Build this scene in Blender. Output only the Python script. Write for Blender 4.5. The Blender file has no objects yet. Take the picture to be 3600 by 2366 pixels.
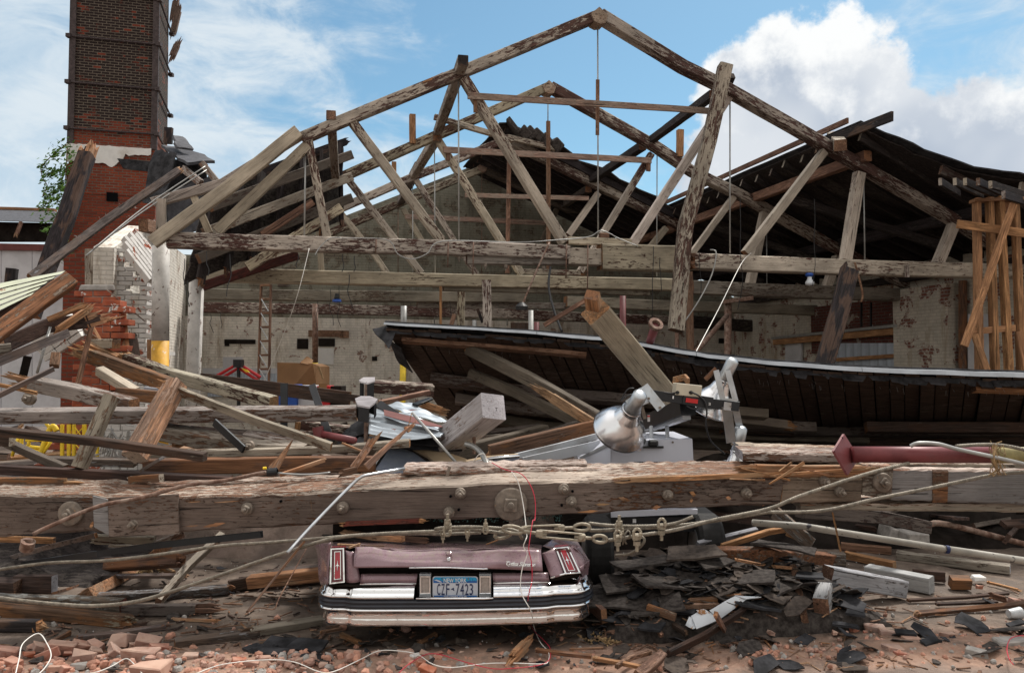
import bpy,math,random
from math import pi,sin,cos,radians as rad
from mathutils import Vector as V,Matrix,noise as mn,Quaternion
S=bpy.context.scene
COL=S.collection
RN=random.Random(7)
# ------------------------------------------------------------------ camera
PITCH=rad(2.3);CAMZ=1.95
cam=bpy.data.cameras.new('camera');camo=bpy.data.objects.new('camera',cam);COL.objects.link(camo)
camo.location=(0,0,CAMZ);camo.rotation_euler=(pi/2+PITCH,0,0)
cam.sensor_width=36;cam.lens=28;cam.clip_end=2000;cam.clip_start=0.1
S.camera=camo
# ------------------------------------------------------------------ light
SUN_EL,SUN_AZ=rad(56),rad(32)
sun=bpy.data.lights.new('sun','SUN');suno=bpy.data.objects.new('sun',sun);COL.objects.link(suno)
sun.energy=3.6;sun.angle=rad(9);sun.color=(1,.95,.88)
sd=V((sin(SUN_AZ)*cos(SUN_EL),cos(SUN_AZ)*cos(SUN_EL),sin(SUN_EL)))
suno.rotation_euler=sd.to_track_quat('Z','Y').to_euler()
S.view_settings.view_transform='Standard';S.view_settings.look='None'
S.view_settings.exposure=0.32;S.view_settings.gamma=1
S.cycles.max_bounces=6;S.cycles.caustics_reflective=False;S.cycles.caustics_refractive=False
# ------------------------------------------------------------------ node helper
class NT:
 def __init__(s,tree):s.t=tree;s.t.nodes.clear()
 def n(s,typ,ins=None,**props):
  nd=s.t.nodes.new(typ)
  for k,v in props.items():setattr(nd,k,v)
  for k,v in(ins or{}).items():
   if isinstance(v,tuple)and len(v)==2 and hasattr(v[0],'outputs'):s.t.links.new(v[0].outputs[v[1]],nd.inputs[k])
   elif hasattr(v,'outputs'):s.t.links.new(v.outputs[0],nd.inputs[k])
   else:
    if isinstance(v,tuple)and len(v)==3 and nd.inputs[k].type=='RGBA':v=(*v,1)
    nd.inputs[k].default_value=v
  return nd
 def math(s,op,a,b=0.0,c=None,clamp=False):
  ins={0:a,1:b}
  if c is not None:ins[2]=c
  return s.n('ShaderNodeMath',ins,operation=op,use_clamp=clamp)
 def mix(s,f,a,b,mode='MIX'):
  return(s.n('ShaderNodeMix',{0:f,6:a,7:b},data_type='RGBA',blend_type=mode),2)
 def noise(s,vec,scale,detail=4,rough=.5,dist=0.0):
  return s.n('ShaderNodeTexNoise',{'Vector':vec,'Scale':scale,'Detail':detail,'Roughness':rough,'Distortion':dist})
 def mapr(s,v,a,b,c=0.0,d=1.0,smooth=True):
  return s.n('ShaderNodeMapRange',{'Value':v,'From Min':a,'From Max':b,'To Min':c,'To Max':d},interpolation_type='SMOOTHSTEP' if smooth else 'LINEAR')
 def mapping(s,vec,scale=(1,1,1),loc=(0,0,0),rot=(0,0,0)):
  return s.n('ShaderNodeMapping',{'Vector':vec,'Scale':scale,'Location':loc,'Rotation':rot})
 def vadd(s,a,b):return s.n('ShaderNodeVectorMath',{0:a,1:b},operation='ADD')
# ------------------------------------------------------------------ sky
W=bpy.data.worlds.new('World');S.world=W;W.use_nodes=True
w=NT(W.node_tree)
def dirpx(x,y):
 cx,cz=(x-1800)/2800,-(y-1183)/2800
 return V((cx,cos(PITCH)-cz*sin(PITCH),sin(PITCH)+cz*cos(PITCH))).normalized()
gen=(w.n('ShaderNodeTexCoord'),0)
sky=w.n('ShaderNodeTexSky',sky_type='NISHITA',sun_disc=False,sun_elevation=SUN_EL,sun_rotation=SUN_AZ,air_density=1.0,dust_density=.6,ozone_density=1.2)
skyc=w.mix(1.0,sky,(.082,.108,.104),'MULTIPLY')
n1=w.noise(w.mapping(gen,(1,1,2.2)),3.2,9,.58,.25)
n2=w.noise(w.mapping(gen,(1.6,1,3.4),rot=(0,.35,0)),6.5,10,.62,.5)
sep=w.n('ShaderNodeSeparateXYZ',{0:gen})
xx,zz=(sep,0),(sep,2)
left=w.mapr(xx,.02,-.45);low=w.mapr(zz,.36,.04);right=w.mapr(xx,.22,.5)
yy=(sep,1);rear=w.mapr(yy,.45,-.05);high=w.mapr(zz,.55,.85)
cov=w.math('ADD',w.math('MULTIPLY',left,.29),w.math('ADD',w.math('MULTIPLY',low,.27),w.math('MULTIPLY',right,.17)))
cov=w.math('ADD',cov,w.math('MAXIMUM',w.math('MULTIPLY',rear,.24),w.math('MULTIPLY',high,.16)))
wn=w.math('ADD',w.math('MULTIPLY',n1,.55),w.math('MULTIPLY',n2,.45))
thin=w.mapr(w.math('ADD',wn,cov),.58,.80)
thin=w.math('MULTIPLY',thin,.88)
thinc=w.mix(w.mapr(n2,.35,.65),(.50,.61,.71),(.68,.74,.78))
thinc=w.mix(rear,thinc,(.84,.79,.72));thinc=w.mix(high,thinc,(1.45,1.38,1.30))  # unseen cloud behind and overhead, made brighter to fill the front faces
c1=w.mix(thin,skyc,thinc)
ndis=w.noise(gen,16,8,.62);ndis2=w.noise(gen,5.5,3,.5)
nv=w.math('ADD',w.math('MULTIPLY',w.math('SUBTRACT',ndis,.5),.10),w.math('MULTIPLY',w.math('SUBTRACT',ndis2,.5),.05))
field=None
for(x,y,r)in[(2900,250,.072),(2800,300,.075),(2660,320,.055),(2960,200,.055),(3040,290,.055),(2820,450,.09),(2620,420,.07),(3040,470,.075),(2900,620,.11),(2640,560,.09),(3180,590,.06),(3500,440,.055),(3620,400,.05),(3600,520,.08),(3340,560,.06),(3520,590,.10),(3380,680,.11),(3180,700,.1),(3010,130,.018)]:
 d=w.n('ShaderNodeVectorMath',{0:gen,1:tuple(dirpx(x,y))},operation='DISTANCE')
 f=w.math('SUBTRACT',r,(d,1))
 field=f if field is None else w.math('MAXIMUM',field,f)
cf=w.math('ADD',field,nv)
cm=w.mapr(cf,-.003,.014)
tex=w.noise(w.vadd(gen,(.013,0,-.02)),13,7,.6)
up=w.math('ADD',w.mapr(cf,.015,.10),w.mapr(zz,.36,.20))
shade=w.mapr(w.math('ADD',tex,w.math('MULTIPLY',up,.22)),.44,.72)
shade2=w.mapr(ndis2,.38,.62)
cc=w.mix(w.math('MULTIPLY',shade,w.math('ADD',w.math('MULTIPLY',shade2,.5),.5)),(.85,.86,.86),(.42,.48,.57))
c2=w.mix(cm,c1,cc)
bg=w.n('ShaderNodeBackground',{'Color':c2,'Strength':.93})
w.n('ShaderNodeOutputWorld',{'Surface':bg})
# ------------------------------------------------------------------ placing helpers
TILE={'t1':(0,0,1.955),'t2':(1200,0,1.955),'t3':(2400,0,1.955),'t4':(0,700,1.955),'t5':(1200,700,1.955),'t6':(2400,700,1.955),'s1':(0,1300,2.607),'s2':(900,1300,2.607),'s3':(1800,1300,2.607),'s4':(2700,1300,2.607),'s5':(0,1766,2.607),'s6':(900,1766,2.607),'s7':(1800,1766,2.607),'s8':(2700,1766,2.607),'c1':(1100,1850,3.91),'c2':(1650,1850,3.91),'c3':(0,900,3.91),'c4':(400,1280,3.91),'f':(0,0,1.0)}
def ray(t,X,Y):
 ox,oy,s=TILE[t];x=ox+X/s;y=oy+Y/s
 cx,cz=(x-1800)/2800,-(y-1183)/2800
 return V((cx,cos(PITCH)-cz*sin(PITCH),sin(PITCH)+cz*cos(PITCH)))
CAM=V((0,0,CAMZ))
def P(t,X,Y,d):
 r=ray(t,X,Y);return CAM+r*(d/r.y)
def G(t,X,Y,z=0.0):
 r=ray(t,X,Y);return CAM+r*((z-CAMZ)/r.z)
def gz(x,y):
 z=.05*mn.noise(V((x*.5,y*.5,3)))+.022*mn.noise(V((x*1.9,y*1.9,1)))
 return z
def mz(x,y):
 s=(x-.62)/2.3;t=(y-5.7-.25*s)/1.7
 if 0<s<1 and 0<t<1:return max(0,.34*sin(pi*min(1,s*1.02))**.5*sin(pi*min(1,t*.9+.08))**.6+.09*mn.noise(V((x*2.5,y*2.5,2)))+.05*mn.noise(V((x*7,y*7,2))))
 return max(0,gz(x,y))
def PG(t,X,Y,d,z=.03,lim=.42):
 """like P, but what would hover just over the ground is set down on it"""
 p=P(t,X,Y,d)
 if t in('s5','s6','s7','s8')and p.z<lim:
  r=ray(t,X,Y);dd=4.9
  while dd<9:
   g=CAM+r*(dd/r.y)
   if g.z<=max(0,mz(g.x,g.y))+z:return g
   dd+=.02
 return p
BU=V((.965,.262,0));BV=V((-.262,.965,0));BO=V((-4.7,11,0))
def B(u,v,z):return BO+BU*u+BV*v+V((0,0,z))
def T(v,t,X,Y):
 """the point of the upright plane v metres behind the first truss that this line of sight meets"""
 r=ray(t,X,Y);o=BO+BV*v
 return CAM+r*((o-CAM).dot(BV)/r.dot(BV))
def PL(t,X,Y,o,n):
 r=ray(t,X,Y);return CAM+r*((o-CAM).dot(n)/r.dot(n))
# ------------------------------------------------------------------ objects
def tag(o,label=None,cat=None,group=None,kind=None):
 if label:o['label']=label
 if cat:o['category']=cat
 if group:o['group']=group
 if kind:o['kind']=kind
 return o
def empty(name,loc,label,cat,group=None):
 o=bpy.data.objects.new(name,None);COL.objects.link(o);o.location=loc;o.empty_display_size=.1
 return tag(o,label,cat,group)
def worldm(o):
 m=o.matrix_basis.copy()
 return worldm(o.parent)@m if o.parent else m
def mk(name,verts,faces,mats,parent=None,M=None,fm=None,smooth=False,uvs=None):
 me=bpy.data.meshes.new(name);me.from_pydata([tuple(v)for v in verts],[],faces)
 for m in(mats if isinstance(mats,(list,tuple))else[mats]):me.materials.append(MAT[m])
 if fm:me.polygons.foreach_set('material_index',fm)
 if smooth:me.polygons.foreach_set('use_smooth',[True]*len(me.polygons))
 if uvs:
  l=me.uv_layers.new(name='uv');k=0
  for p,uv in zip(me.polygons,uvs):
   for c in uv:l.data[k].uv=c;k+=1
 me.update()
 o=bpy.data.objects.new(name,me);COL.objects.link(o)
 M=M or Matrix.Identity(4)
 if parent:o.parent=parent;o.matrix_basis=worldm(parent).inverted()@M
 else:o.matrix_basis=M
 return o
def frame(x,up=V((0,0,1)),roll=0.0):
 x=x.normalized();y=up.cross(x)
 if y.length<1e-3:y=V((0,1,0)).cross(x)
 y.normalize();z=x.cross(y)
 R=Matrix((x,y,z)).transposed()
 if roll:R=R@Matrix.Rotation(rad(roll),3,'X')
 return R
def local(M,pts):I=M.inverted();return[I@V(p)for p in pts]
class MB:
 """collects shapes in world space; build() makes one mesh object whose origin sits at its middle"""
 def __init__(s):s.v=[];s.f=[];s.m=[];s.uv=[]
 def add(s,vs,fs,m=0,uv=None):
  k=len(s.v);s.v+=[V(v)for v in vs];s.f+=[[i+k for i in f]for f in fs]
  s.m+=[m]*len(fs)if isinstance(m,int)else m
  s.uv+=uv if uv else[[(0,0)]*len(f)for f in fs]
 def box(s,c,size,R=None,m=0):
  R=R or Matrix.Identity(3);a,b,d=[x/2 for x in size]
  vs=[V(c)+R@V((x,y,z))for x in(-a,a)for y in(-b,b)for z in(-d,d)]
  s.add(vs,[(0,1,3,2),(4,6,7,5),(0,4,5,1),(2,3,7,6),(0,2,6,4),(1,5,7,3)],m)
 def cbox(s,c,size,R=None,m=0,b=.08,jit=0.0):
  """box with cut corners and slightly uneven shape, like a worn brick"""
  R=R or Matrix.Identity(3);h=[x/2 for x in size];bb=min(size)*b;vs=[];idx={}
  for sx in(-1,1):
   for sy in(-1,1):
    for sz in(-1,1):
     j=V([RN.uniform(-jit,jit)for _ in range(3)])
     for ax in range(3):
      p=[sx*(h[0]-bb),sy*(h[1]-bb),sz*(h[2]-bb)];p[ax]=(sx,sy,sz)[ax]*h[ax]
      idx[(sx,sy,sz,ax)]=len(vs);vs.append(V(c)+R@(V(p)+j))
  fs=[]
  for ax in range(3):
   o1,o2=[a for a in range(3)if a!=ax]
   for sg in(-1,1):
    q=[]
    for s1,s2 in((-1,-1),(1,-1),(1,1),(-1,1)):
     k=[0,0,0];k[ax]=sg;k[o1]=s1;k[o2]=s2;q.append(idx[(*k,ax)])
    if(sg>0)==(ax==1):q.reverse()
    fs.append(q)
  for ax in range(3):
   o1,o2=[a for a in range(3)if a!=ax]
   for s1 in(-1,1):
    for s2 in(-1,1):
     def K(sa,a2):
      k=[0,0,0];k[ax]=sa;k[o1]=s1;k[o2]=s2;return idx[(*k,a2)]
     fs.append([K(-1,o1),K(1,o1),K(1,o2),K(-1,o2)])
  for sx in(-1,1):
   for sy in(-1,1):
    for sz in(-1,1):fs.append([idx[(sx,sy,sz,a)]for a in range(3)])
  s.add(vs,fs,m)
 def prism(s,poly,thick,m=0,m_side=None):
  """flat polygon (world points) given thickness along vector"""
  n=len(poly);t=V(thick)
  vs=[V(p)for p in poly]+[V(p)+t for p in poly]
  fs=[list(range(n)),list(range(2*n-1,n-1,-1))]+[[i,(i+1)%n,(i+1)%n+n,i+n]for i in range(n)]
  ms=m if m_side is None else m_side
  s.add(vs,fs,[m,m]+[ms]*n)
 def tube(s,pts,r,n=8,m=0,cap=True):
  pts=[V(p)for p in pts];rings=[];k0=len(s.v);up=None
  rr=r if isinstance(r,(list,tuple))else[r]*len(pts)
  for i,p in enumerate(pts):
   d=(pts[min(i+1,len(pts)-1)]-pts[max(i-1,0)]).normalized()
   if up is None:
    up=V((0,0,1))if abs(d.z)<.9 else V((1,0,0))
   a=d.cross(up).normalized();b=a.cross(d).normalized();up=b
   rings.append([p+a*(cos(2*pi*j/n)*rr[i])+b*(sin(2*pi*j/n)*rr[i])for j in range(n)])
  vs=[q for ring in rings for q in ring];fs=[]
  for i in range(len(pts)-1):
   for j in range(n):
    fs.append([i*n+j,i*n+(j+1)%n,(i+1)*n+(j+1)%n,(i+1)*n+j])
  if cap:fs+=[list(range(n))[::-1],[len(vs)-n+j for j in range(n)]]
  s.add(vs,fs,m)
 def lathe(s,o,axis,prof,n=28,m=0):
  """prof: (distance along axis, radius)"""
  R=frame(V(axis));vs=[];fs=[]
  for(a,r)in prof:
   for j in range(n):vs.append(V(o)+R@V((a,r*cos(2*pi*j/n),r*sin(2*pi*j/n))))
  for i in range(len(prof)-1):
   for j in range(n):fs.append([i*n+j,i*n+(j+1)%n,(i+1)*n+(j+1)%n,(i+1)*n+j])
  s.add(vs,fs,m)
 def build(s,name,mats,parent=None,smooth=False,label=None,cat=None,group=None,kind=None,uv=False,loc=None,R=None):
  c=V(loc)if loc is not None else V([(min(v[i]for v in s.v)+max(v[i]for v in s.v))/2 for i in range(3)])
  M=Matrix.Translation(c)@(R.to_4x4()if R else Matrix.Identity(4));I=M.inverted()
  o=mk(name,[I@v for v in s.v],s.f,mats,parent,M,s.m,smooth,s.uv if uv else None)
  return tag(o,label,cat,group,kind)
def catmull(pts,k=6):
 pts=[V(p)for p in pts];out=[]
 for i in range(len(pts)-1):
  p0,p1,p2,p3=pts[max(i-1,0)],pts[i],pts[i+1],pts[min(i+2,len(pts)-1)]
  for j in range(k):
   t=j/k
   out.append(.5*((2*p1)+(p2-p0)*t+(2*p0-5*p1+4*p2-p3)*t*t+(3*p1-p0-3*p2+p3)*t**3))
 out.append(pts[-1]);return out
def beam(name,pts,w,h,mats,parent=None,ends=('cut','cut'),up=V((0,0,1)),roll=0.0,jit=.02,label=None,cat=None,group=None,seg=None,spl=.22,cham=.09,taper=None):
 """a timber through pts (world), w across, h deep; worn edges, bowed a little, sawn or splintered ends. mats = (face, end)"""
 pts=[V(p)for p in pts]
 if isinstance(mats,str):mats=(mats,mats)
 x=pts[-1]-pts[0];L=x.length;R=frame(x,up,roll)
 M=Matrix.Translation(pts[0])@R.to_4x4();lp=local(M,pts)
 cum=[0]
 for a,b in zip(lp,lp[1:]):cum.append(cum[-1]+(b-a).length)
 seg=seg or max(.18,L/16);n=max(2,int(L/seg));seed=RN.uniform(0,99)
 def at(s):
  for i in range(len(lp)-1):
   if s<=cum[i+1]+1e-6:return lp[i].lerp(lp[i+1],(s-cum[i])/max(1e-6,cum[i+1]-cum[i]))
  return lp[-1]
 stops=sorted(set([cum[-1]*i/n for i in range(n+1)]+cum[1:-1]))
 c=min(w,h)*cham;vs=[];fs=[];fm=[];j=min(w,h)*jit*2
 oct_=[(-1,-1,1,0),(-1,-1,0,1),(-1,1,0,-1),(-1,1,1,0),(1,1,-1,0),(1,1,0,-1),(1,-1,0,1),(1,-1,-1,0)]
 for s in stops:
  p=at(s);k=1.0
  if taper:k=taper[0]+(taper[1]-taper[0])*s/cum[-1]
  for q,(sy,sz,cy,cz)in enumerate(oct_):
   cq=c*(.5+1.2*abs(mn.noise(V((s*3,q*7,seed)))))
   dy=sy*w/2+cy*cq+j*mn.noise(V((s*1.7,q//2*3.1,seed)))
   dz=(sz*h/2+cz*cq)*k+j*mn.noise(V((s*1.7,q//2*3.1+9,seed)))
   vs.append(p+V((0,dy,dz)))
 m=len(stops)
 for i in range(m-1):
  for q in range(8):fs.append([i*8+q,i*8+(q+1)%8,(i+1)*8+(q+1)%8,(i+1)*8+q]);fm.append(0)
 fs.append(list(range(8))[::-1]);fm.append(1);fs.append([(m-1)*8+q for q in range(8)]);fm.append(1)
 for e,sgn,ring in((ends[0],-1,0),(ends[1],1,m-1)):
  if e=='cut':continue
  p=at(stops[ring]);ny=3 if w>.08 else 2;nz=4 if h>.1 else 3
  big=spl*(2.2 if e=='long' else 1)
  for a in range(ny):
   for b in range(nz):
    if RN.random()<.12:continue
    y0,y1=-w/2+w*a/ny,-w/2+w*(a+1)/ny;z0,z1=-h/2+h*b/nz,-h/2+h*(b+1)/nz
    ln=big*RN.uniform(.15,1)*sgn;k=len(vs)
    base=p+V((-sgn*.03,0,0));zt=RN.uniform(z0,z1);yt=RN.uniform(y0,y1)
    sh=.96
    vs+=[base+V((0,y*sh,z*sh))for y,z in((y0,z0),(y1,z0),(y1,z1),(y0,z1))]
    vs+=[base+V((ln*.55,y*sh*.97,z*sh*.97+RN.uniform(-.01,.01)))for y,z in((y0,z0),(y1,z0),(y1,z1),(y0,z1))]
    vs+=[base+V((ln,yt-.004,zt)),base+V((ln,yt+.004,zt))]
    for q in range(4):fs.append([k+q,k+(q+1)%4,k+4+(q+1)%4,k+4+q]);fm.append(1 if RN.random()<.8 else 0)
    fs+=[[k+4,k+5,k+9,k+8],[k+5,k+6,k+9],[k+6,k+7,k+8,k+9],[k+7,k+4,k+8]];fm+=[1]*4
 o=mk(name,vs,fs,list(mats),parent,M,fm)
 return tag(o,label,cat,group)
def grid(fn,nx,ny,m=0,thick=None):
 """fn(a,b) -> world point; optional thickness vector function"""
 vs=[fn(i/nx,j/ny)for j in range(ny+1)for i in range(nx+1)];N=nx+1
 fs=[[j*N+i,j*N+i+1,(j+1)*N+i+1,(j+1)*N+i]for j in range(ny)for i in range(nx)]
 uv=[[(i/nx,j/ny),((i+1)/nx,j/ny),((i+1)/nx,(j+1)/ny),(i/nx,(j+1)/ny)]for j in range(ny)for i in range(nx)]
 if thick is not None:
  k=len(vs);vs+=[v+V(thick)for v in vs]
  fs+=[[a+k for a in reversed(f)]for f in fs]
  b=[i for i in range(nx)]
  edge=[i for i in range(N)]+[j*N+nx for j in range(1,ny+1)]+[ny*N+i for i in range(nx-1,-1,-1)]+[j*N for j in range(ny-1,0,-1)]
  for a,c in zip(edge,edge[1:]+edge[:1]):fs.append([c,a,a+k,c+k])
  uv=None
 return vs,fs,uv
# ------------------------------------------------------------------ materials (all procedural)
MAT={}
def newmat(name):
 m=bpy.data.materials.new(name);m.use_nodes=True;MAT[name]=m;return NT(m.node_tree)
def finish(t,col,rough=.8,metal=0.0,bump=None,bs=.3,bd=.01,spec=.3,coat=0.0,trans=None):
 b=t.n('ShaderNodeBsdfPrincipled',{'Base Color':col,'Roughness':rough,'Metallic':metal,'Specular IOR Level':spec,'Coat Weight':coat})
 if bump is not None:
  bn=t.n('ShaderNodeBump',{'Strength':bs,'Distance':bd,'Height':bump});t.t.links.new(bn.outputs[0],b.inputs['Normal'])
 t.n('ShaderNodeOutputMaterial',{'Surface':b});return b
def ocoord(t):
 tc=t.n('ShaderNodeTexCoord');oi=t.n('ShaderNodeObjectInfo')
 off=t.n('ShaderNodeCombineXYZ',{0:t.math('MULTIPLY',(oi,'Random'),37.0),1:t.math('MULTIPLY',(oi,'Random'),11.0),2:0.0})
 return t.vadd((tc,3),off),oi
def timber(name,paint,wood,cover,second=None,patch=0.0,sz=1.0,dark=.35,rough=.85,stain=.5):
 """old timber: wood with grain and cracks under paint that has flaked off; cover = share still painted"""
 t=newmat(name);co,oi=ocoord(t)
 g=t.noise(t.mapping(co,(1.6,26,26)),2.2,6,.6)
 knot=t.noise(t.mapping(co,(.7,5,5)),2.0,5,.55,1.2)
 wc=t.mix(t.mapr(g,.3,.72),tuple(x*.45 for x in wood),tuple(min(1,x*1.5)for x in wood))
 wc=t.mix(t.math('MULTIPLY',t.mapr(knot,.45,.7),dark),wc,tuple(x*.3 for x in wood))
 if second:wc=t.mix(t.mapr(t.noise(t.mapping(co,(.8,3,3)),2.3,4,.6),.47,.56),wc,t.mix(t.mapr(g,.3,.7),tuple(x*.6 for x in second),second))
 rnd=t.mapr((oi,'Random'),0,1,-.02,.02,False)
 pn=t.noise(t.mapping(co,(.62*sz,2.8*sz,2.8*sz)),13,12,.74,.3)
 pl=t.noise(t.mapping(co,(.25,.6,.6)),2.6,2,.5)
 pv=t.math('ADD',t.math('ADD',t.math('MULTIPLY',pn,.62),t.math('MULTIPLY',pl,.30)),t.math('ADD',t.math('MULTIPLY',g,.12),rnd))
 th=.515+(cover-.5)*.27
 mask=t.mapr(pv,th+.008,th-.008)
 dirt=t.noise(t.mapping(co,(.5,1,1)),2.0,6,.65)
 pc=t.mix(t.mapr(dirt,.35,.68),tuple(x*.62 for x in paint),tuple(min(1,x*1.12)for x in paint))
 streak=t.mapr(t.noise(t.mapping(co,(.8,9,9)),3.0,6,.7),.52,.70)
 pc=t.mix(t.math('MULTIPLY',streak,stain),pc,tuple(a*.35+b*.35 for a,b in zip(paint,wood)))
 col=t.mix(mask,wc,pc)
 crack=t.mapr(t.noise(t.mapping(co,(.35,16,16)),2.6,3,.5,.4),.335,.30)
 col=t.mix(t.math('MULTIPLY',crack,.85),col,(.012,.009,.007))
 fg=t.noise(t.mapping(co,(1.1,42,42)),2.6,5,.65)
 col=t.mix(t.mapr(fg,.52,.34,0,.38),col,tuple(x*.3 for x in wood))
 edge=t.math('MULTIPLY',mask,.55)
 h=t.math('SUBTRACT',t.math('ADD',edge,t.math('MULTIPLY',g,.8)),t.math('MULTIPLY',crack,1.3))
 vr=t.mapr(t.math('FRACT',t.math('MULTIPLY',(oi,'Random'),13.7)),0,1,.72,1.12,False)
 col=t.mix(1.0,col,t.n('ShaderNodeCombineXYZ',{0:vr,1:t.math('MULTIPLY',vr,.985),2:t.math('MULTIPLY',vr,t.mapr((oi,'Random'),0,1,.96,1.14,False))}),'MULTIPLY')
 nl=t.n('ShaderNodeTexVoronoi',{'Vector':t.mapping(co,(1,1.8,1.8)),'Scale':4.5});col=t.mix(t.mapr(nl,.030,.022),col,(.02,.012,.01))
 finish(t,col,rough,0,h,.95,.008,.22)
CREAM=(.50,.44,.33);GREY=(.40,.37,.31);BRN=(.085,.042,.030);OLD=(.13,.095,.068);DK=(.05,.035,.027);FR=(.52,.27,.11)
timber('cream_peeling',CREAM,BRN,.70)
timber('cream_worn',CREAM,(.10,.055,.040),.55,sz=.8)
timber('cream_patchy',(.47,.43,.34),BRN,.54,sz=1.1)
timber('cream_sound',(.48,.42,.325),BRN,.84,stain=.65)
timber('chord_grey',(.30,.27,.205),OLD,.74,stain=.75)
timber('weathered_paint',(.40,.355,.285),(.16,.095,.06),.62,stain=.75,sz=.9)
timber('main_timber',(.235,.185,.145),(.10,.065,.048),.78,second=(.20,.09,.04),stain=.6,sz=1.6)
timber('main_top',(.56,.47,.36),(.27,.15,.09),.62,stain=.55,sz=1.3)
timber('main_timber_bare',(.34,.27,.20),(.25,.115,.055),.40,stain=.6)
timber('dark_board',(.20,.17,.135),(.062,.042,.032),.14,second=(.085,.05,.034))
timber('old_brown',(.32,.27,.20),(.15,.088,.055),.20,second=(.27,.13,.06))
timber('roof_wood',(.085,.072,.062),(.036,.029,.027),.35,sz=.7)
timber('torn_wood',(.50,.34,.23),(.42,.235,.13),.35,second=(.28,.18,.12))
timber('rafter_paint',(.15,.125,.098),(.065,.04,.03),.74,stain=.7)
timber('charred',(.10,.09,.085),(.030,.025,.024),.12,second=(.11,.07,.048))
timber('weathered_grey',(.36,.36,.35),(.14,.115,.095),.30,second=(.19,.14,.105))
timber('beam_grey',(.235,.23,.20),(.12,.09,.07),.86,stain=.5)
timber('block_grey',(.42,.43,.42),(.22,.20,.18),.80,stain=.35)
timber('fresh_split',(.42,.27,.155),(.40,.205,.095),.25,second=(.46,.29,.16))
timber('slab_board',(.16,.125,.10),(.095,.064,.048),.3,sz=.7)
timber('slab_rafter',(.26,.22,.175),(.09,.055,.038),.78,stain=.7)
timber('new_lumber',(.46,.26,.125),(.42,.225,.105),.3,second=(.36,.19,.09),stain=.2)
timber('old_lumber',(.34,.21,.14),(.27,.155,.095),.4,second=(.20,.11,.07))
timber('red_timber',(.18,.05,.035),(.10,.04,.03),.6)
timber('brace_wood',(.42,.33,.25),(.33,.22,.16),.45,second=(.38,.28,.21))
timber('white_post',(.62,.59,.53),(.28,.2,.14),.97,stain=.3)
timber('white_end',(.70,.68,.64),(.3,.2,.14),.96,stain=.15)
def simple(name,col,rough=.6,metal=0.0,var=.25,sc=6.0,bs=.15,spec=.4,coat=0.0,spots=None,spotcov=.3,dirt=None):
 t=newmat(name);co,oi=ocoord(t)
 n=t.noise(co,sc,8,.62)
 c=t.mix(t.mapr(n,.3,.7),tuple(x*(1-var)for x in col),tuple(min(1,x*(1+var))for x in col))
 if spots:
  n2=t.noise(co,sc*1.7,9,.68,.4);c=t.mix(t.mapr(n2,.5+.3*(.5-spotcov),.53+.3*(.5-spotcov)),c,spots)
 if dirt:
  n3=t.noise(co,sc*.5,8,.7);c=t.mix(t.math('MULTIPLY',t.mapr(n3,.42,.7),.8),c,dirt)
 finish(t,c,rough,metal,n,bs,.004,spec,coat)
simple('black_steel',(.014,.015,.018),.35,.3,.3,12,.05,.5)
simple('soot_iron',(.055,.040,.040),.7,.2,.35,12,.3)
simple('galvanised',(.50,.53,.56),.36,.9,.18,14,.08,dirt=(.30,.28,.26))
simple('roof_metal',(.36,.40,.44),.42,.55,.12,3,.1,spots=(.16,.05,.035),spotcov=.05)
simple('metal_edge',(.40,.43,.47),.5,.4,.15,4,.05)
simple('rust_steel',(.17,.095,.068),.75,.3,.45,18,.4,dirt=(.30,.24,.20))
simple('washer_iron',(.20,.165,.135),.65,.35,.3,20,.4,spots=(.30,.19,.12),spotcov=.12)
simple('cable_steel',(.21,.185,.15),.58,.45,.35,30,.3)
simple('clamp_steel',(.30,.26,.20),.6,.4,.3,22,.4,spots=(.20,.13,.09),spotcov=.2)
simple('conduit_grey',(.33,.33,.32),.45,.5,.15,10,.1)
simple('pale_pipe',(.34,.32,.28),.6,0,.2,5,.1,spots=(.04,.035,.04),spotcov=.2)
simple('maroon_pipe',(.175,.038,.042),.48,.05,.3,5,.1,dirt=(.09,.035,.035))
simple('olive_pipe',(.34,.29,.13),.55,0,.3,7,.1)
simple('yellow_paint',(.80,.56,.03),.5,0,.15,8,.05)
simple('amber_paint',(.62,.33,.03),.6,0,.2,8,.05,spots=(.6,.58,.54),spotcov=.12)
simple('white_paint',(.52,.50,.47),.6,0,.18,5,.1,spots=(.10,.055,.04),spotcov=.22)
simple('plaster_white',(.66,.65,.63),.85,0,.1,4,.1,dirt=(.45,.42,.38))
simple('cabinet_white',(.60,.62,.70),.38,0,.05,2,.02,.5,.2)
simple('cabinet_trim',(.45,.47,.50),.5,0,.12,5,.05,dirt=(.2,.19,.18))
simple('black_plastic',(.012,.012,.013),.5,0,.3,12,.1)
simple('rubber',(.018,.017,.017),.85,0,.35,20,.3)
simple('box_cream',(.52,.47,.37),.55,0,.12,5,.05)
simple('red_decal',(.55,.02,.02),.4,0,.1,8,.02)
simple('white_ink',(.8,.8,.8),.6,0,.02,8,.0)
simple('navy_ink',(.012,.022,.085),.55,0,.05,8,.0)
simple('plate_blue',(.02,.12,.38),.45,0,.15,30,.0)
simple('plate_sky',(.02,.33,.62),.45,0,.15,30,.0)
simple('plate_white',(.58,.61,.68),.5,0,.04,20,.02)
simple('lens_red',(.42,.012,.03),.22,0,.12,9,.02,.6,.5)
simple('lens_dark_red',(.16,.010,.022),.22,0,.12,9,.02,.6,.5)
simple('lens_clear',(.36,.31,.28),.25,0,.15,60,.1,.6,.6)
simple('black_void',(.004,.004,.005),.9,0,.2,4,.0,.05)
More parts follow.
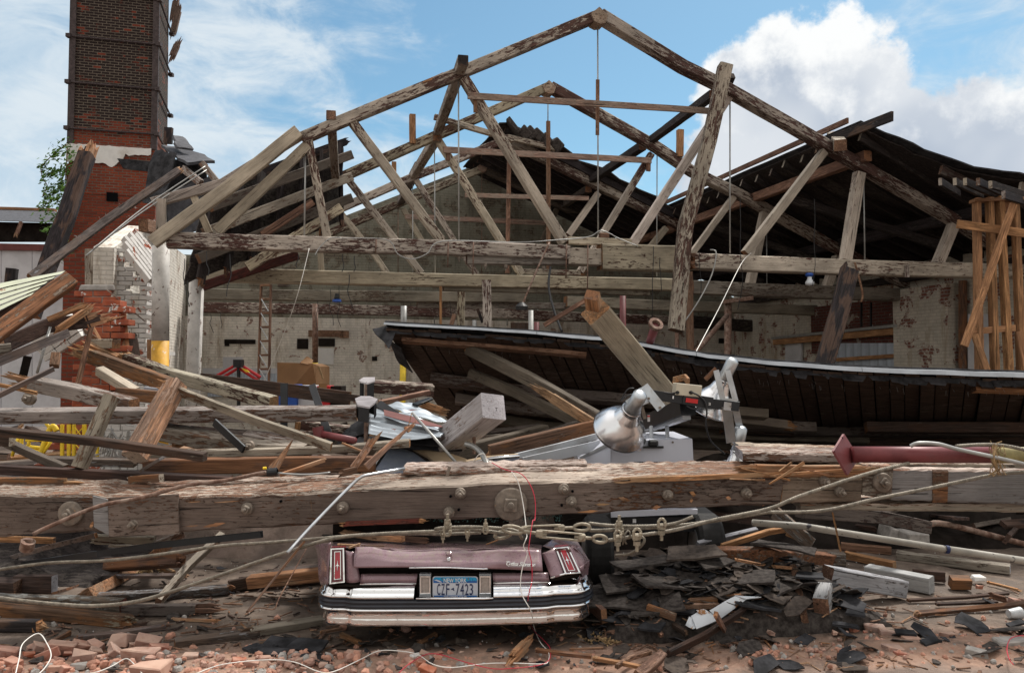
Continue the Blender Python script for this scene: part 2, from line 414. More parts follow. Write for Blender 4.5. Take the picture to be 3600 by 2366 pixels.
simple('rub_black',(.018,.020,.028),.3,.2,.2,12,.02,.5)
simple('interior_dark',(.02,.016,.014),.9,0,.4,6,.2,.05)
simple('tan_paint',(.50,.38,.25),.38,.05,.05,3,.02,.5,.35)
simple('cardboard',(.27,.145,.065),.85,0,.1,4,.05)
simple('blue_plastic',(.02,.08,.35),.5,0,.1,8,.02)
simple('red_plastic',(.45,.015,.02),.5,0,.1,8,.02)
simple('wood_white_sheet',(.50,.50,.52),.8,0,.12,2,.05)
simple('slate',(.055,.056,.066),.75,0,.35,9,.3)
simple('stone_grey',(.30,.28,.26),.9,0,.3,12,.5)
simple('rubble_pink',(.47,.245,.175),.95,0,.25,10,.5)
simple('dry_leaf',(.30,.20,.10),.8,0,.4,20,.2)
simple('glass_grit',(.10,.20,.19),.25,0,.5,60,.2)
simple('wire_white',(.72,.70,.66),.5,0,.08,8,0)
simple('wire_red',(.50,.02,.05),.45,0,.1,8,0)
simple('wire_black',(.02,.02,.022),.5,0,.1,8,0)
simple('cup_plastic',(.50,.52,.54),.3,0,.15,30,.1)
simple('bulb_white',(.65,.68,.72),.3,0,.03,8,0)
simple('tarpaper',(.026,.026,.029),.85,0,.5,7,.6,.15,dirt=(.06,.06,.066))
simple('shingle',(.043,.036,.033),.93,0,.45,26,.6,.15,dirt=(.085,.075,.068))
simple('shingle_brown',(.075,.06,.052),.93,0,.4,26,.6,.15,dirt=(.10,.08,.065))
simple('siding_cream',(.47,.49,.37),.75,0,.12,3,.1,spots=(.30,.19,.13),spotcov=.14)
simple('plank_red',(.13,.04,.035),.8,0,.2,4,.1)
simple('rusty_enamel',(.60,.63,.67),.4,.1,.08,4,.05,spots=(.34,.15,.05),spotcov=.3)
def chrome():
 t=newmat('chrome');co,oi=ocoord(t)
 n=t.noise(t.mapping(co,(2.2,2.2,1.2)),3.0,3,.5);g=t.noise(co,40,6,.7)
 finish(t,t.mix(t.mapr(g,.55,.72),(.80,.81,.83),(.55,.54,.53)),t.mapr(g,.55,.8,.06,.25),1.0,n,.14,.03)
chrome()
def alu():
 t=newmat('spun_aluminium');co,oi=ocoord(t)
 g=t.noise(co,6,4,.6);n=t.noise(co,4,2,.5)
 finish(t,(.80,.81,.84),t.mapr(g,.3,.7,.20,.27),1.0)
alu()
def carpaint():
 t=newmat('purple_paint');co,oi=ocoord(t)
 n=t.noise(co,3.2,2,.5);d=t.noise(co,30,8,.75);sp=t.noise(co,9,6,.6)
 up=t.n('ShaderNodeSeparateXYZ',{0:(t.n('ShaderNodeNewGeometry'),1)})
 c=t.mix(t.mapr(sp,.35,.7),(.29,.185,.215),(.235,.145,.170))
 dust=t.math('MULTIPLY',t.mapr((up,2),.35,.9),t.mapr(d,.40,.62))
 c=t.mix(t.math('MULTIPLY',dust,.8),c,(.24,.19,.16))
 c=t.mix(t.mapr(t.noise(co,60,3,.5),.70,.74),c,(.3,.25,.22))
 finish(t,c,t.mapr(d,.3,.8,.22,.5),.25,n,.25,.05,.5,.6)
carpaint()
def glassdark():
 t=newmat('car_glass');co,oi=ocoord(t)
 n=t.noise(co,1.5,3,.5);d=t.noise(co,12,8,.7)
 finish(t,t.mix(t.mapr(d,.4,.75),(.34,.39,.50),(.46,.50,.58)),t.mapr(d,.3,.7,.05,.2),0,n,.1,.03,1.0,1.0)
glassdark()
def plastic_film():
 simple('film_grey',(.35,.38,.42),.35,0,.3,5,.2)
plastic_film()
def brick(name,c1,c2,mortar,cover_col=None,cover=0.0,soot=None,dirtc=None,msz=.012,zband=None,bw=.215,rh=.075,bs=.6):
 t=newmat(name);tc=t.n('ShaderNodeTexCoord');uv=(tc,2);co,oi=ocoord(t)
 wob=t.noise((tc,3),9,3,.5);uvw=t.n('ShaderNodeVectorMath',{0:uv,1:t.n('ShaderNodeVectorMath',{0:(t.math('MULTIPLY',t.math('SUBTRACT',wob,.5),.012)),1:(1,1,0)},operation='MULTIPLY')},operation='ADD')
 b=t.n('ShaderNodeTexBrick',{'Vector':uvw,'Color1':(0,0,0),'Color2':(1,1,1),'Mortar':(.5,.5,.5),'Scale':1.0,'Mortar Size':msz,'Mortar Smooth':.3,'Bias':0.0,'Brick Width':bw,'Row Height':rh})
 n=t.noise(co,3.0,9,.7);nf=t.noise(co,30,6,.7)
 bc=t.mix(t.mapr((b,0),0,1,0,1,False),c1,c2)
 bc=t.mix(t.mapr(nf,.35,.75),bc,tuple(x*.55 for x in c1))
 if soot:
  z=t.n('ShaderNodeSeparateXYZ',{0:(tc,3)})
  s=t.math('ADD',t.math('MULTIPLY',n,.9),t.math('MULTIPLY',(b,0),.26))
  zl,zh,amt=soot
  zt=t.math('ADD',(z,2),t.math('MULTIPLY',n,1.2))
  s=t.mapr(t.math('ADD',s,t.mapr(zt,zl,zh,.42,0,False)),.80-amt,.66-amt)
  s=t.math('MULTIPLY',s,t.math('SUBTRACT',1.0,t.mapr(t.math('ADD',(b,0),t.math('MULTIPLY',t.noise(co,1.6,3,.6),.9)),1.42,1.46)))
  bc=t.mix(s,bc,t.mix(nf,(.014,.010,.010),(.034,.022,.021)))
 mc=t.mix(t.mapr(n,.35,.7),mortar,tuple(x*.6 for x in mortar))
 c=t.mix((b,1),bc,mc)
 if cover_col:
  pn=t.noise(co,2.4,11,.66,.4);th=.5+(cover-.5)*.4
  pm=t.mapr(t.math('ADD',pn,t.math('MULTIPLY',(b,1),-.02)),th+.012,th-.012)
  pc=t.mix(t.mapr(n,.3,.7),cover_col,tuple(x*.72 for x in cover_col))
  st=t.mapr(t.noise(t.mapping((tc,3),(1.5,1.5,.25)),2.0,9,.7),.50,.68)
  pc=t.mix(t.math('MULTIPLY',st,.75),pc,dirtc or(.25,.19,.12))
  pc=t.mix(t.math('MULTIPLY',(b,1),.30),pc,tuple(x*.4 for x in cover_col))
  c=t.mix(pm,c,pc)
 h=t.math('SUBTRACT',t.math('MULTIPLY',nf,.25),(b,1))
 finish(t,c,.92,0,h,bs,.012,.15)
brick('brick_white',(.36,.22,.17),(.26,.17,.14),(.35,.3,.26),(.78,.73,.65),.74,dirtc=(.26,.19,.12))
brick('brick_white_side',(.26,.11,.085),(.19,.09,.07),(.34,.30,.26),(.60,.55,.47),.66,dirtc=(.3,.22,.14))
brick('brick_gable',(.20,.17,.13),(.15,.13,.10),(.10,.085,.065),(.235,.225,.18),.60,dirtc=(.10,.09,.07))
brick('brick_dark_red',(.14,.045,.035),(.09,.035,.03),(.12,.09,.075),(.32,.28,.24),.26,dirtc=(.2,.15,.1))
brick('brick_chimney',(.26,.055,.026),(.15,.036,.024),(.15,.125,.10),soot=(.45,1.75,-.03),msz=.011)
brick('brick_chimney_low',(.25,.052,.027),(.13,.034,.024),(.12,.08,.06),(.48,.42,.39),.14,msz=.010)
def nearbrick(name,white):
 t=newmat(name);co,oi=ocoord(t)
 n=t.noise(co,3.5,10,.68,.3);f=t.noise(co,26,7,.7);big=t.noise(co,7.0,1,.5)
 c=t.mix(t.mapr(big,.35,.65),(.30,.07,.035),(.42,.12,.06));c=t.mix(t.mapr(f,.4,.75),c,(.22,.10,.075))
 th=.5+(white-.5)*.42
 st=t.mapr(t.noise(t.mapping(co,(1.5,1.5,.3)),2.0,6,.6),.5,.75)
 wc=t.mix(t.math('MULTIPLY',st,.55),(.63,.61,.585),(.46,.40,.31))
 c=t.mix(t.mapr(n,th+.01,th-.01),c,wc)
 finish(t,c,.9,0,f,.5,.006,.2)
nearbrick('painted_brick',.70);nearbrick('bare_brick',.18)
simple('mortar',(.36,.33,.30),.95,0,.25,14,.5)
simple('mortar_painted',(.42,.40,.37),.95,0,.2,14,.5)
def bricks_loose(name,a,b,dust):
 t=newmat(name);co,oi=ocoord(t)
 f=t.noise(co,18,8,.7);n=t.noise(co,6,6,.6)
 c=t.mix((oi,'Random'),a,b);c=t.mix(t.math('FRACT',t.math('MULTIPLY',(oi,'Random'),7.3)),c,(.36,.27,.235));c=t.mix(t.mapr(f,.4,.8),c,tuple(x*.6 for x in a))
 up=t.n('ShaderNodeSeparateXYZ',{0:(t.n('ShaderNodeNewGeometry'),1)})
 dm=t.math('MULTIPLY',t.mapr((up,2),-.2,.8),t.mapr(n,.3,.6))
 c=t.mix(t.math('MULTIPLY',dm,.7),c,dust)
 finish(t,c,.95,0,f,.6,.006,.15)
bricks_loose('brick_loose',(.42,.12,.055),(.30,.10,.075),(.50,.31,.24))
bricks_loose('brick_dusty',(.42,.19,.12),(.33,.20,.17),(.53,.37,.29))
def ground_mat():
 t=newmat('ground_dirt');tc=t.n('ShaderNodeTexCoord');co=(tc,3)
 a=t.noise(co,.9,8,.65,.3);f=t.noise(co,22,9,.75);m=t.noise(co,5,8,.7);v=t.noise(co,60,4,.6)
 c=t.mix(t.mapr(m,.35,.65),(.115,.088,.072),(.20,.155,.125))
 frt=t.mapr((t.n('ShaderNodeSeparateXYZ',{0:co}),1),5.75,5.3);c=t.mix(frt,c,t.mix(t.mapr(m,.35,.65),(.16,.125,.105),(.235,.185,.158)))
 c=t.mix(t.mapr(f,.55,.75),c,(.26,.21,.17));c=t.mix(t.mapr(f,.42,.25),c,(.03,.024,.02))
 sx=t.n('ShaderNodeSeparateXYZ',{0:co})
 yb=t.math('ADD',t.math('SUBTRACT',(sx,1),t.math('MULTIPLY',t.math('MAXIMUM',(sx,0),0.0),.10)),t.math('MULTIPLY',t.math('SUBTRACT',a,.5),1.0))
 band=t.math('MULTIPLY',t.mapr(yb,5.75,5.3),t.mapr(yb,4.9,5.12,.12,1))
 pink=t.mix(t.mapr(f,.3,.7),(.33,.195,.14),(.42,.275,.205))
 c=t.mix(t.math('MULTIPLY',band,t.mapr(m,.25,.55)),c,pink)
 wet=t.mapr(t.noise(co,1.7,5,.6),.5,.66);c=t.mix(t.math('MULTIPLY',wet,.45),c,(.055,.044,.038))
 c=t.mix(t.mapr(v,.70,.74),c,(.42,.40,.36))
 h=t.math('ADD',t.math('MULTIPLY',f,.8),m)
 finish(t,c,t.mapr(wet,0,1,.95,.7),0,h,.7,.02,.2)
ground_mat()
def corr(name,col,axis=0,per=.08):
 t=newmat(name);tc=t.n('ShaderNodeTexCoord');sx=t.n('ShaderNodeSeparateXYZ',{0:(tc,3)})
 wv=t.math('SINE',t.math('MULTIPLY',(sx,axis),2*pi/per));n=t.noise((tc,3),3,6,.6)
 c=t.mix(t.mapr(n,.3,.7),tuple(x*.85 for x in col),col)
 c=t.mix(t.mapr(wv,.6,1,0,.5),c,tuple(x*.5 for x in col))
 finish(t,c,.55,.2,wv,.6,.01,.4)
corr('corrugated_door',(.46,.52,.60),0,.075)
def leaf_mat():
 t=newmat('leaf');co,oi=ocoord(t);n=t.noise(co,12,3,.6)
 finish(t,t.mix(t.mapr(n,.35,.65),(.030,.085,.012),(.12,.25,.035)),.5,0,None,spec=.4)
leaf_mat()
# ------------------------------------------------------------------ ground
def ground():
 xs=[-400,-150,-60,-30,-18,-12];x=-9.0
 while x<9.01:xs.append(round(x,3));x+=.12
 xs+=[12,18,30,60,150,400]
 ys=[-200,-40,-10,0,2.5];y=3.6
 while y<10.01:ys.append(round(y,3));y+=.1
 ys+=[11,12,13.5,15,18,22,27,35,60,150,400,900]
 vs=[]
 for y in ys:
  for x in xs:
   z=0.0
   if 3<y<11 and abs(x)<10:
    z=.05*mn.noise(V((x*.5,y*.5,3)))+.022*mn.noise(V((x*1.9,y*1.9,1)))+.012*mn.noise(V((x*6,y*6,5)))
    ridge=math.exp(-((y-(5.42+.05*x))/.25)**2)
    z+=ridge*(.035+.03*mn.noise(V((x*1.3,0,8))))*(1 if x<1.0 or x>2.3 else.35)
   vs.append((x,y,z))
 n=len(xs);fs=[[j*n+i,j*n+i+1,(j+1)*n+i+1,(j+1)*n+i]for j in range(len(ys)-1)for i in range(n-1)]
 o=mk('ground',vs,fs,'ground_dirt',smooth=True);o['kind']='structure'
ground()
# ------------------------------------------------------------------ factory walls
def wallquad(mb,p0,p1,z0,ztop,thick,m=0):
 """upright wall from p0 to p1 (world xy) with top heights ztop=[(fraction, z)...]; uv in metres"""
 d=(p1-p0);L=d.length;nrm=V((d.y,-d.x,0)).normalized()
 for s,off in((1,V((0,0,0))),(-1,-nrm*thick)):
  for(a,za),(b,zb)in zip(ztop,ztop[1:]):
   A=p0.lerp(p1,a)+off;Bq=p0.lerp(p1,b)+off
   q=[V((A.x,A.y,z0)),V((Bq.x,Bq.y,z0)),V((Bq.x,Bq.y,zb)),V((A.x,A.y,za))]
   uv=[(a*L,z0),(b*L,z0),(b*L,zb),(a*L,za)]
   if s<0:q.reverse();uv.reverse()
   mb.add(q,[(0,1,2,3)],m,[uv])
 for(a,za),(b,zb)in zip(ztop,ztop[1:]):
  A=p0.lerp(p1,a);Bq=p0.lerp(p1,b)
  mb.add([V((A.x,A.y,za)),V((Bq.x,Bq.y,zb)),V((Bq.x,Bq.y,zb))-nrm*thick,V((A.x,A.y,za))-nrm*thick],[(0,1,2,3)],m,[[(0,0),(L,0),(L,.3),(0,.3)]])
 for f,z in(ztop[0],ztop[-1]):
  A=p0.lerp(p1,f)
  mb.add([V((A.x,A.y,z0)),V((A.x,A.y,z)),V((A.x,A.y,z))-nrm*thick,V((A.x,A.y,z0))-nrm*thick],[(0,1,2,3)],m,[[(0,z0),(0,z),(.3,z),(.3,z0)]])
def zroof(u):return 7.62-.505*(6.5-u)if u<6.5 else 7.62-.42*(u-6.5)
BWV=10.9
back=empty('back_wall',B(6,BWV,0),'tall gabled brick end wall, white paint below and bare grey brick above, behind the trusses','wall')
mb=MB();wallquad(mb,B(-1.3,BWV,0),B(15.3,BWV,0),0,[(0,3.35),(1,3.35)],.3);mb.build('painted_base','brick_white',back,uv=True,loc=B(0,BWV,0))
mb=MB();wallquad(mb,B(-1.3,BWV+.05,0),B(15.3,BWV+.05,0),3.352,[(0,5.0),(.09,5.0),(7.8/16.6,7.86),(1,4.2)],.3);mb.build('gable','brick_gable',back,uv=True,loc=B(0,BWV,0))
def hole(par,t,X,Y,w,h,plane_v,m='interior_dark',name='opening',dz=.02):
 c=T(plane_v,t,X,Y);mb=MB();mb.box(c-BV*.0,(w,.05+dz,h),Matrix((BU,BV,V((0,0,1)))).transposed());return mb.build(name,m,par)
for X,Y,w_,h_ in((1650,980,.8,.12),(2080,995,.3,.28),(2245,985,.45,.22),(1560,995,.12,.12)):hole(back,'t4',X,Y,w_,h_,BWV)
hole(back,'t5',228,1096,.14,.12,BWV);hole(back,'t6',190,1092,.5,.2,BWV);hole(back,'t6',348,1080,.24,.12,BWV);hole(back,'t6',275,975,.3,.16,BWV)
hole(back,'t4',2230,1080,.5,.45,BWV,'plaster_white','patch',0.0);hole(back,'t4',1950,575,.3,.2,BWV,'brick_dark_red','patch',0.0)
hole(back,'t4',2240,925,.95,.18,BWV,'old_lumber','lintel',.05);hole(back,'t5',20,930,.25,.2,BWV,'old_lumber','lintel',.05)
hole(back,'t4',1600,1130,.5,.35,BWV,'wood_white_sheet','patch',.03);hole(back,'t4',1690,1180,2.2,.14,BWV,'wood_white_sheet','rail',.08)
hole(back,'t4',1700,1260,2.0,.75,BWV,'corrugated_door','door_panel',.05)
UR=15.2
rw=empty('side_wall',B(UR,4,0),'patchy white and red brick side wall under the right roof, with a wide sliding door','wall')
mb=MB();wallquad(mb,B(UR,BWV,0),B(UR,-4,0),0,[(0,4.35),(1,4.35)],.3);mb.build('brickwork','brick_white_side',rw,uv=True,loc=B(UR,3,0))
RR=Matrix((-BV,BU,V((0,0,1)))).transposed()
def RW(t,X,Y,off=0.0):return PL(t,X,Y,B(UR-off,0,0),BU)
def rwbox(name,t,X0,Y0,X1,Y1,off,m,par=rw,th=.06):
 a=RW(t,X0,Y0,off);b=RW(t,X1,Y0,off);c=RW(t,X1,Y1,off);d=RW(t,X0,Y1,off)
 mb=MB();mb.prism([a,b,c,d],BU*th);return mb.build(name,m,par,R=None)
dr=rwbox('sliding_door','t6',1035,990,1490,1300,.12,'corrugated_door');tag(dr,'grey blue corrugated sliding door')
rwbox('door_frame','t6',1487,925,1505,1300,.14,'galvanised',dr)
a=RW('t6',630,985,.2);b=RW('t6',1500,905,.2)
beam('door_track',[a,b],.1,.16,'new_lumber',rw);beam('track_rail',[a+V((0,0,.12))-BU*.08,b+V((0,0,.12))-BU*.08],.05,.07,'conduit_grey',rw)
beam('door_batten',[RW('t6',1040,1105,.2),RW('t6',1485,1075,.2)],.04,.09,'new_lumber',rw)
beam('door_post',[RW('t6',1520,905,.15),RW('t6',1522,1300,.15)],.12,.06,'new_lumber',rw,up=BU)
rwbox('panel','t6',705,990,812,1300,.1,'wood_white_sheet');rwbox('panel','t6',1960,790,2110,1300,.1,'wood_white_sheet')
beam('edge_post',[RW('t6',1925,560,.12),RW('t6',1925,1300,.12)],.14,.1,'old_brown',rw,up=BU)
rp=MB();wallquad(rp,B(UR-.3,3.5,0),B(UR-.3,1.9,0),0,[(0,3.75),(1,3.75)],.28);rp.build('pier','brick_white_side',rw,uv=True,loc=B(UR,2,0))
for X in(1232,1298):beam('strap',[RW('t6',X,710,.1),RW('t6',X,880,.1)],.04,.07,'black_steel',rw,up=BU)
dark_upper=MB();wallquad(dark_upper,B(UR-.1,6.8,2.4),B(UR-.1,3.6,2.4),2.35,[(0,3.6),(1,3.6)],.02);dark_upper.build('dark_brickwork','brick_dark_red',rw,uv=True)
lw=empty('side_wall',B(-1.25,6,0),'narrow strip of whitewashed side wall receding behind the round painted columns at left','wall')
mb=MB();wallquad(mb,B(-1.2,2.2,0),B(-1.2,BWV,0),0,[(0,3.9),(.3,4.7),(1,4.95)],.3);mb.build('brickwork','brick_white',lw,uv=True,loc=B(-1.2,5,0))
mb=MB();mb.prism([B(-1.1,2.4,2.2),B(-1.1,8,2.25),B(-1.1,8,2.33),B(-1.1,2.4,2.28)],BU*.06);mb.build('ledge','plaster_white',lw)
# ------------------------------------------------------------------ chimney
FX=BU;FY=BV;ch0=P('f',545,545,22.0);ch0.z=0
ZB=8.05;cw=2.16
chm=empty('brick_chimney',ch0-BU*cw/2,'tall square soot-blackened brick chimney bound with iron straps, white band at its foot','chimney')
def chbox(name,u0,u1,v0,v1,z0,z1,mat,taper=0.0,par=chm):
 mb=MB();t=taper
 c=[ch0+FX*u+FY*v for u,v in((u0,v0),(u1,v0),(u1,v1),(u0,v1))]
 tt=[ch0+FX*(u+su*t)+FY*(v+sv*t)for u,v,su,sv in((u0,v0,1,1),(u1,v0,-1,1),(u1,v1,-1,-1),(u0,v1,1,-1))]
 for i in range(4):
  a,b=c[i],c[(i+1)%4];a2,b2=tt[i],tt[(i+1)%4];L=(b-a).length
  mb.add([V((a.x,a.y,z0)),V((b.x,b.y,z0)),V((b2.x,b2.y,z1)),V((a2.x,a2.y,z1))],[(0,1,2,3)],0,[[(i*5,z0),(i*5+L,z0),(i*5+L-t,z1),(i*5+t,z1)]])
 mb.add([V((p.x,p.y,z1))for p in tt],[(0,1,2,3)],0)
 return mb.build(name,mat,par,uv=True,loc=ch0+V((0,0,ZB)))
chbox('shaft',-cw,0,0,cw,ZB-.55,19,'brick_chimney',.06)
chbox('base',-cw-.03,.03,-.03,cw,0,ZB-.55,'brick_chimney_low')
chbox('sooty_course',-cw-.045,.045,-.045,cw,ZB-1.35,ZB-.56,'brick_chimney')
mb=MB();n=26
top=[];bot=[]
for i in range(n+1):
 u=-cw-.06+(cw*.985)*i/n;zt=ZB-.0+.03*mn.noise(V((i*.9,0,2)))
 zb=ZB-.50+.20*mn.noise(V((i*.33,4,0)))+(.30 if i>n*.66 else 0)
 top.append(ch0+FX*u-FY*.055+V((0,0,zt)));bot.append(ch0+FX*u-FY*.055+V((0,0,zb)))
k=len(top);vs=top+bot+[p+FY*.05 for p in top]+[p+FY*.05 for p in bot]
mb.add(vs,[[i+k,i+1+k,i+1,i]for i in range(n)]+[[i,i+1,i+1+2*k,i+2*k]for i in range(n)]+[[i+1+k,i+k,i+3*k,i+1+3*k]for i in range(n)])
mb.build('white_band','plaster_white',chm)
mb=MB();mb.prism([ch0-FX*(.95)-FY*.06+V((0,0,ZB-.33)),ch0-FX*.05-FY*.06+V((0,0,ZB-.36)),ch0-FX*.02-FY*.06+V((0,0,ZB-.66)),ch0-FX*.8-FY*.06+V((0,0,ZB-.60))],FY*.04);mb.build('tar_patch','tarpaper',chm)
for u,v in((-cw+.03,-.02),(-.03,-.02)):
 mb=MB();z=13.0;p=ch0+FX*u+FY*v
 mb.box(p+V((0,0,ZB+5.5)),(.16,.04,11),Matrix((FX,FY,V((0,0,1)))).transposed());mb.build('corner_iron','soot_iron',chm)
mb=MB();mb.box(ch0+FX*.02+FY*.06+V((0,0,ZB+5.5)),(.03,.16,11),Matrix((FX,FY,V((0,0,1)))).transposed());mb.build('corner_iron','soot_iron',chm)
for k in range(8):
 z=ZB+.42+k*1.27
 mb=MB()
 a=ch0+FX*(-cw-.05)-FY*.05+V((0,0,z));b=ch0+FX*.06-FY*.05+V((0,0,z));c=ch0+FX*.06+FY*(cw+.04)+V((0,0,z-.05))
 mb.tube([a,b],.028,6);mb.tube([b,c],.028,6)
 for q in(a,b,c):mb.box(q,(.13,.13,.10))
 mb.build('iron_strap','soot_iron',chm)
c=T(0,'t1',770,1350);cd=P('t1',770,1355,ch0.y-.55)
mb=MB();mb.box(PL('t1',772,1355,ch0-FY*.04,FY),(.28,.06,.24),Matrix((FX,FY,V((0,0,1)))).transposed());mb.build('opening','black_void',chm)
for nm,pts,lb in(('splintered_board',[('t1',1225,80),('t1',1195,210)],'splintered pale board caught high on the right edge of the chimney'),('wood_splinter',[('t1',1208,20),('t1',1192,110)],'topmost jagged splinter sticking from the right edge of the chimney'),('wood_splinter',[('t1',1212,325),('t1',1190,375)],'small lower splinter on the right edge of the chimney beneath the longer boards')):
 q=[P(t,x,y,24.2)for t,x,y in pts];beam(nm,q,.1,.18,('brace_wood','brace_wood'),ends=('split','split'),label=lb,cat='splinter',spl=.4)
# ------------------------------------------------------------------ vine beside the chimney
vine=empty('climbing_vine',P('f',215,900,22),'bright green climbing vine hanging in loops off the left side of the chimney','vine')
mb=MB();st=MB()
paths=[[(235,510),(205,530),(170,560),(145,590),(150,625),(165,655),(150,690)],[(238,520),(232,600),(225,680),(205,740),(195,800),(215,860),(225,920)],[(235,600),(200,605),(165,612)],[(225,690),(190,700),(160,720),(150,740)],[(225,650),(190,670),(160,690)]]
for pi_,pa in enumerate(paths):
 q=catmull([P('f',x,y,20.9+.15*pi_)for x,y in pa],8);st.tube(q,.012,5)
 thick=.34 if pi_==1 else.13
 for k in range(620 if pi_==1 else 120):
  p=RN.choice(q)+V([RN.gauss(0,thick*.55)if pi_==1 else RN.gauss(0,thick*.5)for _ in range(3)])
  n=V([RN.uniform(-1,1)for _ in range(3)]).normalized();a=n.orthogonal().normalized()*RN.uniform(.035,.075);b=n.cross(a)*.8
  mb.add([p-a,p+b*.6,p+a*1.3,p-b*.6],[(0,1,2,3)])
mb.build('foliage','leaf',vine);st.build('stem','old_brown',vine)
# ------------------------------------------------------------------ background sheds
bd=empty('low_building',P('f',60,1000,25),'low building with a slate roof and white panelled front beyond the chimney at far left','building')
D=25.0
def bquad(name,pts,th,mat,par=bd,d=D):
 mb=MB();mb.prism([P('f',x,y,d+dd)for x,y,dd in pts],V((0,th,0)));return mb.build(name,mat,par)
bquad('slate_roof',[(-500,722,2.5),(190,742,2.5),(200,782,0),(-500,762,0)],.1,'slate')
beam('ridge_board',[P('f',-500,718,D+2.5),P('f',195,740,D+2.5)],.2,.1,'new_lumber',bd)
bquad('dark_opening',[(-500,770,.6),(200,785,.6),(195,850,.6),(-500,850,.6)],.1,'interior_dark')
bquad('lintel_board',[(-500,845,0),(190,860,0),(190,882,0),(-500,872,0)],.15,'plank_red')
bquad('wall_panel',[(-500,870,.1),(3,872,.1),(3,1500,.1),(-500,1500,.1)],.1,'wood_white_sheet')
bquad('wall_panel',[(5,872,.1),(112,880,.1),(112,1500,.1),(5,1500,.1)],.1,'wood_white_sheet')
bquad('wall_panel',[(114,880,.1),(240,882,.1),(240,1500,.1),(114,1500,.1)],.1,'wood_white_sheet')
beam('eave_splinter',[P('f',75,780,D-.2),P('f',60,820,D-.2)],.04,.12,('old_lumber','fresh_split'),bd,ends=('cut','split'))
b2=empty('grey_building',P('f',1170,950,40),'sliver of pale panelled building seen through the gap left of the back gable','building')
D2=40
mb=MB();mb.prism([P('f',x,y,D2)for x,y in((1120,812),(1270,812),(1270,1000),(1120,1000))],V((0,.3,0)));mb.build('wall','wood_white_sheet',b2)
mb=MB();mb.prism([P('f',x,y,D2-.2)for x,y in((1120,782),(1262,786),(1262,810),(1120,810))],V((0,.3,0)));mb.build('roof','slate',b2)
# ------------------------------------------------------------------ torn roof piece leaning on the chimney
rf=empty('torn_roof_piece',P('f',640,900,17),'torn dark slate roof corner with hanging tar paper right of the chimney','roof piece')
def sheet(name,pts,th,mat,par=None,nx=10,ny=6,amp=.05,**kw):
 """crumpled sheet over four world corners (a,b,c,d)"""
 a,b,c,d=[V(p)for p in pts];nr=(b-a).cross(d-a).normalized();sd_=RN.uniform(0,50)
 def fn(s,t):
  p=a.lerp(b,s).lerp(d.lerp(c,s),t);L1=(b-a).length;L2=(d-a).length
  q=p+nr*amp*2*mn.noise(V((s*L1*1.3,t*L2*1.3,sd_)))
  if s in(0,1)or t in(0,1):
   q+=(b-a).normalized()*amp*.9*mn.noise(V((s*L1*5,t*L2*5,sd_+9)))+(d-a).normalized()*amp*.9*mn.noise(V((s*L1*5,t*L2*5,sd_+19)))
  return q
 vs,fs,uv=grid(fn,nx,ny,thick=nr*th);mb=MB();mb.add(vs,fs);o=mb.build(name,mat,par,**kw);return o
q=lambda x,y,d:P('t1',x,y,d)
sheet('shingled_slope',[q(1110,985,17.5),q(1265,985,17.8),q(1475,1110,16.5),q(1290,1125,16.0)],.06,'slate',rf,amp=.06)
sheet('shingled_slope',[q(1195,925,17.3),q(1255,940,17.6),q(1330,1030,16.8),q(1210,1010,16.8)],.05,'slate',rf,amp=.08)
sheet('tar_paper',[q(1085,1045,17),q(1230,1070,16.6),q(1090,1400,16.2),q(930,1380,16.4)],.02,'tarpaper',rf,amp=.09)
sheet('tar_paper',[q(1150,1080,17.2),q(1420,1130,17),q(1420,1500,17),q(1120,1620,17)],.03,'tarpaper',rf,amp=.08)
sheet('slate_cladding',[q(1140,1330,16.5),q(1460,1200,16.5),q(1450,1564,16.5),q(1140,1600,16.5)],.05,'slate',rf,amp=.07)
beam('rafter',[q(1260,1160,16.2),q(1380,1260,16)],.1,.14,'weathered_paint',rf);beam('rafter',[q(1385,1120,16),q(1500,1260,16)],.08,.12,'weathered_paint',rf)
beam('rafter',[q(1160,880,17.9),q(1155,990,17.9)],.1,.18,'charred',rf)
# ------------------------------------------------------------------ near broken brickwork
def brickwork(name,o,ux,inside,W_,H_,mat,mm,par=None,th=.1,label=None,cat=None,bl=.205,bh=.068,jog=.004,stepz=0.0,**kw):
 """wall laid brick by brick wherever inside(x,z) holds; ux is along the wall"""
 ux=V(ux).normalized();uy=V((0,0,1)).cross(ux);R=Matrix((ux,uy,V((0,0,1)))).transposed();mb=MB();r=0;z=0
 while z<H_:
  x=-(r%2)*(bl+.01)/2
  while x<W_:
   cx,cz=x+bl/2,z+bh/2
   v=inside(cx,cz)
   if v:
    off=v if isinstance(v,float)else 0.0
    mb.cbox(V(o)+ux*(cx+RN.gauss(0,jog))+V((0,0,cz+RN.gauss(0,jog*.5)))-uy*(RN.gauss(0,jog)+off),(bl,th,bh),R,0,.07)
   x+=bl+.011
  z+=bh+.010;r+=1
 nx,nz=int(W_/.11)+1,int(H_/.078)+1
 for i in range(nx):
  for j in range(nz):
   x,z=(i+.5)*W_/nx,(j+.5)*H_/nz
   if inside(x,z)and inside(x-.08,z)and inside(x+.08,z):mb.box(V(o)+ux*x+V((0,0,z))+uy*.012,(W_/nx+.001*(i%2),th-.012,H_/nz+.001*(j%2)),R,1)
 return mb.build(name,[mat,mm],par,label=label,cat=cat)
pier=empty('broken_brick_pier',P('f',430,1300,13),'cracked white painted brick pier with a crumbling top below the left truss end','pier')
pd=13.0
def crack(x):return 1.62+.16*sin(x*5.0)+.10*sin(x*13)
pf=P('f',335,1290,pd);pf.z=.9
Wp=(P('f',482,1290,pd)-P('f',335,1290,pd)).length;Hp=P('f',400,850,pd).z-.9
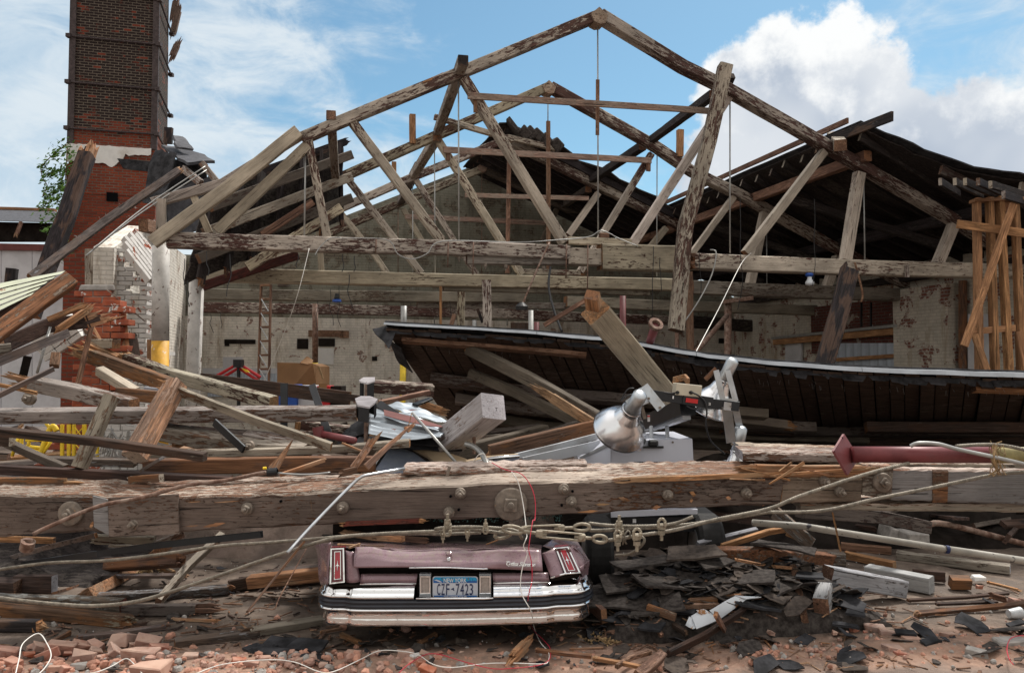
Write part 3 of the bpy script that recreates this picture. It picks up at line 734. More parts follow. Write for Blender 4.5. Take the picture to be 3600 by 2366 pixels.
def inpier(x,z):
 zt=z/Hp
 top=Hp-.12-(.55*abs(x-.42)if x>.42 else.35*abs(x-.42)*0)-.05*mn.noise(V((x*9,0,0)))
 if z>top or x<0:return False
 if z>Hp*.72 and x>Wp*.62 and RN.random()<.22:return False
 cx=Wp*.52+.16*sin(z*3.1)+.05*sin(z*11)
 if abs(x-cx)<.03 and RN.random()<.45:return False
 return.0 if False else(.012 if x>cx else True)
brickwork('front_brickwork',pf,BU,inpier,Wp,Hp,'painted_brick','mortar_painted',pier)
pr=pf+BU*(Wp+.02)
mb=MB()
def inside2(x,z):return z<Hp-.35-.25*x+.08*mn.noise(V((x*4,z,3)))
brickwork('return_brickwork',pr+BV*.06,BV,inside2,2.2,Hp,'painted_brick','mortar_painted',pier,th=.1)
cap=empty('brick_slab',P('f',490,850,12.8),'tilted chunk of pinkish bricks hanging over the top of the cracked pier','brick chunk')
mb=MB()
ux=(P('t4',1045,360,12.9)-P('t4',955,245,12.9)).normalized();uz=(P('t4',955,245,12.9)-P('t4',870,310,12.6)).normalized();uy=ux.cross(uz).normalized();R=Matrix((ux,uy,uz)).transposed()
for i in range(4):
 for j in range(7):
  if(i,j)in((0,6),(3,0)):continue
  mb.cbox(P('t4',955,250,12.85)+ux*(i*.2+(j%2)*.08-.02)-uz*(.04+j*.075)+uy*.02,(.2,.12,.062),R,0,.07,.004)
mb.build('bricks','painted_brick',cap)
lo=P('f',140,1390,9.6);lo.z=.75
def inlow(x,z):
 e=.42-(z-.0)*.0
 edge=.02+z*.62 if z<.9 else.56+(z-.9)*.12
 edge+=.05*mn.noise(V((0,z*7,3)))
 return x>edge and x<.98+.10*(z<.6)+.25*(z<.4)
lwall=empty('broken_garden_wall',P('f',230,1390,9.6),'stepped broken end of a low white painted brick wall behind the timber heap','wall')
brickwork('brickwork',lo,V((1,.05,0)),inlow,1.4,P('f',200,1060,9.6).z-.75,'bare_brick','mortar',lwall,th=.2)
brickwork('painted_face',lo+V((.16,-.12,0)),V((1,.05,0)),lambda x,z:inlow(x,z)and x>.3+.55*z if z<.9 else False,1.4,P('f',200,1060,9.6).z-.75,'painted_brick','mortar_painted',lwall,th=.04)
pe=empty('brick_pedestal',P('f',310,1100,10.4),'red brick pedestal with a flat pale stone cap in front of the cracked pier','pedestal')
mb=MB();a=P('t4',500,640,10.2);b=P('t4',745,640,10.4);zc=P('t4',600,588,10.3).z
mb.cbox((a+b)/2+V((0,.15,0))+V((0,0,zc-((a+b)/2).z-.05)),((b-a).length,.55,.09),frame(b-a),0,.12,.01);mb.build('cap','stone_grey',pe)
brickwork('column',V((a.x+.03,a.y-.02,1.15)),b-a,lambda x,z:(x>.02 and x<.50-.14*(z<.85)),.62,zc-1.25,'bare_brick','mortar',pe,th=.22)
mb=MB();wallquad(mb,P('f',215,1300,14.5),P('f',345,1300,14.5),0,[(0,P('f',300,900,14.5).z),(1,P('f',300,860,14.5).z)],.3)
mb.build('wall_remnant','brick_chimney_low',uv=True,label='patch of whitewashed red brick wall standing between chimney foot and cracked pier',cat='wall')
beam('wall_post',[P('t4',618,345,14.2),P('t4',618,620,14.2)],.15,.12,'weathered_paint',up=V((1,0,0)),label='short upright pale board fixed to the brick wall left of the cracked pier',cat='board')
mb=MB();c=P('t4',400,940,9.2);R=Matrix.Rotation(rad(-35),3,'Y')@Matrix.Rotation(rad(12),3,'X')
for i in range(3):
 for j in range(5):mb.cbox(c+R@V(((i-1)*.17,0,(j-2)*.07)),(.165,.2,.064),R,0,.08,.006)
mb.build('brick_lump','painted_brick',label='grey tumbled lump of bonded bricks tilted against the stepped wall end',cat='brick chunk')
# ------------------------------------------------------------------ roof trusses
def member(par,v,name,pts,hp,wr=1.0,mat='cream_peeling',dv=0.0,ends=('cut','cut'),endm='old_brown',jit=.013):
 """a truss member through line-of-sight points on the upright plane v; hp = its depth in the plane, in photo pixels"""
 q=[T(v+dv,*p)for p in pts]
 d=sum(p.y for p in q)/len(q);h=1.12*hp*d/2800
 return beam(name,q,h*wr,h,(mat,endm),par,ends=ends,up=(q[-1]-q[0]).cross(BV)if False else upin(q),jit=jit,taper=None)
def upin(q):
 x=(q[-1]-q[0]).normalized();u=BV.cross(x)
 return-u if u.z<0 or(abs(u.z)<.05 and u.x<0)else u
def rod(par,v,pts,r=.014,mat='conduit_grey',name='tie_rod',dv=0.0):
 mb=MB();mb.tube([T(v+dv,*p)for p in pts],r,6);return mb.build(name,mat,par,smooth=True)
def plate(par,v,t,X,Y,r,dv=-.13,mat='brace_wood'):
 c=T(v+dv,t,X,Y);r=r*c.y/2800
 pts=[c+BU*(r*x)+V((0,0,r*z))for x,z in((-1.05,.15),(-.55,.55),(0,1.05),(.6,.6),(1.1,.15),(.75,-.85),(.05,-1.0),(-.6,-.75))]
 mb=MB();mb.prism(pts,BV*.26);return mb.build('ridge_plate',mat,par)
def mitre(par,v,name,pts,hp,wr,mat,dv=0.0):return member(par,v,name,pts,hp,wr,mat,dv)
# ---- first truss
t1=empty('roof_truss',B(6,0,3.7),'nearest and tallest timber roof truss, peeling cream paint, ridge at the top of the picture','roof truss','timber roof trusses')
member(t1,0,'top_chord',[('t2',1765,112),('t2',850,490),('t2',0,838),('t1',2075,955)],34,1.15,'cream_worn')
member(t1,0,'top_chord',[('t2',1775,112),('t3',0,462),('t3',230,575),('t3',1000,1015),('t3',1880,1525),('t6',2180,340)],33,1.2,'cream_worn')
plate(t1,0,'t2',1774,108,30)
member(t1,0,'end_rafter',[('t1',2060,935),('t1',1530,1265),('t1',1050,1395)],30,.8,'cream_sound',.1)
member(t1,0,'end_brace',[('t1',2050,905),('t1',1560,1300),('t4',1045,300)],40,.8,'cream_sound',-.12)
member(t1,0,'web_brace',[('t1',2115,1000),('t4',1490,225)],32,.8,'cream_sound')
member(t1,0,'web_post',[('t1',2120,965),('t4',2250,270)],25,1.0)
member(t1,0,'web_brace',[('t2',78,845),('t5',690,290)],27,1.0,'cream_peeling')
member(t1,0,'web_brace',[('t2',840,540),('t5',1530,300)],30,1.0,'cream_peeling')
member(t1,0,'web_brace',[('t3',320,660),('t5',1990,325)],26,.9,'cream_sound',.05)
member(t1,0,'web_brace',[('t3',970,1045),('t6',430,375)],26,.9,'cream_sound')
member(t1,0,'web_post',[('t3',1215,1190),('t6',1118,420)],32,.9,'cream_sound')
member(t1,0,'web_post',[('t6',1860,180),('t6',1750,448)],30,.9,'cream_sound')
member(t1,0,'web_post',[('t1',1108,1370),('t4',1108,210)],28,.8,'cream_sound')
member(t1,0,'web_brace',[('t1',1310,1300),('t4',1440,235)],22,.8,'cream_sound',.12)
for p in([('t2',1762,165),('t5',1765,245)],[('t2',805,560),('t5',808,295)],[('t3',325,690),('t6',325,370)],[('t3',1243,1190),('t6',1252,432)],[('t1',2100,1010),('t4',2092,260)]):rod(t1,0,p,.013)
member(t1,0,'rod_casing',[('t2',1762,550),('t2',1760,930)],11,.5,'old_lumber')
member(t1,0,'collar_tie',[('t2',868,660),('t2',2346,752),('t3',182,765)],20,.35,'brace_wood',-.14)
member(t1,0,'tie_block',[('t2',920,690),('t2',922,775)],12,.6,'old_lumber',-.1)
member(t1,0,'bottom_chord',[('t4',1150,285),('t4',2346,318),('t5',700,335),('t5',1560,372)],46,1.0,'cream_peeling')
member(t1,0,'bottom_chord',[('t5',1775,400),('t5',2345,415)],80,.65,'cream_peeling',-.02)
member(t1,0,'bottom_chord',[('t5',860,415),('t5',1800,425),('t5',2342,465)],30,.9,'chord_grey',.03)
member(t1,0,'bottom_chord',[('t5',1545,395),('t5',1790,405)],52,.9,'cream_peeling',.02)
member(t1,0,'splice_timber',[('t5',1555,285),('t5',1990,300)],22,.8,'cream_worn')
member(t1,0,'bearing_block',[('t5',1775,250),('t5',1835,252)],14,1.2,'old_lumber')
member(t1,0,'bottom_chord',[('t6',60,430),('t6',1100,470),('t6',1700,488),('t6',2346,500)],46,1.0,'cream_peeling',0,('split','cut'))
for X,Y0,Y1 in((908,300,520),(1548,310,545),(1695,310,640),(735,285,470),(240,270,370)):
 rod(t1,0,[('t5',X,Y0),('t5',X-4,Y1)],.011,'rust_steel','iron_strap',-.15)
member(t1,0,'cleat',[('t6',1543,455),('t6',1543,538)],13,.5,'cream_sound',-.16)
for X,Y in((990,452),(810,400),(1130,460),(1390,470)):
 mb=MB();c=T(-.02,'t5',X,Y);mb.lathe(c,(0,0,-1),[(-.02,.0),(-.02,.03),(.03,.03),(.03,.012),(.07,.012),(.07,0)],8);mb.build('bolt','washer_iron',t1)
# ---- second truss
s2v=3.4
t2_=empty('roof_truss',B(6,s2v,3.7),'second timber roof truss, its ridge seen lower down through the first truss','roof truss','timber roof trusses')
member(t2_,s2v,'top_chord',[('t2',1425,600),('t2',650,935),('t2',0,1222),('t4',1700,370),('t4',1340,520)],29,1.1,'cream_worn')
member(t2_,s2v,'top_chord',[('t2',1435,602),('t2',2160,1010),('t3',60,1180),('t3',430,1360),('t6',1000,310),('t6',1600,620)],29,1.1,'cream_worn')
plate(t2_,s2v,'t2',1428,600,24)
member(t2_,s2v,'web_brace',[('t2',665,965),('t5',1240,520)],22,1.0,'cream_peeling')
member(t2_,s2v,'web_brace',[('t2',45,1235),('t5',550,510)],20,1.0,'cream_peeling')
member(t2_,s2v,'web_brace',[('t2',2130,1060),('t5',1640,500)],20,1.0,'cream_peeling')
member(t2_,s2v,'web_brace',[('t3',350,1355),('t6',60,380)],19,.9,'cream_sound')
member(t2_,s2v,'web_post',[('t6',562,95),('t6',460,600)],26,.9,'cream_sound')
member(t2_,s2v,'web_post',[('t6',1060,400),('t6',985,620)],25,.9,'cream_sound')
member(t2_,s2v,'web_brace',[('t4',1620,370),('t4',1370,500)],26,.9,'cream_sound')
member(t2_,s2v,'web_brace',[('t4',1750,365),('t4',1640,490)],22,.9,'cream_sound')
member(t2_,s2v,'web_post',[('t4',2180,50),('t4',2210,500)],18,.9,'cream_peeling')
for p in([('t2',1420,650),('t2',1420,840)],[('t2',640,985),('t5',645,505)],[('t2',2170,1070),('t5',2168,530)],[('t6',577,240),('t6',579,600)]):rod(t2_,s2v,p,.012)
member(t2_,s2v,'rod_casing',[('t2',1422,835),('t5',1424,500)],12,.8,'old_lumber')
member(t2_,s2v,'collar_tie',[('t2',700,1030),('t2',2130,1105)],19,.35,'brace_wood',-.14)
member(t2_,s2v,'tie_block',[('t2',733,1040),('t2',733,1105)],12,.6,'old_lumber',-.1)
member(t2_,s2v,'tie_block',[('t2',2112,1090),('t2',2110,1178)],13,.6,'old_lumber',-.1)
member(t2_,s2v,'bottom_chord',[('t4',1390,522),('t5',0,543),('t5',720,560),('t5',1500,575),('t5',2280,590)],40,1.1,'cream_peeling')
member(t2_,s2v,'bottom_chord',[('t5',700,605),('t5',1500,625),('t5',2110,640)],24,1.1,'chord_grey',.03)
member(t2_,s2v,'splice_timber',[('t5',1240,498),('t5',1640,510)],17,.8,'cream_worn',0,('split','split'))
member(t2_,s2v,'bottom_chord',[('t6',55,608),('t6',700,635),('t6',1200,650),('t6',1650,665)],40,1.0,'chord_grey')
# ---- third
v3=6.8
t3_=empty('roof_truss',B(6,v3,3.7),'third timber roof truss with torn black roofing at its ridge','roof truss','timber roof trusses')
member(t3_,v3,'top_chord',[('t2',1120,968),('t2',500,1215),('t2',0,1432),('t4',1700,470)],24,1.1,'cream_worn')
member(t3_,v3,'top_chord',[('t2',1120,955),('t2',1780,1285),('t2',2346,1560),('t5',2340,200)],26,1.1,'cream_worn')
member(t3_,v3,'web_brace',[('t2',510,1235),('t5',775,290),('t5',930,520)],17,1.0,'cream_peeling')
member(t3_,v3,'web_brace',[('t2',0,1470),('t5',240,400),('t5',320,520)],17,1.0)
member(t3_,v3,'web_brace',[('t2',1765,1330),('t5',1560,250)],19,1.0,'cream_sound')
member(t3_,v3,'web_brace',[('t5',2230,200),('t5',2125,330)],19,1.0,'cream_sound')
member(t3_,v3,'rod_casing',[('t2',1153,1110),('t5',1140,510)],12,.8,'old_lumber')
member(t3_,v3,'collar_tie',[('t2',850,1342),('t2',1700,1365)],14,.4,'brace_wood',-.14)
rod(t3_,v3,[('t2',490,1270),('t5',492,620)],.012)
member(t3_,v3,'bottom_chord',[('t4',1380,655),('t5',0,668),('t5',1255,678)],33,1.2,'chord_grey',ends=('cut','cut'))
member(t3_,v3,'bottom_chord',[('t5',1540,705),('t5',2260,735),('t6',1000,770)],32,1.2,'chord_grey')
member(t3_,v3,'splice_timber',[('t5',520,728),('t5',1540,735)],20,.8,'chord_grey',.05)
# ---- fourth against the gable
v4=10.0
t4_=empty('roof_truss',B(6,v4,3.7),'farthest timber truss, lying against the brick gable end','roof truss','timber roof trusses')
member(t4_,v4,'top_chord',[('t2',975,1160),('t2',400,1400),('t2',0,1570),('t4',1380,610)],22,1.0,'cream_worn')
member(t4_,v4,'top_chord',[('t2',975,1160),('t2',1560,1440),('t5',2300,100)],22,1.0,'rafter_paint')
plate(t4_,v4,'t2',970,1150,17)
member(t4_,v4,'web_brace',[('t2',425,1440),('t5',560,300)],16,.9,'cream_sound')
member(t4_,v4,'web_brace',[('t2',1480,1440),('t5',1380,290)],16,.9,'rafter_paint')
member(t4_,v4,'collar_tie',[('t2',440,1490),('t5',1400,165)],15,.4,'brace_wood',-.14)
for X in(390,965):rod(t4_,v4,[('t2',X,1400 if X<500 else 1200),('t5',X,520)],.012,'rust_steel')
member(t4_,v4,'bottom_chord',[('t4',1300,745),('t5',0,760),('t5',1000,785),('t5',2250,835)],30,1.1,'cream_worn')
member(t4_,v4,'bottom_chord',[('t6',0,840),('t6',565,880)],36,1.1,'roof_wood')
for X in(640,1140,1350):rod(t4_,v4,[('t5',X,740),('t5',X,870)],.02,'conduit_grey','hanger')
# ---- purlins and loose members lying across the trusses
def across(name,a,b,hp,mat,label,cat,ends=('cut','cut'),endm='old_brown',w=1.0,group=None):
 d=(a.y+b.y)/2;h=hp*d/2800
 return beam(name,[a,b],h*w,h,(mat,endm),ends=ends,label=label,cat=cat,group=group)
pg='purlins joining the trusses'
across('purlin',T(-.5,'t2',838,415),T(3.3,'t2',660,915),32,'weathered_paint','upper left purlin with its blackened square end poking over the nearest truss','purlin',endm='charred',group=pg)
across('purlin',T(3.2,'t2',660,940),T(6.7,'t2',500,1200),28,'weathered_paint','short purlin stepping down from the second truss to the third at left','purlin',group=pg)
across('purlin',T(6.6,'t2',530,1140),T(10,'t2',405,1390),26,'rafter_paint','farthest left purlin, dark, reaching from the third truss to the gable','purlin',group=pg)
across('purlin',T(.1,'t3',210,650),T(3.4,'t2',2130,965),27,'roof_wood','right-hand purlin running back from the leaning post to the second truss','purlin',endm='old_lumber',group=pg)
across('purlin',T(3.5,'t2',2070,1005),T(6.7,'t2',1725,1235),26,'roof_wood','right-hand purlin between second and third truss, pale sawn end at its foot','purlin',endm='old_lumber',group=pg)
across('purlin',T(6.9,'t2',1700,1300),T(10.3,'t2',1510,1420),22,'rafter_paint','dim purlin beneath the right roof between third truss and gable','purlin',group=pg)
across('purlin',T(-.1,'t1',2275,790),T(2.6,'t1',2305,1220),30,'weathered_paint','steep purlin dropping behind the left rafter of the nearest truss','purlin',endm='old_lumber',group=pg)
across('loose_batten',T(3.0,'t2',640,805),T(3.2,'t2',1180,965),18,'cream_worn','thin cream batten lying aslant between the second truss ridge and the left purlin','batten')
across('loose_batten',T(6.2,'t2',1140,945),T(6.4,'t2',1480,1025),18,'cream_worn','short pale batten under the torn roofing at the third ridge','batten')
across('upright_stub',T(3.3,'t2',488,790),T(3.3,'t2',490,990),21,'new_lumber','orange upright stub standing on the left slope of the second truss','timber stub',endm='new_lumber')
across('upright_stub',T(3.3,'t2',2328,895),T(3.3,'t2',2326,1080),21,'new_lumber','orange upright stub standing on the right slope of the second truss','timber stub',endm='new_lumber')
across('upright_stub',T(6.8,'t2',362,1115),T(6.8,'t2',362,1210),16,'new_lumber','small orange stub on the third truss seen through the left webs','timber stub',endm='new_lumber')
across('loose_batten',T(-.1,'t2',560,572),T(-.05,'t2',700,508),8,'new_lumber','thin orange strip lying on the left rafter of the nearest truss','batten')
beam('leaning_post',[T(-.35,'t3',292,455),T(-.4,'t3',180,980),T(-.5,'t6',20,180),T(-.8,'t5',2300,905)],.19,.22,('cream_worn','old_brown'),up=V((1,.35,0)),label='tall leaning peeling post crossing in front of the nearest truss on its right slope',cat='post',roll=14)
beam('post_stub',[T(-.1,'t3',335,520),T(.1,'t3',300,600)],.12,.12,('charred','charred'),label='small blackened stub beside the head of the tall leaning post',cat='timber stub')
# ------------------------------------------------------------------ roofs still standing
def rfx(u):return zroof(u)
rr=empty('standing_roof',B(12,5,5),'dark standing roof slope at right seen from beneath, black covering over close rafters','roof')
def deck(name,par,uv_corners,dz,th,mat,nx=14,ny=14,amp=.03,zf=None):
 zf=zf or rfx
 (u0,v0),(u1,v1),(u2,v2),(u3,v3_)=uv_corners
 def fn(s,t):
  u=(u0*(1-s)+u1*s)*(1-t)+(u3*(1-s)+u2*s)*t;v=(v0*(1-s)+v1*s)*(1-t)+(v3_*(1-s)+v2*s)*t
  e=amp*6*mn.noise(V((u*3,v*3,7)))if(t in(0,1)or s in(0,1))else 0
  return B(u,v+e,zf(u)+dz+amp*mn.noise(V((u*1.1,v*1.1,4))))
 vs,fs,_=grid(fn,nx,ny,thick=V((0,0,th)));mb=MB();mb.add(vs,fs);return mb.build(name,mat,par)
def zsag(u):return rfx(u)-(.16*sin(min(1,max(0,(u-10.9)/2.6))*pi)if 10.9<u<13.5 else 0)+(.10 if u>13.4 else 0)
deck('decking',rr,[(10.95,-.35),(15.6,-2.3),(15.6,10.7),(10.95,10.7)],.33,.03,'roof_wood',22,20,.018,zsag)
deck('roofing_felt',rr,[(10.9,-.45),(15.7,-2.6),(15.7,10.7),(10.9,10.7)],.375,.025,'tarpaper',26,20,.02,zsag)
for k in range(24):
 v=-1.9+k*.53;u0=10.92 if v>-.3 else 10.95+(-.3-v)*2.2
 uu=u0+RN.uniform(-.05,.12)
 beam('rafter',[B(uu,v,zsag(uu)+.24),B((uu+15.3)/2,v,zsag((uu+15.3)/2)+.24),B(15.4,v,zsag(15.4)+.24)],.06,.17,('rafter_paint' if k<3 else 'roof_wood','weathered_paint'),rr)
for u in(10.85,):beam('edge_board',[B(u,-.2,rfx(u)+.45),B(u,10.5,rfx(u)+.45)],.04,.10,('old_lumber','old_brown'),rr)
beam('edge_purlin',[B(11.25,-.2,rfx(11.25)+.03),B(11.25,10.5,rfx(11.25)+.03)],.16,.18,('old_lumber','old_brown'),rr)
beam('purlin',[B(13.4,-1.0,rfx(13.4)+.02),B(13.4,10.5,rfx(13.4)+.02)],.18,.2,('roof_wood','old_brown'),rr)
beam('wall_plate',[B(15.0,-2.0,4.0),B(15.0,10.6,4.0)],.2,.16,('roof_wood','old_brown'),rr)
for k in range(3):
 v=1.2+k*3.2;beam('knee_brace',[B(11.4,v+1.2,rfx(11.4)-.1),B(13.9,v-.4,4.3)],.13,.16,('roof_wood','old_brown'),rr)
beam('loose_plank',[P('t3',960,985,14.4),P('t3',1440,800,12.6)],.05,.16,('charred','charred'),label='long charred plank jutting into the sky above the right roof',cat='plank')
beam('purlin',[P('t3',1085,1000,13.3),P('t3',1030,940,15.2)],.2,.19,('weathered_paint','old_lumber'),label='sawn square purlin end under the peak of the right roof',cat='purlin',group=pg)
for i,(x0,y0,x1,y1)in enumerate(((1770,1250,1900,1330),(1870,1250,2060,1340),(1940,1250,2160,1350),(2030,1250,2200,1330),(2115,1270,2346,1340),(2205,1340,2346,1385))):
 beam('rafter_tail',[P('t3',x0,y0,11.9-.1*i),P('t3',x1,y1,13.2-.1*i)],.05,.11,('roof_wood','weathered_paint'),rr)
rb=empty('standing_roof',B(9,8.5,6),'remaining strip of right roof slope over the last bay, ragged black shingles at its ridge','roof')
deck('decking',rb,[(6.4,6.6),(11,6.6),(11,10.8),(6.4,10.8)],.24,.03,'roof_wood',14,12,.02)
deck('roofing_felt',rb,[(6.3,6.5),(11,6.5),(11,10.8),(6.3,10.8)],.275,.03,'shingle',18,12,.05)
for k in range(9):v=6.65+k*.5;beam('rafter',[B(6.5,v,rfx(6.5)+.14),B(11,v,rfx(11)+.14)],.06,.16,('roof_wood','old_brown'),rb)
for i,(x,y)in enumerate(((1185,880),(1250,925),(1300,930),(1350,945),(1400,975),(1475,1005))):
 c=T(6.5,'t2',x,y);mb=MB();R=Matrix.Rotation(rad(-35-RN.uniform(0,15)),3,'Y')@Matrix.Rotation(rad(RN.uniform(-15,15)),3,'X')
 mb.cbox(c,(.10 if i==0 else.26,.5,.42 if i==0 else.30),R,0,.1,.02);mb.build('shingle_tab','shingle',rb)
rl=empty('collapsed_roof_slope',P('f',1000,680,13.5),'dark roof slope sagging behind the left end of the nearest trusses, boards seen from below','roof piece')
qa,qb,qc,qd=P('t1',1420,1320,12.7),P('t1',2350,985,14.6),P('t4',2350,150,14.3),P('t4',1270,590,12.4)
sheet('boarding',[qa,qb,qc,qd],.04,'roof_wood',rl,16,10,.05)
nrm=(qb-qa).cross(qd-qa).normalized();nrm=nrm if nrm.y<0 else-nrm
for k in range(7):
 s=.05+.15*k;a=qa.lerp(qb,s)+nrm*.12;b=qd.lerp(qc,s+.02)+nrm*.12
 beam('rafter',[a,b],.06,.15,('roof_wood','old_brown'),rl,ends=('cut','split'))
for s,m in((.2,'rafter_paint'),(.48,'weathered_paint'),(.75,'rafter_paint')):
 a=qa.lerp(qd,s)+nrm*.28;b=qb.lerp(qc,s)+nrm*.28;beam('purlin',[a,b],.13,.16,(m,'old_brown'),rl)
beam('edge_board',[qa+nrm*.04,qb+nrm*.04],.05,.14,('charred','charred'),rl,ends=('split','split'))
beam('loose_rafter',[P('t4',2346,60,12.9),P('t4',1700,470,12.4)],.11,.15,('cream_worn','old_brown'),label='peeling loose rafter slanting beneath the sagging left roof slope',cat='rafter')
beam('loose_rafter',[P('t4',2050,385,14.5),P('t4',1390,600,14)],.14,.16,('red_timber','old_brown'),label='reddish rafter lying low behind the left end of the bottom chords',cat='rafter')
beam('loose_rafter',[P('t4',2150,20,13.2),P('t4',1800,250,12.9)],.10,.12,('old_lumber','old_brown'),label='short brown rafter hanging left of the tie rod behind the nearest truss',cat='rafter')
# ------------------------------------------------------------------ columns and pipes
def column(t,X0,Y0,X1,Y1,d,r,mat,label,foot=None,fy=None,cat='column',name='round_column',group='round columns under the trusses'):
 a=P(t,X0,Y0,d);b=P(t,X1,Y1,d);b=a+(b-a)*((a.z)/(a.z-b.z))
 if foot:
  root=empty(name,b,label,cat,group);k=(P(t,X0,fy,d)-a).length/(b-a).length;m=a.lerp(b,k)
  mb=MB();mb.tube([a,m],r,20);mb.build('shaft',mat,root,smooth=True);mb=MB();mb.tube([m,b],r*1.002,20);mb.build('painted_foot',foot,root,smooth=True);return root
 mb=MB();mb.tube([a,b],r,18);return mb.build(name,mat,None,True,label,cat,group)
column('t4',1107,325,1098,1420,11.3,.118,'white_paint','thick flaking white column with an amber foot, under the nearest truss end','amber_paint',975)
column('t4',1352,555,1322,1420,14.4,.13,'white_paint','thick plain white column standing behind the amber footed one')
column('t5',430,735,420,1420,16,.062,'conduit_grey','slim grey post with a yellow foot left of the fallen roof slab','yellow_paint',1100)
column('t4',2167,720,2165,1330,16.5,.06,'rust_steel','slim rusty post with a yellow foot beside the cardboard box','yellow_paint',1125)
column('t5',1303,765,1303,960,15,.05,'conduit_grey','slim light grey post just above the middle of the fallen roof slab')
column('t5',915,832,915,940,18,.05,'conduit_grey','short grey post behind the two peeling uprights')
column('t5',1342,845,1342,960,17,.055,'maroon_pipe','slim dark red post next to the light grey post')
column('t5',1935,665,1935,1000,17,.065,'maroon_pipe','dark red pipe post left of the leaning peeling post')
column('t5',2308,640,2308,1090,17.5,.05,'rust_steel','thin dark pipe post just behind the foot of the leaning peeling post')
column('t6',312,715,310,1110,16.5,.075,'rust_steel','dark brown steel post above the upper lamp at right')
beam('steel_girder',[P('t6',275,708,16.4),P('t6',480,680,16.4)],.12,.08,'rust_steel',label='short rusty girder arm on top of the dark brown steel post',cat='girder')
mb=MB();mb.tube([P('t6',305,800,16.2),P('t6',75,1070,14.5)],.05,8);mb.build('brace_pipe','rust_steel',None,True,'rusty diagonal brace pipe running down from the dark brown post','pipe')
beam('thin_post',[P('t6',42,500,13),P('t6',54,1085,13)],.10,.11,('old_lumber','old_brown'),up=V((1,0,0)),label='thin weathered pole hanging from the chord right of the leaning peeling post',cat='pole')
beam('upright_timber',[P('t5',825,640,12.3),P('t5',820,1000,12.3)],.12,.115,('cream_worn','old_brown'),up=V((1,0,0)),label='shorter narrow peeling upright behind the slab, left of its brown neighbour',cat='upright')
beam('upright_timber',[P('t5',998,558,11.5),P('t5',1008,1000,11.5)],.13,.13,('cream_worn','old_brown'),up=V((1,0,0)),label='taller brown peeling upright behind the slab with its top against the chord',cat='upright')
beam('thin_stick',[P('t5',683,600,13),P('t5',682,910,13)],.03,.04,'new_lumber',up=V((1,0,0)),label='thin orange stick standing left of the peeling uprights',cat='stick')
beam('thin_stick',[P('t5',778,790,11.5),P('t5',742,910,11.5)],.06,.06,('old_lumber','fresh_split'),up=V((1,0,0)),label='short orange stub leaning behind the top edge of the slab',cat='stick')
beam('dark_board',[P('t5',1225,850,12.5),P('t5',1225,960,12.5)],.03,.28,'dark_board',up=V((1,0,0)),label='small dark board standing behind the slab near the grey post',cat='board')
beam('dark_stick',[P('t5',935,755,13),P('t5',972,850,13)],.05,.05,'charred',up=V((1,0,0)),label='short black stick hanging below the second chord',cat='stick')
beam('loose_plank',[P('t5',1680,695,11),P('t5',1395,868,11.2)],.04,.06,('old_lumber','dark_board'),label='thin brown plank hanging aslant from the chords beside the big cream post',cat='plank')
beam('charred_post',[P('t6',1145,488,12),P('t6',1080,770,11.7),P('t6',945,1230,11.2)],.13,.25,('charred','charred'),up=V((1,.4,0)),roll=18,ends=('split','cut'),spl=.12,label='black charred post leaning between the right chord and the fallen slab',cat='post')
sf=empty('stud_frame',P('f',3480,1330,12.6),'orange new lumber stud frame standing at the right edge','stud frame')
for X0,Y0,X1,w_ in((2020,20,2040,.20),(2108,12,2150,.20),(2178,8,2248,.2),(2283,8,2330,.2)):
 beam('stud',[P('t6',X0,Y0-20,12.6),P('t6',X1,1300,12.2)],.12,.088,('new_lumber','new_lumber'),sf,up=V((1,.1,0)),roll=0)
beam('top_plate',[P('t6',1990,15,12.6),P('t6',2420,0,12.6)],.18,.05,'new_lumber',sf)
beam('cross_rail',[P('t6',1885,172,12.4),P('t6',2450,250,12.2)],.04,.13,'new_lumber',sf)
beam('cross_rail',[P('t6',1990,910,12.3),P('t6',2285,885,12.3)],.04,.10,'new_lumber',sf)
beam('diagonal_brace',[P('t6',2275,35,12.2),P('t6',1935,1010,12.0)],.04,.11,'new_lumber',sf,up=V((1,0,0)))
beam('short_brace',[P('t6',2005,930,12.2),P('t6',2110,1230,12.0)],.04,.10,'new_lumber',sf,up=V((1,0,0)))
beam('short_brace',[P('t6',2310,910,12.0),P('t6',2370,1230,12.0)],.04,.08,'new_lumber',sf,up=V((1,0,0)))
ld=empty('wooden_ladder',P('t4',1810,1285,17.5),'tall wooden step ladder with grey braces leaning upright behind the left trusses','ladder')
L0,L1,L2,L3=P('t4',1795,590,17.2),P('t4',1775,1290,17.2),P('t4',1862,588,17.2),P('t4',1848,1290,17.2)
beam('side_rail',[L0,L1],.09,.035,'old_lumber',ld,up=V((1,0,0)));beam('side_rail',[L2,L3],.09,.035,'old_lumber',ld,up=V((1,0,0)))
for k in range(8):
 s=.005+k*.137;beam('tread',[L0.lerp(L1,s),L2.lerp(L3,s)],.10,.045,'old_lumber',ld)
 if k<7 and k>0:mb=MB();mb.tube([L0.lerp(L1,s)+V((.03,-.05,0)),L2.lerp(L3,s+.12)+V((-.03,-.05,0))],.012,5);mb.build('metal_brace','galvanised',ld)
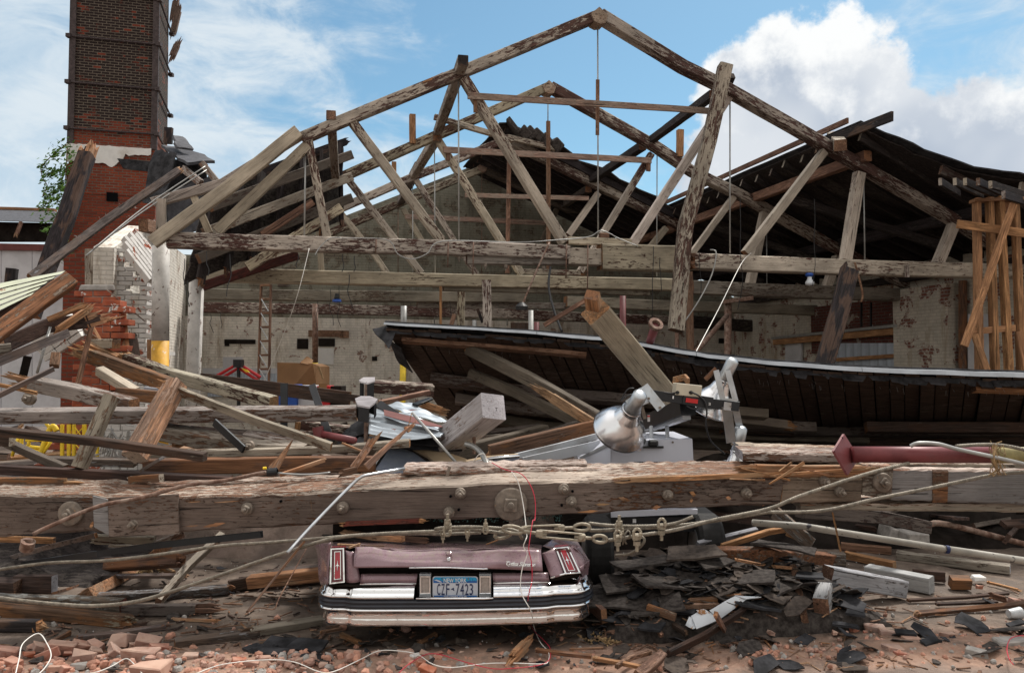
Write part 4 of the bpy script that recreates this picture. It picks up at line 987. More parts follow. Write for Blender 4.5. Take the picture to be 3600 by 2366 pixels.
# ------------------------------------------------------------------ the great beam in front, with bolts and washers
def slab_beam(name,front_top,front_bot,back_dir,par,mats,jit=.008,label=None,cat=None,ends=(None,None),seed=3,n=60):
 """front face between two point rows, swept back along back_dir"""
 def row(pts,s):
  k=s*(len(pts)-1);i=min(int(k),len(pts)-2);return pts[i].lerp(pts[i+1],k-i)
 vs=[];fs=[];fm=[]
 for i in range(n+1):
  s=i/n;a=row(front_top,s);b=row(front_bot,s);bd=V(back_dir);up=(a-b).normalized()
  j=lambda q:V((0,jit*mn.noise(V((s*23,q*5,seed))),jit*1.6*mn.noise(V((s*23,q*5+2,seed)))))
  c=.012+.012*abs(mn.noise(V((s*31,1,seed))))+(.03*max(0,mn.noise(V((s*17,6,seed)))-.25))
  vs+=[b+up*c+j(0),a-up*c+j(1),a+bd.normalized()*c+j(2),a+bd+j(3),b+bd+j(4),b+bd.normalized()*c+j(5)]
 for i in range(n):
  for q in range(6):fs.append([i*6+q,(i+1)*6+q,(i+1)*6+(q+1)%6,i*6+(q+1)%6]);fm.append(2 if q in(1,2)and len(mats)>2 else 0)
 fs+=[[0,1,2,3,4,5],[n*6+q for q in range(6)][::-1]];fm+=[1,1]
 c=(vs[0]+vs[-1])/2;M=Matrix.Translation(c)
 return tag(mk(name,[v-c for v in vs],fs,list(mats),par,M,fm),label,cat)
DB=5.95
gb=empty('great_timber',P('f',1500,1760,DB),'massive fallen timber with iron bolts along its face, lying across the purple car','timber')
ft=[('f',-60,1738),('f',0,1741),('s1',840,1150),('s1',1000,1190),('s1',2346,1140),('s2',850,1105),('s2',1500,1075),('s2',2346,1030),('s3',600,1020),('s3',1250,1000),('s3',2346,975),('s4',200,980)]
fb=[('f',-60,1890),('f',0,1888),('s1',860,1480),('s1',1010,1520),('s1',2346,1455),('s2',850,1415),('s2',1500,1375),('s2',2346,1360),('s3',600,1325),('s3',1250,1285),('s3',2346,1240),('s4',200,1230)]
A_=[P(*p,DB)for p in ft];Bb=[P(*p,DB+.04)for p in fb]
def resample(pts,k=40):
 xs=[p.x for p in pts];out=[]
 for i in range(k+1):
  x=xs[0]+(xs[-1]-xs[0])*i/k;j=0
  while j<len(xs)-2 and xs[j+1]<x:j+=1
  out.append(pts[j].lerp(pts[j+1],(x-xs[j])/(xs[j+1]-xs[j])))
 return out
A_,Bb=resample(A_,60),resample(Bb,60)
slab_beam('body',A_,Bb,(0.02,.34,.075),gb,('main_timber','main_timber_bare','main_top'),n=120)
def toplay(name,rows,th,dep,mat,seed,y0):
 pts=[P(*p,y0)for p in rows];pts=resample(pts,40)
 return slab_beam(name,pts,[p-V((0,0,th))for p in pts],(0,dep,dep*.03),gb,mat,jit=.010,seed=seed,n=90)
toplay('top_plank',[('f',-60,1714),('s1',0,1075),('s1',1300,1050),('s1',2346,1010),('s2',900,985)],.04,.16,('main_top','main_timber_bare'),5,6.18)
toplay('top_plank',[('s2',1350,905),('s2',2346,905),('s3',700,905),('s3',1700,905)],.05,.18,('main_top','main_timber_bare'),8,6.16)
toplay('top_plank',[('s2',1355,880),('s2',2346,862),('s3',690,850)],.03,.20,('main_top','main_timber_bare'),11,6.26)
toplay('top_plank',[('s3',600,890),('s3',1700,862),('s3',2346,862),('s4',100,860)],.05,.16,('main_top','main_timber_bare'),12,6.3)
beam('split_strip',[P('s3',1080,1005,5.94),P('s3',1700,985,5.96),P('s3',2346,958,5.97),P('s4',260,925,5.98)],.06,.035,('fresh_split','fresh_split'),gb,ends=('split','split'),jit=.09)
beam('split_strip',[P('s4',-120,915,6.0),P('s4',400,930,6.0),P('s4',860,925,6.0)],.10,.085,('fresh_split','fresh_split'),gb,ends=('split','split'),jit=.07)
beam('split_strip',[P('s4',200,955,5.93),P('s4',890,905,5.9)],.02,.022,('fresh_split','fresh_split'),gb,ends=('split','split'),jit=.09)
beam('split_strip',[P('s2',830,1405,5.98),P('s2',1500,1380,5.96)],.08,.03,('red_timber','fresh_split'),gb,ends=('split','split'),jit=.09,spl=.1)
def gash(t,X0,Y0,X1,Y1,wd,mat='fresh_split'):
 a,b=P(t,X0,Y0,DB-.003),P(t,X1,Y1,DB-.003);n=7;d=(b-a);up=V((0,0,1));vs=[];
 for i in range(n+1):
  s=i/n;p=a+d*s;k=sin(pi*min(1,max(.05,s)))*wd*RN.uniform(.5,1.1);vs+=[p+up*k*.5,p-up*k*.5]
 mb=MB();mb.add(vs,[[i*2,i*2+1,i*2+3,i*2+2]for i in range(n)]);mb.prism([vs[0],vs[2*n//2*1],vs[1]],V((0,.01,0)));return mb.build('gash',mat,gb)
def washer(t,X,Y,r,par,nut=.42,d=DB,mat='washer_iron',rot=None,dome=True,sq=True):
 c=P(t,X,Y,d+.005);mb=MB();R_=r/TILE[t][2]*d/2800
 pr=[(-.01,R_),(.012,R_*1.0),(.022,R_*.93),(.030 if dome else.024,R_*.55),(.034 if dome else.024,.001)]
 mb.lathe(c,(0,-1,0),pr,30);o=mb.build('washer',mat,par,smooth=False)
 mb=MB();k=R_*nut;Rm=Matrix.Rotation(rad(RN.uniform(0,60)if rot is None else rot),3,'Y')
 mb.cbox(c+V((0,-.045,0)),(k*2,.045,k*2),Rm,0,.12,.002);mb.lathe(c,(0,-1,0),[(.03,k*.55),(.10,k*.55),(.105,k*.3),(.105,0)],12);mb.build('nut',mat,o)
 return o
washer('s1',650,1315,112,gb,.38);washer('s1',1238,1412,62,gb,.5);washer('s1',2270,1268,55,gb,.55)
washer('s2',797,1260,55,gb,.5);washer('s2',1875,1130,52,gb,.6);washer('s2',1770,1305,52,gb,.55)
washer('s3',-10,1230,152,gb,.38,rot=3);washer('s3',473,1090,52,gb,.55);washer('s3',542,1205,52,gb,.55);washer('s3',1425,1143,50,gb,.55);washer('s3',2147,1128,48,gb,.6)
for t,X,Y in(('s2',225,1205),('s2',1783,1160),('s2',1857,1283),('s3',555,1113),('s3',456,1242)):
 mb=MB();mb.lathe(P(t,X,Y,DB-.004),(0,-1,0),[(-.02,.010),(.001,.010),(.001,0)],10);mb.build('bolt_hole','black_void',gb)
mb=MB();mb.tube([P('s2',1752,975,6.0),P('s2',1775,885,6.0)],.012,7);mb.build('iron_pin','washer_iron',gb)
for g in(('s1',1000,1270,1080,1240,.05),('s1',1720,1215,1840,1205,.012),('s1',1700,1435,1820,1425,.012),('s1',1860,1440,2070,1400,.03),('s1',1960,1215,2200,1200,.012),('s2',500,1190,515,1320,.01),('s3',970,1170,1090,1200,.035),('s3',600,1305,800,1290,.02),('s3',760,1235,900,1230,.025),('s3',1280,1270,1370,1250,.035),('s3',1625,1120,1690,1150,.04),('s3',1630,1200,1660,1190,.04),('s3',1960,1170,2010,1180,.03),('s1',820,1440,860,1400,.06)):gash(*g)
mb=MB();mb.prism([P('s1',848,1155,DB-.012),P('s1',985,1190,DB-.008),P('s1',998,1515,DB-.008),P('s1',862,1440,DB-.012)],V((0,.02,0)));mb.build('joint_plate','beam_grey',gb)
beam('rebate_block',[P('s1',1640,1320,DB-.01),P('s1',1000,1350,DB-.012)],.02,.29,('main_timber','main_timber'),gb)
# ------------------------------------------------------------------ right hand beams
rbm=empty('right_beam',P('f',3300,1780,6.0),'grey painted heavy beam at right carrying on from the splintered end of the great timber','beam')
def facebox(name,t,quad,d,dep,mats,par,n=20,back=None,jit=.006,seed=1):
 a,b,c,e=[P(t,x,y,d)for x,y in quad]
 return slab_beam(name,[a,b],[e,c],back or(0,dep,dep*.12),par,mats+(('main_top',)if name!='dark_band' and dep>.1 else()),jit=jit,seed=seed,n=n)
facebox('main_face','s4',[(1130,905),(2500,925),(2500,1245),(1130,1195)],5.98,.3,('beam_grey','main_timber'),rbm)
facebox('dark_band','s4',[(1510,918),(1655,920),(1645,1222),(1512,1218)],5.972,.02,('old_brown','old_brown'),rbm,6)
facebox('joint_block','s4',[(872,870),(1150,885),(1130,1190),(862,1150)],5.97,.3,('chord_grey','chord_grey'),rbm)
facebox('split_end','s4',[(150,975),(865,990),(850,1210),(120,1225)],5.96,.3,('main_timber','fresh_split'),rbm)
facebox('lower_ledge','s4',[(300,1225),(2500,1235),(2500,1310),(300,1285)],6.06,.3,('chord_grey','chord_grey'),rbm)
facebox('upper_plank','s4',[(800,848),(2500,848),(2500,918),(800,880)],6.06,.3,('chord_grey','block_grey'),rbm)
facebox('upper_plank','s4',[(-230,752),(720,770),(720,862),(-230,836)],6.12,.22,('weathered_paint','block_grey'),rbm)
facebox('upper_plank','s4',[(-240,712),(700,742),(700,765),(-240,735)],6.3,.2,('weathered_paint','block_grey'),rbm)
washer('s4',1045,1030,88,rbm,.42,5.95);washer('s4',512,1020,46,rbm,.6,5.94);washer('s4',655,1118,46,rbm,.6,5.94)
for i,(x0,y0,x1,y1)in enumerate(((10,1045,330,850),(-250,900,200,1010),(300,905,560,965),(100,930,215,850),(-350,1000,-30,1010))):
 beam('long_splinter',[P('s4',x0,y0,5.86),P('s4',x1,y1,5.92)],.012,.016 if i else.026,('fresh_split','fresh_split'),jit=.15,group='splinters on the broken beam end',label='pale orange splinter sticking from the broken beam end left of the red plate',cat='splinter',taper=(.4,1))
rp_=empty('red_pipe_post',P('f',3100,1600,5.8),'fallen dark red steel pipe post with a square base plate, lying on the right beam','pipe post')
mb=MB();mb.tube([P('s4',770,775,5.75),P('s4',2050,780,5.72)],.058,28);mb.build('pipe','maroon_pipe',rp_,smooth=True)
mb=MB();mb.tube([P('s4',2050,780,5.72),P('s4',2700,785,5.70)],.0585,28);mb.build('pipe_end','olive_pipe',rp_,smooth=True)
mb=MB();pl=[P('s4',680,588,5.78),P('s4',820,808,5.86),P('s4',712,966,5.66),P('s4',583,745,5.58)]
mb.prism(pl,V((.018,.005,0)));mb.build('base_plate','maroon_pipe',rp_)
for(x,y,d)in((678,625,5.75),(603,750,5.6),(780,798,5.83),(700,925,5.66)):
 mb=MB();mb.lathe(P('s4',x,y,d-.004),(-.5,-.8,0),[(-.006,.008),(.004,.008),(.004,0)],10);mb.build('bolt_hole','black_void',rp_)
# ------------------------------------------------------------------ wire ropes
def rope(name,pts,r,label,mat='cable_steel',cat='cable',lay=.11,strands=6,k=8,group=None,parent=None):
 q=catmull(pts,k);cum=[0]
 for a,b in zip(q,q[1:]):cum.append(cum[-1]+(b-a).length)
 L=cum[-1];n=int(L/(lay/7));mb=MB();j=0;cen=[]
 for i in range(n+1):
  s=L*i/n
  while j<len(cum)-2 and cum[j+1]<s:j+=1
  cen.append(q[j].lerp(q[j+1],(s-cum[j])/max(1e-6,cum[j+1]-cum[j])))
 upv=V((0,0,1));A=[];Bn=[]
 for i in range(n+1):
  d=(cen[min(i+1,n)]-cen[max(i-1,0)]).normalized();a=d.cross(upv)
  if a.length<.1:a=d.cross(V((1,0,0)))
  a.normalize();b=a.cross(d);A.append(a);Bn.append(b)
 r*=.72
 for st in range(strands):
  pp=[cen[i]+A[i]*(cos(2*pi*(st/strands+L*i/n/lay))*r*.62)+Bn[i]*(sin(2*pi*(st/strands+L*i/n/lay))*r*.62)for i in range(n+1)]
  mb.tube(pp,r*.40,5,cap=True)
 return mb.build(name,mat,parent,True,label,cat,group)
rope('wire_rope',[P('s5',-60,870,5.2),P('s5',0,875,5.25),P('s5',500,930,5.3),P('s5',900,945,5.35),P('s5',1300,895,5.38),P('s5',1800,740,5.4),P('s5',2346,550,5.42),P('s6',300,450,5.42),P('s6',700,330,5.44),P('s6',1100,290,5.48),P('s6',1700,262,5.5),P('s6',2000,250,5.5),P('s6',2300,290,5.48)],.0185,'lower steel cable sagging from the left edge over the left corner of the purple car')
rope('wire_rope',[P('s5',-60,620,5.6),P('s5',300,570,5.6),P('s5',500,550,5.6),P('s5',1000,530,5.6),P('s5',1500,470,5.62),P('s5',2000,400,5.64),P('s5',2346,375,5.64),P('s6',400,345,5.64),P('s6',800,310,5.66),P('s6',1000,295,5.66),P('s6',1500,285,5.64),P('s6',1730,290,5.6),P('s6',2060,275,5.58)],.017,'upper steel cable running from the left edge under the great timber')
rope('wire_rope',[P('s6',1640,245,5.46),P('s6',1730,232,5.44),P('s6',2000,225,5.46),P('s6',2346,250,5.46),P('s6',2420,300,5.46),P('s6',2440,330,5.48)],.0175,'short doubled cable tail clamped above the purple car lid',cat='cable')
rope('wire_rope',[P('s7',830,335,5.46),P('s7',900,345,5.46),P('s7',1180,300,5.48),P('s7',1500,250,5.5),P('s7',1900,150,5.5),P('s7',2346,60,5.5),P('s8',300,-60,5.5),P('s8',900,-10-330*0-250,5.55),P('s4',1290,855,5.68)],.019,'steel cable rising from the turnbuckle hook to pass under the red pipe')
rope('wire_rope',[P('s7',700,190,5.6),P('s7',950,215,5.6),P('s7',1300,215,5.6),P('s7',1500,190,5.6),P('s7',1660,130,5.58)],.018,'short cable tail ending in a rounded tip beneath the great timber')
rope('wire_rope',[P('s7',690,235,5.62),P('s7',760,258,5.62),P('s7',1100,240,5.6),P('s7',1500,215,5.62),P('s7',1900,160,5.64),P('s7',2346,88,5.66),P('s4',0,1305,5.66),P('s4',500,1290,5.66),P('s4',1000,1180,5.68),P('s4',1500,1080,5.7),P('s4',2050,965,5.72),P('s4',2346,935,5.72),P('s4',2500,930,5.72)],.019,'long steel cable crossing the face of the right beam to the right edge')
rope('wire_rope',[P('s4',1720,700,5.66),P('s4',2000,685,5.63),P('s4',2200,700,5.62),P('s4',2500,770,5.6)],.019,'short steel cable looped over the top of the red pipe')
mb=MB();mb.tube(catmull([P('s4',1305,700,5.66),P('s4',1380,672,5.64),P('s4',1560,680,5.62),P('s4',1750,730,5.60),P('s4',2100,805,5.57),P('s4',2500,900,5.55)],6),.014,12);mb.build('bent_conduit','conduit_grey',None,True,'bent grey metal conduit draped over the red pipe','conduit')
mb=MB()
for k in range(14):
 p=P('s4',2060+RN.uniform(-30,40),680,5.64);q_=[p+V((RN.gauss(0,.02),RN.gauss(0,.02)-.02,-.02*i+RN.gauss(0,.012)))for i in range(0,12,2)];mb.tube(catmull(q_,3),.003,4)
for k in range(6):
 q_=[P('s4',2060+k*8,690,5.6),P('s4',2080+RN.uniform(-30,60),830,5.56),P('s4',2120+RN.uniform(-20,40),960,5.66)];mb.tube(catmull(q_,4),.003,4)
mb.build('frayed_twine','dry_leaf',label='tangle of frayed brown twine knotted round the red pipe',cat='twine')
rope('wire_rope',[P('s7',1180,305,5.45),P('s7',1215,345,5.43),P('s7',1170,410,5.44),P('s7',1080,470,5.5),P('s7',950,485,5.6)],.015,'loose hooked cable end dangling below the clamps onto the black shingles')
rope('wire_rope',[P('s7',1015,385,5.44),P('s7',1030,310,5.42),P('s7',1065,255,5.43),P('s7',1085,300,5.42),P('s7',1035,345,5.44),P('s7',1050,380,5.45)],.009,'small frayed loop of cable between the two lower clamps')
def clamp(t,X,Y,d,s,label,flip=1):
 root=empty('cable_clamp',P(t,X,Y,d),label,'cable clamp','clamps on the steel cables');c=P(t,X,Y,d);s*=.74
 mb=MB();mb.cbox(c+V((0,.0,0)),(.055*s,.06*s,.05*s),None,0,.2,.004)
 for sx in(-1,1):mb.tube([c+V((sx*.022*s,-.03*s,.0)),c+V((sx*.024*s,-.032*s,-.045*s*flip)),c+V((sx*.012*s,-.03*s,-.06*s*flip)),c+V((0,-.03*s,-.064*s*flip))],.0105*s,8)
 mb.build('saddle','clamp_steel',root,smooth=False)
 mb=MB();mb.lathe(c+V((0,-.02*s,.02*s*flip)),(0,0,flip),[(0,.024*s),(.03*s,.024*s),(.03*s,.012*s),(.07*s,.012*s),(.07*s,0)],6);mb.build('nut','clamp_steel',root)
 mb=MB();mb.lathe(c+V((.02*s,-.04*s,-.03*s*flip)),(0,-1,0),[(0,.014*s),(.02*s,.014*s),(.02*s,0)],6);mb.build('bolt','clamp_steel',root)
clamp('s6',1757,215,5.42,1.25,'largest upright clamp at the left end of the doubled cable, its bolt sticking up');clamp('s6',2105,225,5.44,.85,'small clamp on the doubled cable just right of the largest upright one')
clamp('s6',1715,300,5.48,.75,'small hanging clamp under the largest upright one',-1);clamp('s6',1938,285,5.48,.75,'small hanging clamp between the two upright ones at left',-1)
clamp('s7',980,225,5.52,1.25,'fat clamp on the upper cable right of the turnbuckles');clamp('s7',965,330,5.42,1.2,'fat clamp on the lower cable with its bolt pointing down',-1)
clamp('s7',1140,320,5.42,1.35,'rounded clamp where the cable end turns down',-1);clamp('s7',1365,225,5.50,1.3,'rightmost clamp on the cables below the great timber',-1)
def turnb(t,a,b,c_,e,d,label):
 """eye at a, body b..c, eye at e"""
 A,Bq,C,E=[P(t,x,y,d)for x,y in(a,b,c_,e)]
 root=empty('turnbuckle',Bq.lerp(C,.5),label,'turnbuckle');x=(C-Bq).normalized();R=frame(x)
 mb=MB()
 for off in(-1,1):mb.cbox(Bq.lerp(C,.5)+R@V((0,0,off*.022)),((C-Bq).length,.024,.011),R,0,.15)
 for e_ in(Bq,C):mb.cbox(e_,(.05,.036,.05),R,0,.22,.002)
 mb.build('body','clamp_steel',root)
 for p,q_,dirn in((Bq,A,-1),(C,E,1)):
  mb=MB();dd=(q_-p);n=dd.normalized();side=n.cross(V((0,1,0))).normalized();L=dd.length
  mb.tube([p-n*.05,p+n*(L*.45)],.0115,10)
  loop=[p+n*(L*.42)]+[p+n*(L*.72)+n*(-.28*L*cos(2*pi*k/12))*1.0+side*(.024*sin(2*pi*k/12))for k in range(0,13)]
  mb.tube(loop,.0115,10);mb.build('eye_bolt','clamp_steel',root,smooth=True)
turnb('s7',(-90,235),(250,285),(640,320),(870,340),5.42,'front lower turnbuckle with an open eye at its right end')
turnb('s7',(-160,310),(110,250),(450,235),(715,225),5.52,'rear upper turnbuckle half hidden behind the front one')
# ------------------------------------------------------------------ rods, conduits, wires
def pipe(name,pts,r,mat,label,cat='pipe',n=10,k=6,group=None):
 mb=MB();mb.tube(catmull(pts,k)if len(pts)>2 else pts,r,n);return mb.build(name,mat,None,True,label,cat,group)
rr_=empty('rusty_rod',P('s1',300,1500,5.5),'rusty bent rod with a round iron fitting, lying over the great timber at left','rod')
mb=MB();mb.tube(catmull([P('s1',300,1510,5.5),P('s1',450,1435,5.55),P('s1',900,1250,5.7),P('s1',1300,1170,5.78),P('s1',1700,1060,5.85),P('s1',2080,1010,5.95),P('s1',2346,955,6.0),P('s2',90,940,6.0)],5),.0145,10);mb.build('bar','rust_steel',rr_,smooth=True)
mb=MB();c=P('s5',250,395,5.48);mb.lathe(c,(.35,-.25,.9),[(-.03,.02),(-.03,.045),(.035,.045),(.035,.02)],16);mb.box(c+V((.0,0,.03)),(.08,.03,.03));mb.build('iron_fitting','rust_steel',rr_)
mb=MB();mb.lathe(P('s2',150,935,5.98),(1,0,.1),[(-.04,.02),(-.035,.03),(.035,.03),(.04,.02)],12);mb.build('cable_tie_clamp','black_steel',rr_)
mb=MB();mb.lathe(P('s2',80,900,5.96),(1,0,.1),[(-.012,0),(-.012,.010),(.012,.010),(.012,0)],8);mb.build('yellow_cap','yellow_paint',rr_)
pipe('thin_conduit',[P('s2',200,945,5.97),P('s2',450,960,5.95),P('s2',680,940,5.98)],.007,'conduit_grey','thin grey wire along the great timber right of the yellow cap','conduit')
pipe('silver_conduit',[P('s6',290,460,5.25),P('s2',500,1440,5.45),P('s2',870,1060,5.72),P('s2',960,985,5.78),P('s2',1030,962,5.82),P('s2',1360,905,6.05)],.0115,'galvanised','silver conduit bent over the great timber, its straight end pointing down left','conduit',k=3)
beam('flat_bar',[P('s6',440,360,5.42),PG('s6',-80,1000,5.0)],.01,.035,('old_brown','old_brown'),up=V((1,0,1)),label='flat dark lath leaning from the cable down to the dirt left of the car',cat='lath')
pipe('hanging_string',[P('s6',460,425,5.35),P('s6',330,660,5.2),PG('s6',210,880,5.05),PG('s6',165,975,5.0),PG('s6',60,965,5.0),PG('s6',-20,970,5.0)],.004,'old_lumber','thin brown cord hanging left of the purple car','string',6)
pipe('white_wire',[P('s3',-5,930,5.70),P('s3',60,1040,5.68),P('s3',105,1250,5.66),P('s3',135,1500,5.5),PG('s7',130,330,5.36,.08,.36),PG('s7',105,405,5.36,.08,.36),PG('s7',140,470,5.36,.08,.36),PG('s7',95,600,5.34,.08,.36),PG('s7',78,740,5.32,.08,.36),PG('s7',95,850,5.3,.08,.36),PG('s7',175,1000,5.28,.08,.36),PG('s7',205,1150,5.2,.08,.36),PG('s7',260,1280,5.05,.08,.36),PG('s7',335,1370,4.95,.08,.36),PG('s7',330,1455,4.8,.08,.36),PG('s7',270,1478,4.75,.08,.36),PG('s7',0,1470,4.75,.08,.36),PG('s6',2100,1475,4.76,.08,.36),PG('s6',1800,1510,4.72,.08,.36),PG('s6',1620,1480,4.76,.08,.36),PG('s6',1480,1390,4.9,.08,.36),PG('s6',1300,1358,5.0,.08,.36),PG('s6',1120,1360,4.97,.08,.36),PG('s6',950,1440,4.86,.08,.36),PG('s6',720,1545,4.68,.08,.36),PG('s6',580,1550,4.66,.08,.36),PG('s6',350,1460,4.8,.08,.36),PG('s6',100,1440,4.84,.08,.36),PG('s5',2050,1480,4.72,.08,.36),PG('s5',1800,1564,4.62,.08,.36)],.0032,'wire_white','long white wire draped over the car and looping through the front rubble','wire',6,5)
pipe('white_wire',[P('s5',140,1580,4.6),P('s5',175,1430,4.75),P('s5',210,1290,4.9),P('s5',350,1198,5.02),P('s5',430,1290,4.9),P('s5',468,1400,4.8),P('s5',420,1500,4.7),P('s5',350,1575,4.6)],.0032,'wire_white','white wire hoop standing over the bricks in the lower left corner','wire',6)
pipe('white_wire',[PG('s5',640,1564,4.6,.08,.36),PG('s5',850,1560,4.6,.08,.36),PG('s5',1020,1500,4.66,.08,.36),PG('s5',1150,1430,4.72,.08,.36),PG('s5',1220,1470,4.68,.08,.36),PG('s5',1310,1575,4.58,.08,.36)],.0032,'wire_white','short white wire arching over the bricks beside the hoop','wire',6)
pipe('red_wire',[P('s2',2160,850,6.0),P('s3',-60,915,5.8),P('s3',80,950,5.7),P('s3',170,1060,5.66),P('s3',212,1200,5.62),P('s3',210,1370,5.55),PG('s7',190,170,5.45,.08,.36),PG('s7',160,360,5.36,.08,.36),PG('s7',155,440,5.35,.08,.36),PG('s7',180,560,5.34,.08,.36),PG('s7',182,720,5.33,.08,.36),PG('s7',150,860,5.3,.08,.36),PG('s7',145,1030,5.26,.08,.36),PG('s7',195,1160,5.18,.08,.36),PG('s7',300,1270,5.05,.08,.36),PG('s7',350,1340,4.98,.08,.36),PG('s7',340,1440,4.84,.08,.36),PG('s7',240,1490,4.76,.08,.36),PG('s7',0,1518,4.72,.08,.36),PG('s6',2150,1518,4.72,.08,.36),PG('s6',1900,1455,4.8,.08,.36),PG('s6',1700,1395,4.88,.08,.36),PG('s6',1560,1390,4.9,.08,.36),PG('s6',1400,1480,4.76,.08,.36),PG('s6',1310,1560,4.64,.08,.36)],.003,'wire_red','red wire hanging beside the white one across the car lid','wire',6,5)
pipe('red_wire',[PG('s8',2346,1215,4.95,.08,.36),PG('s8',2230,1240,4.9,.08,.36),PG('s8',2190,1330,4.8,.08,.36),PG('s8',2210,1430,4.7,.08,.36),PG('s8',2250,1485,4.66,.08,.36)],.003,'wire_red','short thin red wire curling in the lower right corner','wire',6)
pipe('galvanised_conduit',[P('s2',1432,395,6.9),P('s2',1840,855,6.5)],.0125,'conduit_grey','straight grey conduit leaning in front of the big white post','conduit')
pipe('bent_pipe',[P('s2',1920,680,6.7),P('s2',1990,700,6.65),P('s2',2060,760,6.55),P('s2',2110,850,6.4),P('s2',2130,900,6.35)],.022,'conduit_grey','thick bent grey pipe curving down behind the great timber','pipe')
pipe('red_white_wires',[P('s2',1985,850,6.4),P('s2',2040,780,6.3),P('s2',2090,770,6.3),P('s2',2120,820,6.3),P('s2',2200,880,6.2)],.004,'wire_white','short loop of white wire round the bent grey pipe','wire',6)
pipe('yellow_wire',[P('s2',1425,400,6.85),P('s2',1400,500,6.8),P('s2',1340,600,6.75),P('s2',1260,700,6.7)],.004,'fresh_split','thin yellowish wire trailing from the tip of the straight grey conduit','wire',5)
pipe('white_string',[T(-.3,'t6',470,372),T(-.4,'t6',400,450),P('t6',250,750,11.2),P('t6',70,1090,9.6)],.006,'wire_white','white cord stretched from the right chord down to the fallen slab','string',6)
pipe('white_string',[T(-.3,'t4',2125,340),T(-.5,'t4',2050,640),P('t4',1960,900,11.5),P('t4',1800,1290,12)],.005,'wire_white','white cord running from the left chord down past the ladder','string',6)
pipe('grey_cable',[T(-.3,'t5',0,270),T(-.3,'t5',310,280),T(-.32,'t5',390,380),T(-.35,'t5',490,412),T(-.35,'t5',590,375),T(-.3,'t5',700,290),T(-.3,'t5',1200,298),T(-.3,'t5',1500,280),T(-.3,'t5',1700,260),T(-.3,'t5',1780,218),T(-.3,'t5',1850,240),T(-.3,'t5',1900,268),T(-.3,'t5',2040,325)],.008,'conduit_grey','pale grey cable swagged along the front of the nearest bottom chord','cable',6)
pipe('grey_cable',[T(-.3,'t4',2346,268),T(-.3,'t4',2270,270),T(-.3,'t4',2200,330),T(-.35,'t4',2165,385)],.008,'conduit_grey','short grey cable dangling in front of the left part of the chord','cable',6)
pipe('dangling_pole',[T(-.4,'t5',1430,300),T(-.6,'t5',1330,520),T(-.8,'t5',1240,735)],.014,'rust_steel','grey conduit hanging aslant from the chord with a black cup at its end','conduit',8)
pipe('black_hose',[T(-.2,'t5',1438,465),T(-.4,'t5',1425,600),T(-.6,'t5',1460,760),T(-.8,'t5',1516,912)],.018,'wire_black','black hose hanging from the middle of the chord','hose',8)
pipe('grey_cable',[T(-.3,'t6',190,350),T(-.4,'t6',230,370),T(-.4,'t6',200,520),T(-.5,'t6',110,700),T(-.5,'t6',0,860)],.012,'conduit_grey','grey cable hanging in a bow left end of the right chord','cable',6)
pipe('hanging_strap',[T(-.2,'t6',1183,435),T(-.2,'t6',1235,640),T(-.2,'t6',1225,710)],.018,'old_lumber','brown strap hanging beside the charred post','strap',6)
mb=MB()
for t,x,y,L in[('t4',1270,410,250),('t4',1290,560,180),('t4',1420,360,170),('t4',1580,380,290),('t4',2050,385,90),('t5',10,380,120),('t5',55,520,230),('t5',90,390,110),('t5',2145,325,500),('t5',2190,400,230),('t6',115,360,330),('t6',905,0,600),('t6',395,0,760)]:
 p=[T(-.25,t,x+RN.uniform(-6,6)*i,y+L*i/4)for i in range(5)];mb.tube(catmull(p,3),.006,4)
for t,x,y,L in[('t4',1380,580,300),('t4',1515,780,110),('t4',1448,790,130),('t4',2270,620,250),('t4',2330,580,300),('t4',2180,700,210),('t5',745,700,230)]:
 p=[T(4,t,x+RN.uniform(-6,6)*i,y+L*i/4)for i in range(5)];mb.tube(catmull(p,3),.006,4)
o=mb.build('hanging_wires','wire_black',label='thin loose electrical wires dangling from the truss chords',cat='wires');o['kind']='stuff'
bl=empty('light_bulb',T(-.1,'t6',872,530),'white bulb in a blue socket hanging under the right chord','bulb')
mb=MB();mb.lathe(T(-.1,'t6',870,510),(0,0,-1),[(0,.06),(.03,.07),(.06,.05)],12);mb.build('socket','blue_plastic',bl)
mb=MB();mb.lathe(T(-.1,'t6',872,520),(0,0,-1),[(0,.035),(.08,.04),(.13,.075),(.17,.07),(.19,0)],14);mb.build('globe','bulb_white',bl,smooth=True)
bl=empty('light_socket',T(2,'t4',2315,680),'small blue and black light socket hanging left of centre','socket')
mb=MB();mb.lathe(T(2,'t4',2315,650),(0,0,-1),[(0,.03),(.08,.05),(.12,.02)],10);mb.build('holder','black_plastic',bl)
mb=MB();mb.lathe(T(2,'t4',2315,690),(0,0,-1),[(0,.07),(.04,.08),(.05,.04)],12);mb.build('cap','blue_plastic',bl)
mb=MB();mb.lathe(T(-.8,'t5',1240,738),(0,0,-1),[(-.06,.03),(0,.09),(.05,.085),(.05,0)],14);mb.build('black_cup','black_plastic',label='round black fitting at the foot of the dangling conduit',cat='fitting')
pp=empty('rusty_pipe_stub',P('t5',2140,950,9.2),'upright rusty red pipe stub with a flared open mouth beside the big cream post','pipe stub')
mb=MB();mb.tube([P('t5',2110,1010,9.2),P('t5',2162,865,9.0)],.048,16);mb.build('tube','maroon_pipe',pp,smooth=True)
mb=MB();c=P('t5',2163,858,8.98);ax=V((.25,-.75,.6)).normalized();mb.lathe(c,ax,[(-.06,.05),(-.03,.085),(.01,.085),(.01,.05),(-.04,.045)],18);mb.build('flange','rust_steel',pp)
mb=MB();mb.lathe(c,ax,[(-.03,.046),(-.03,0)],14);mb.build('bore','black_void',pp)
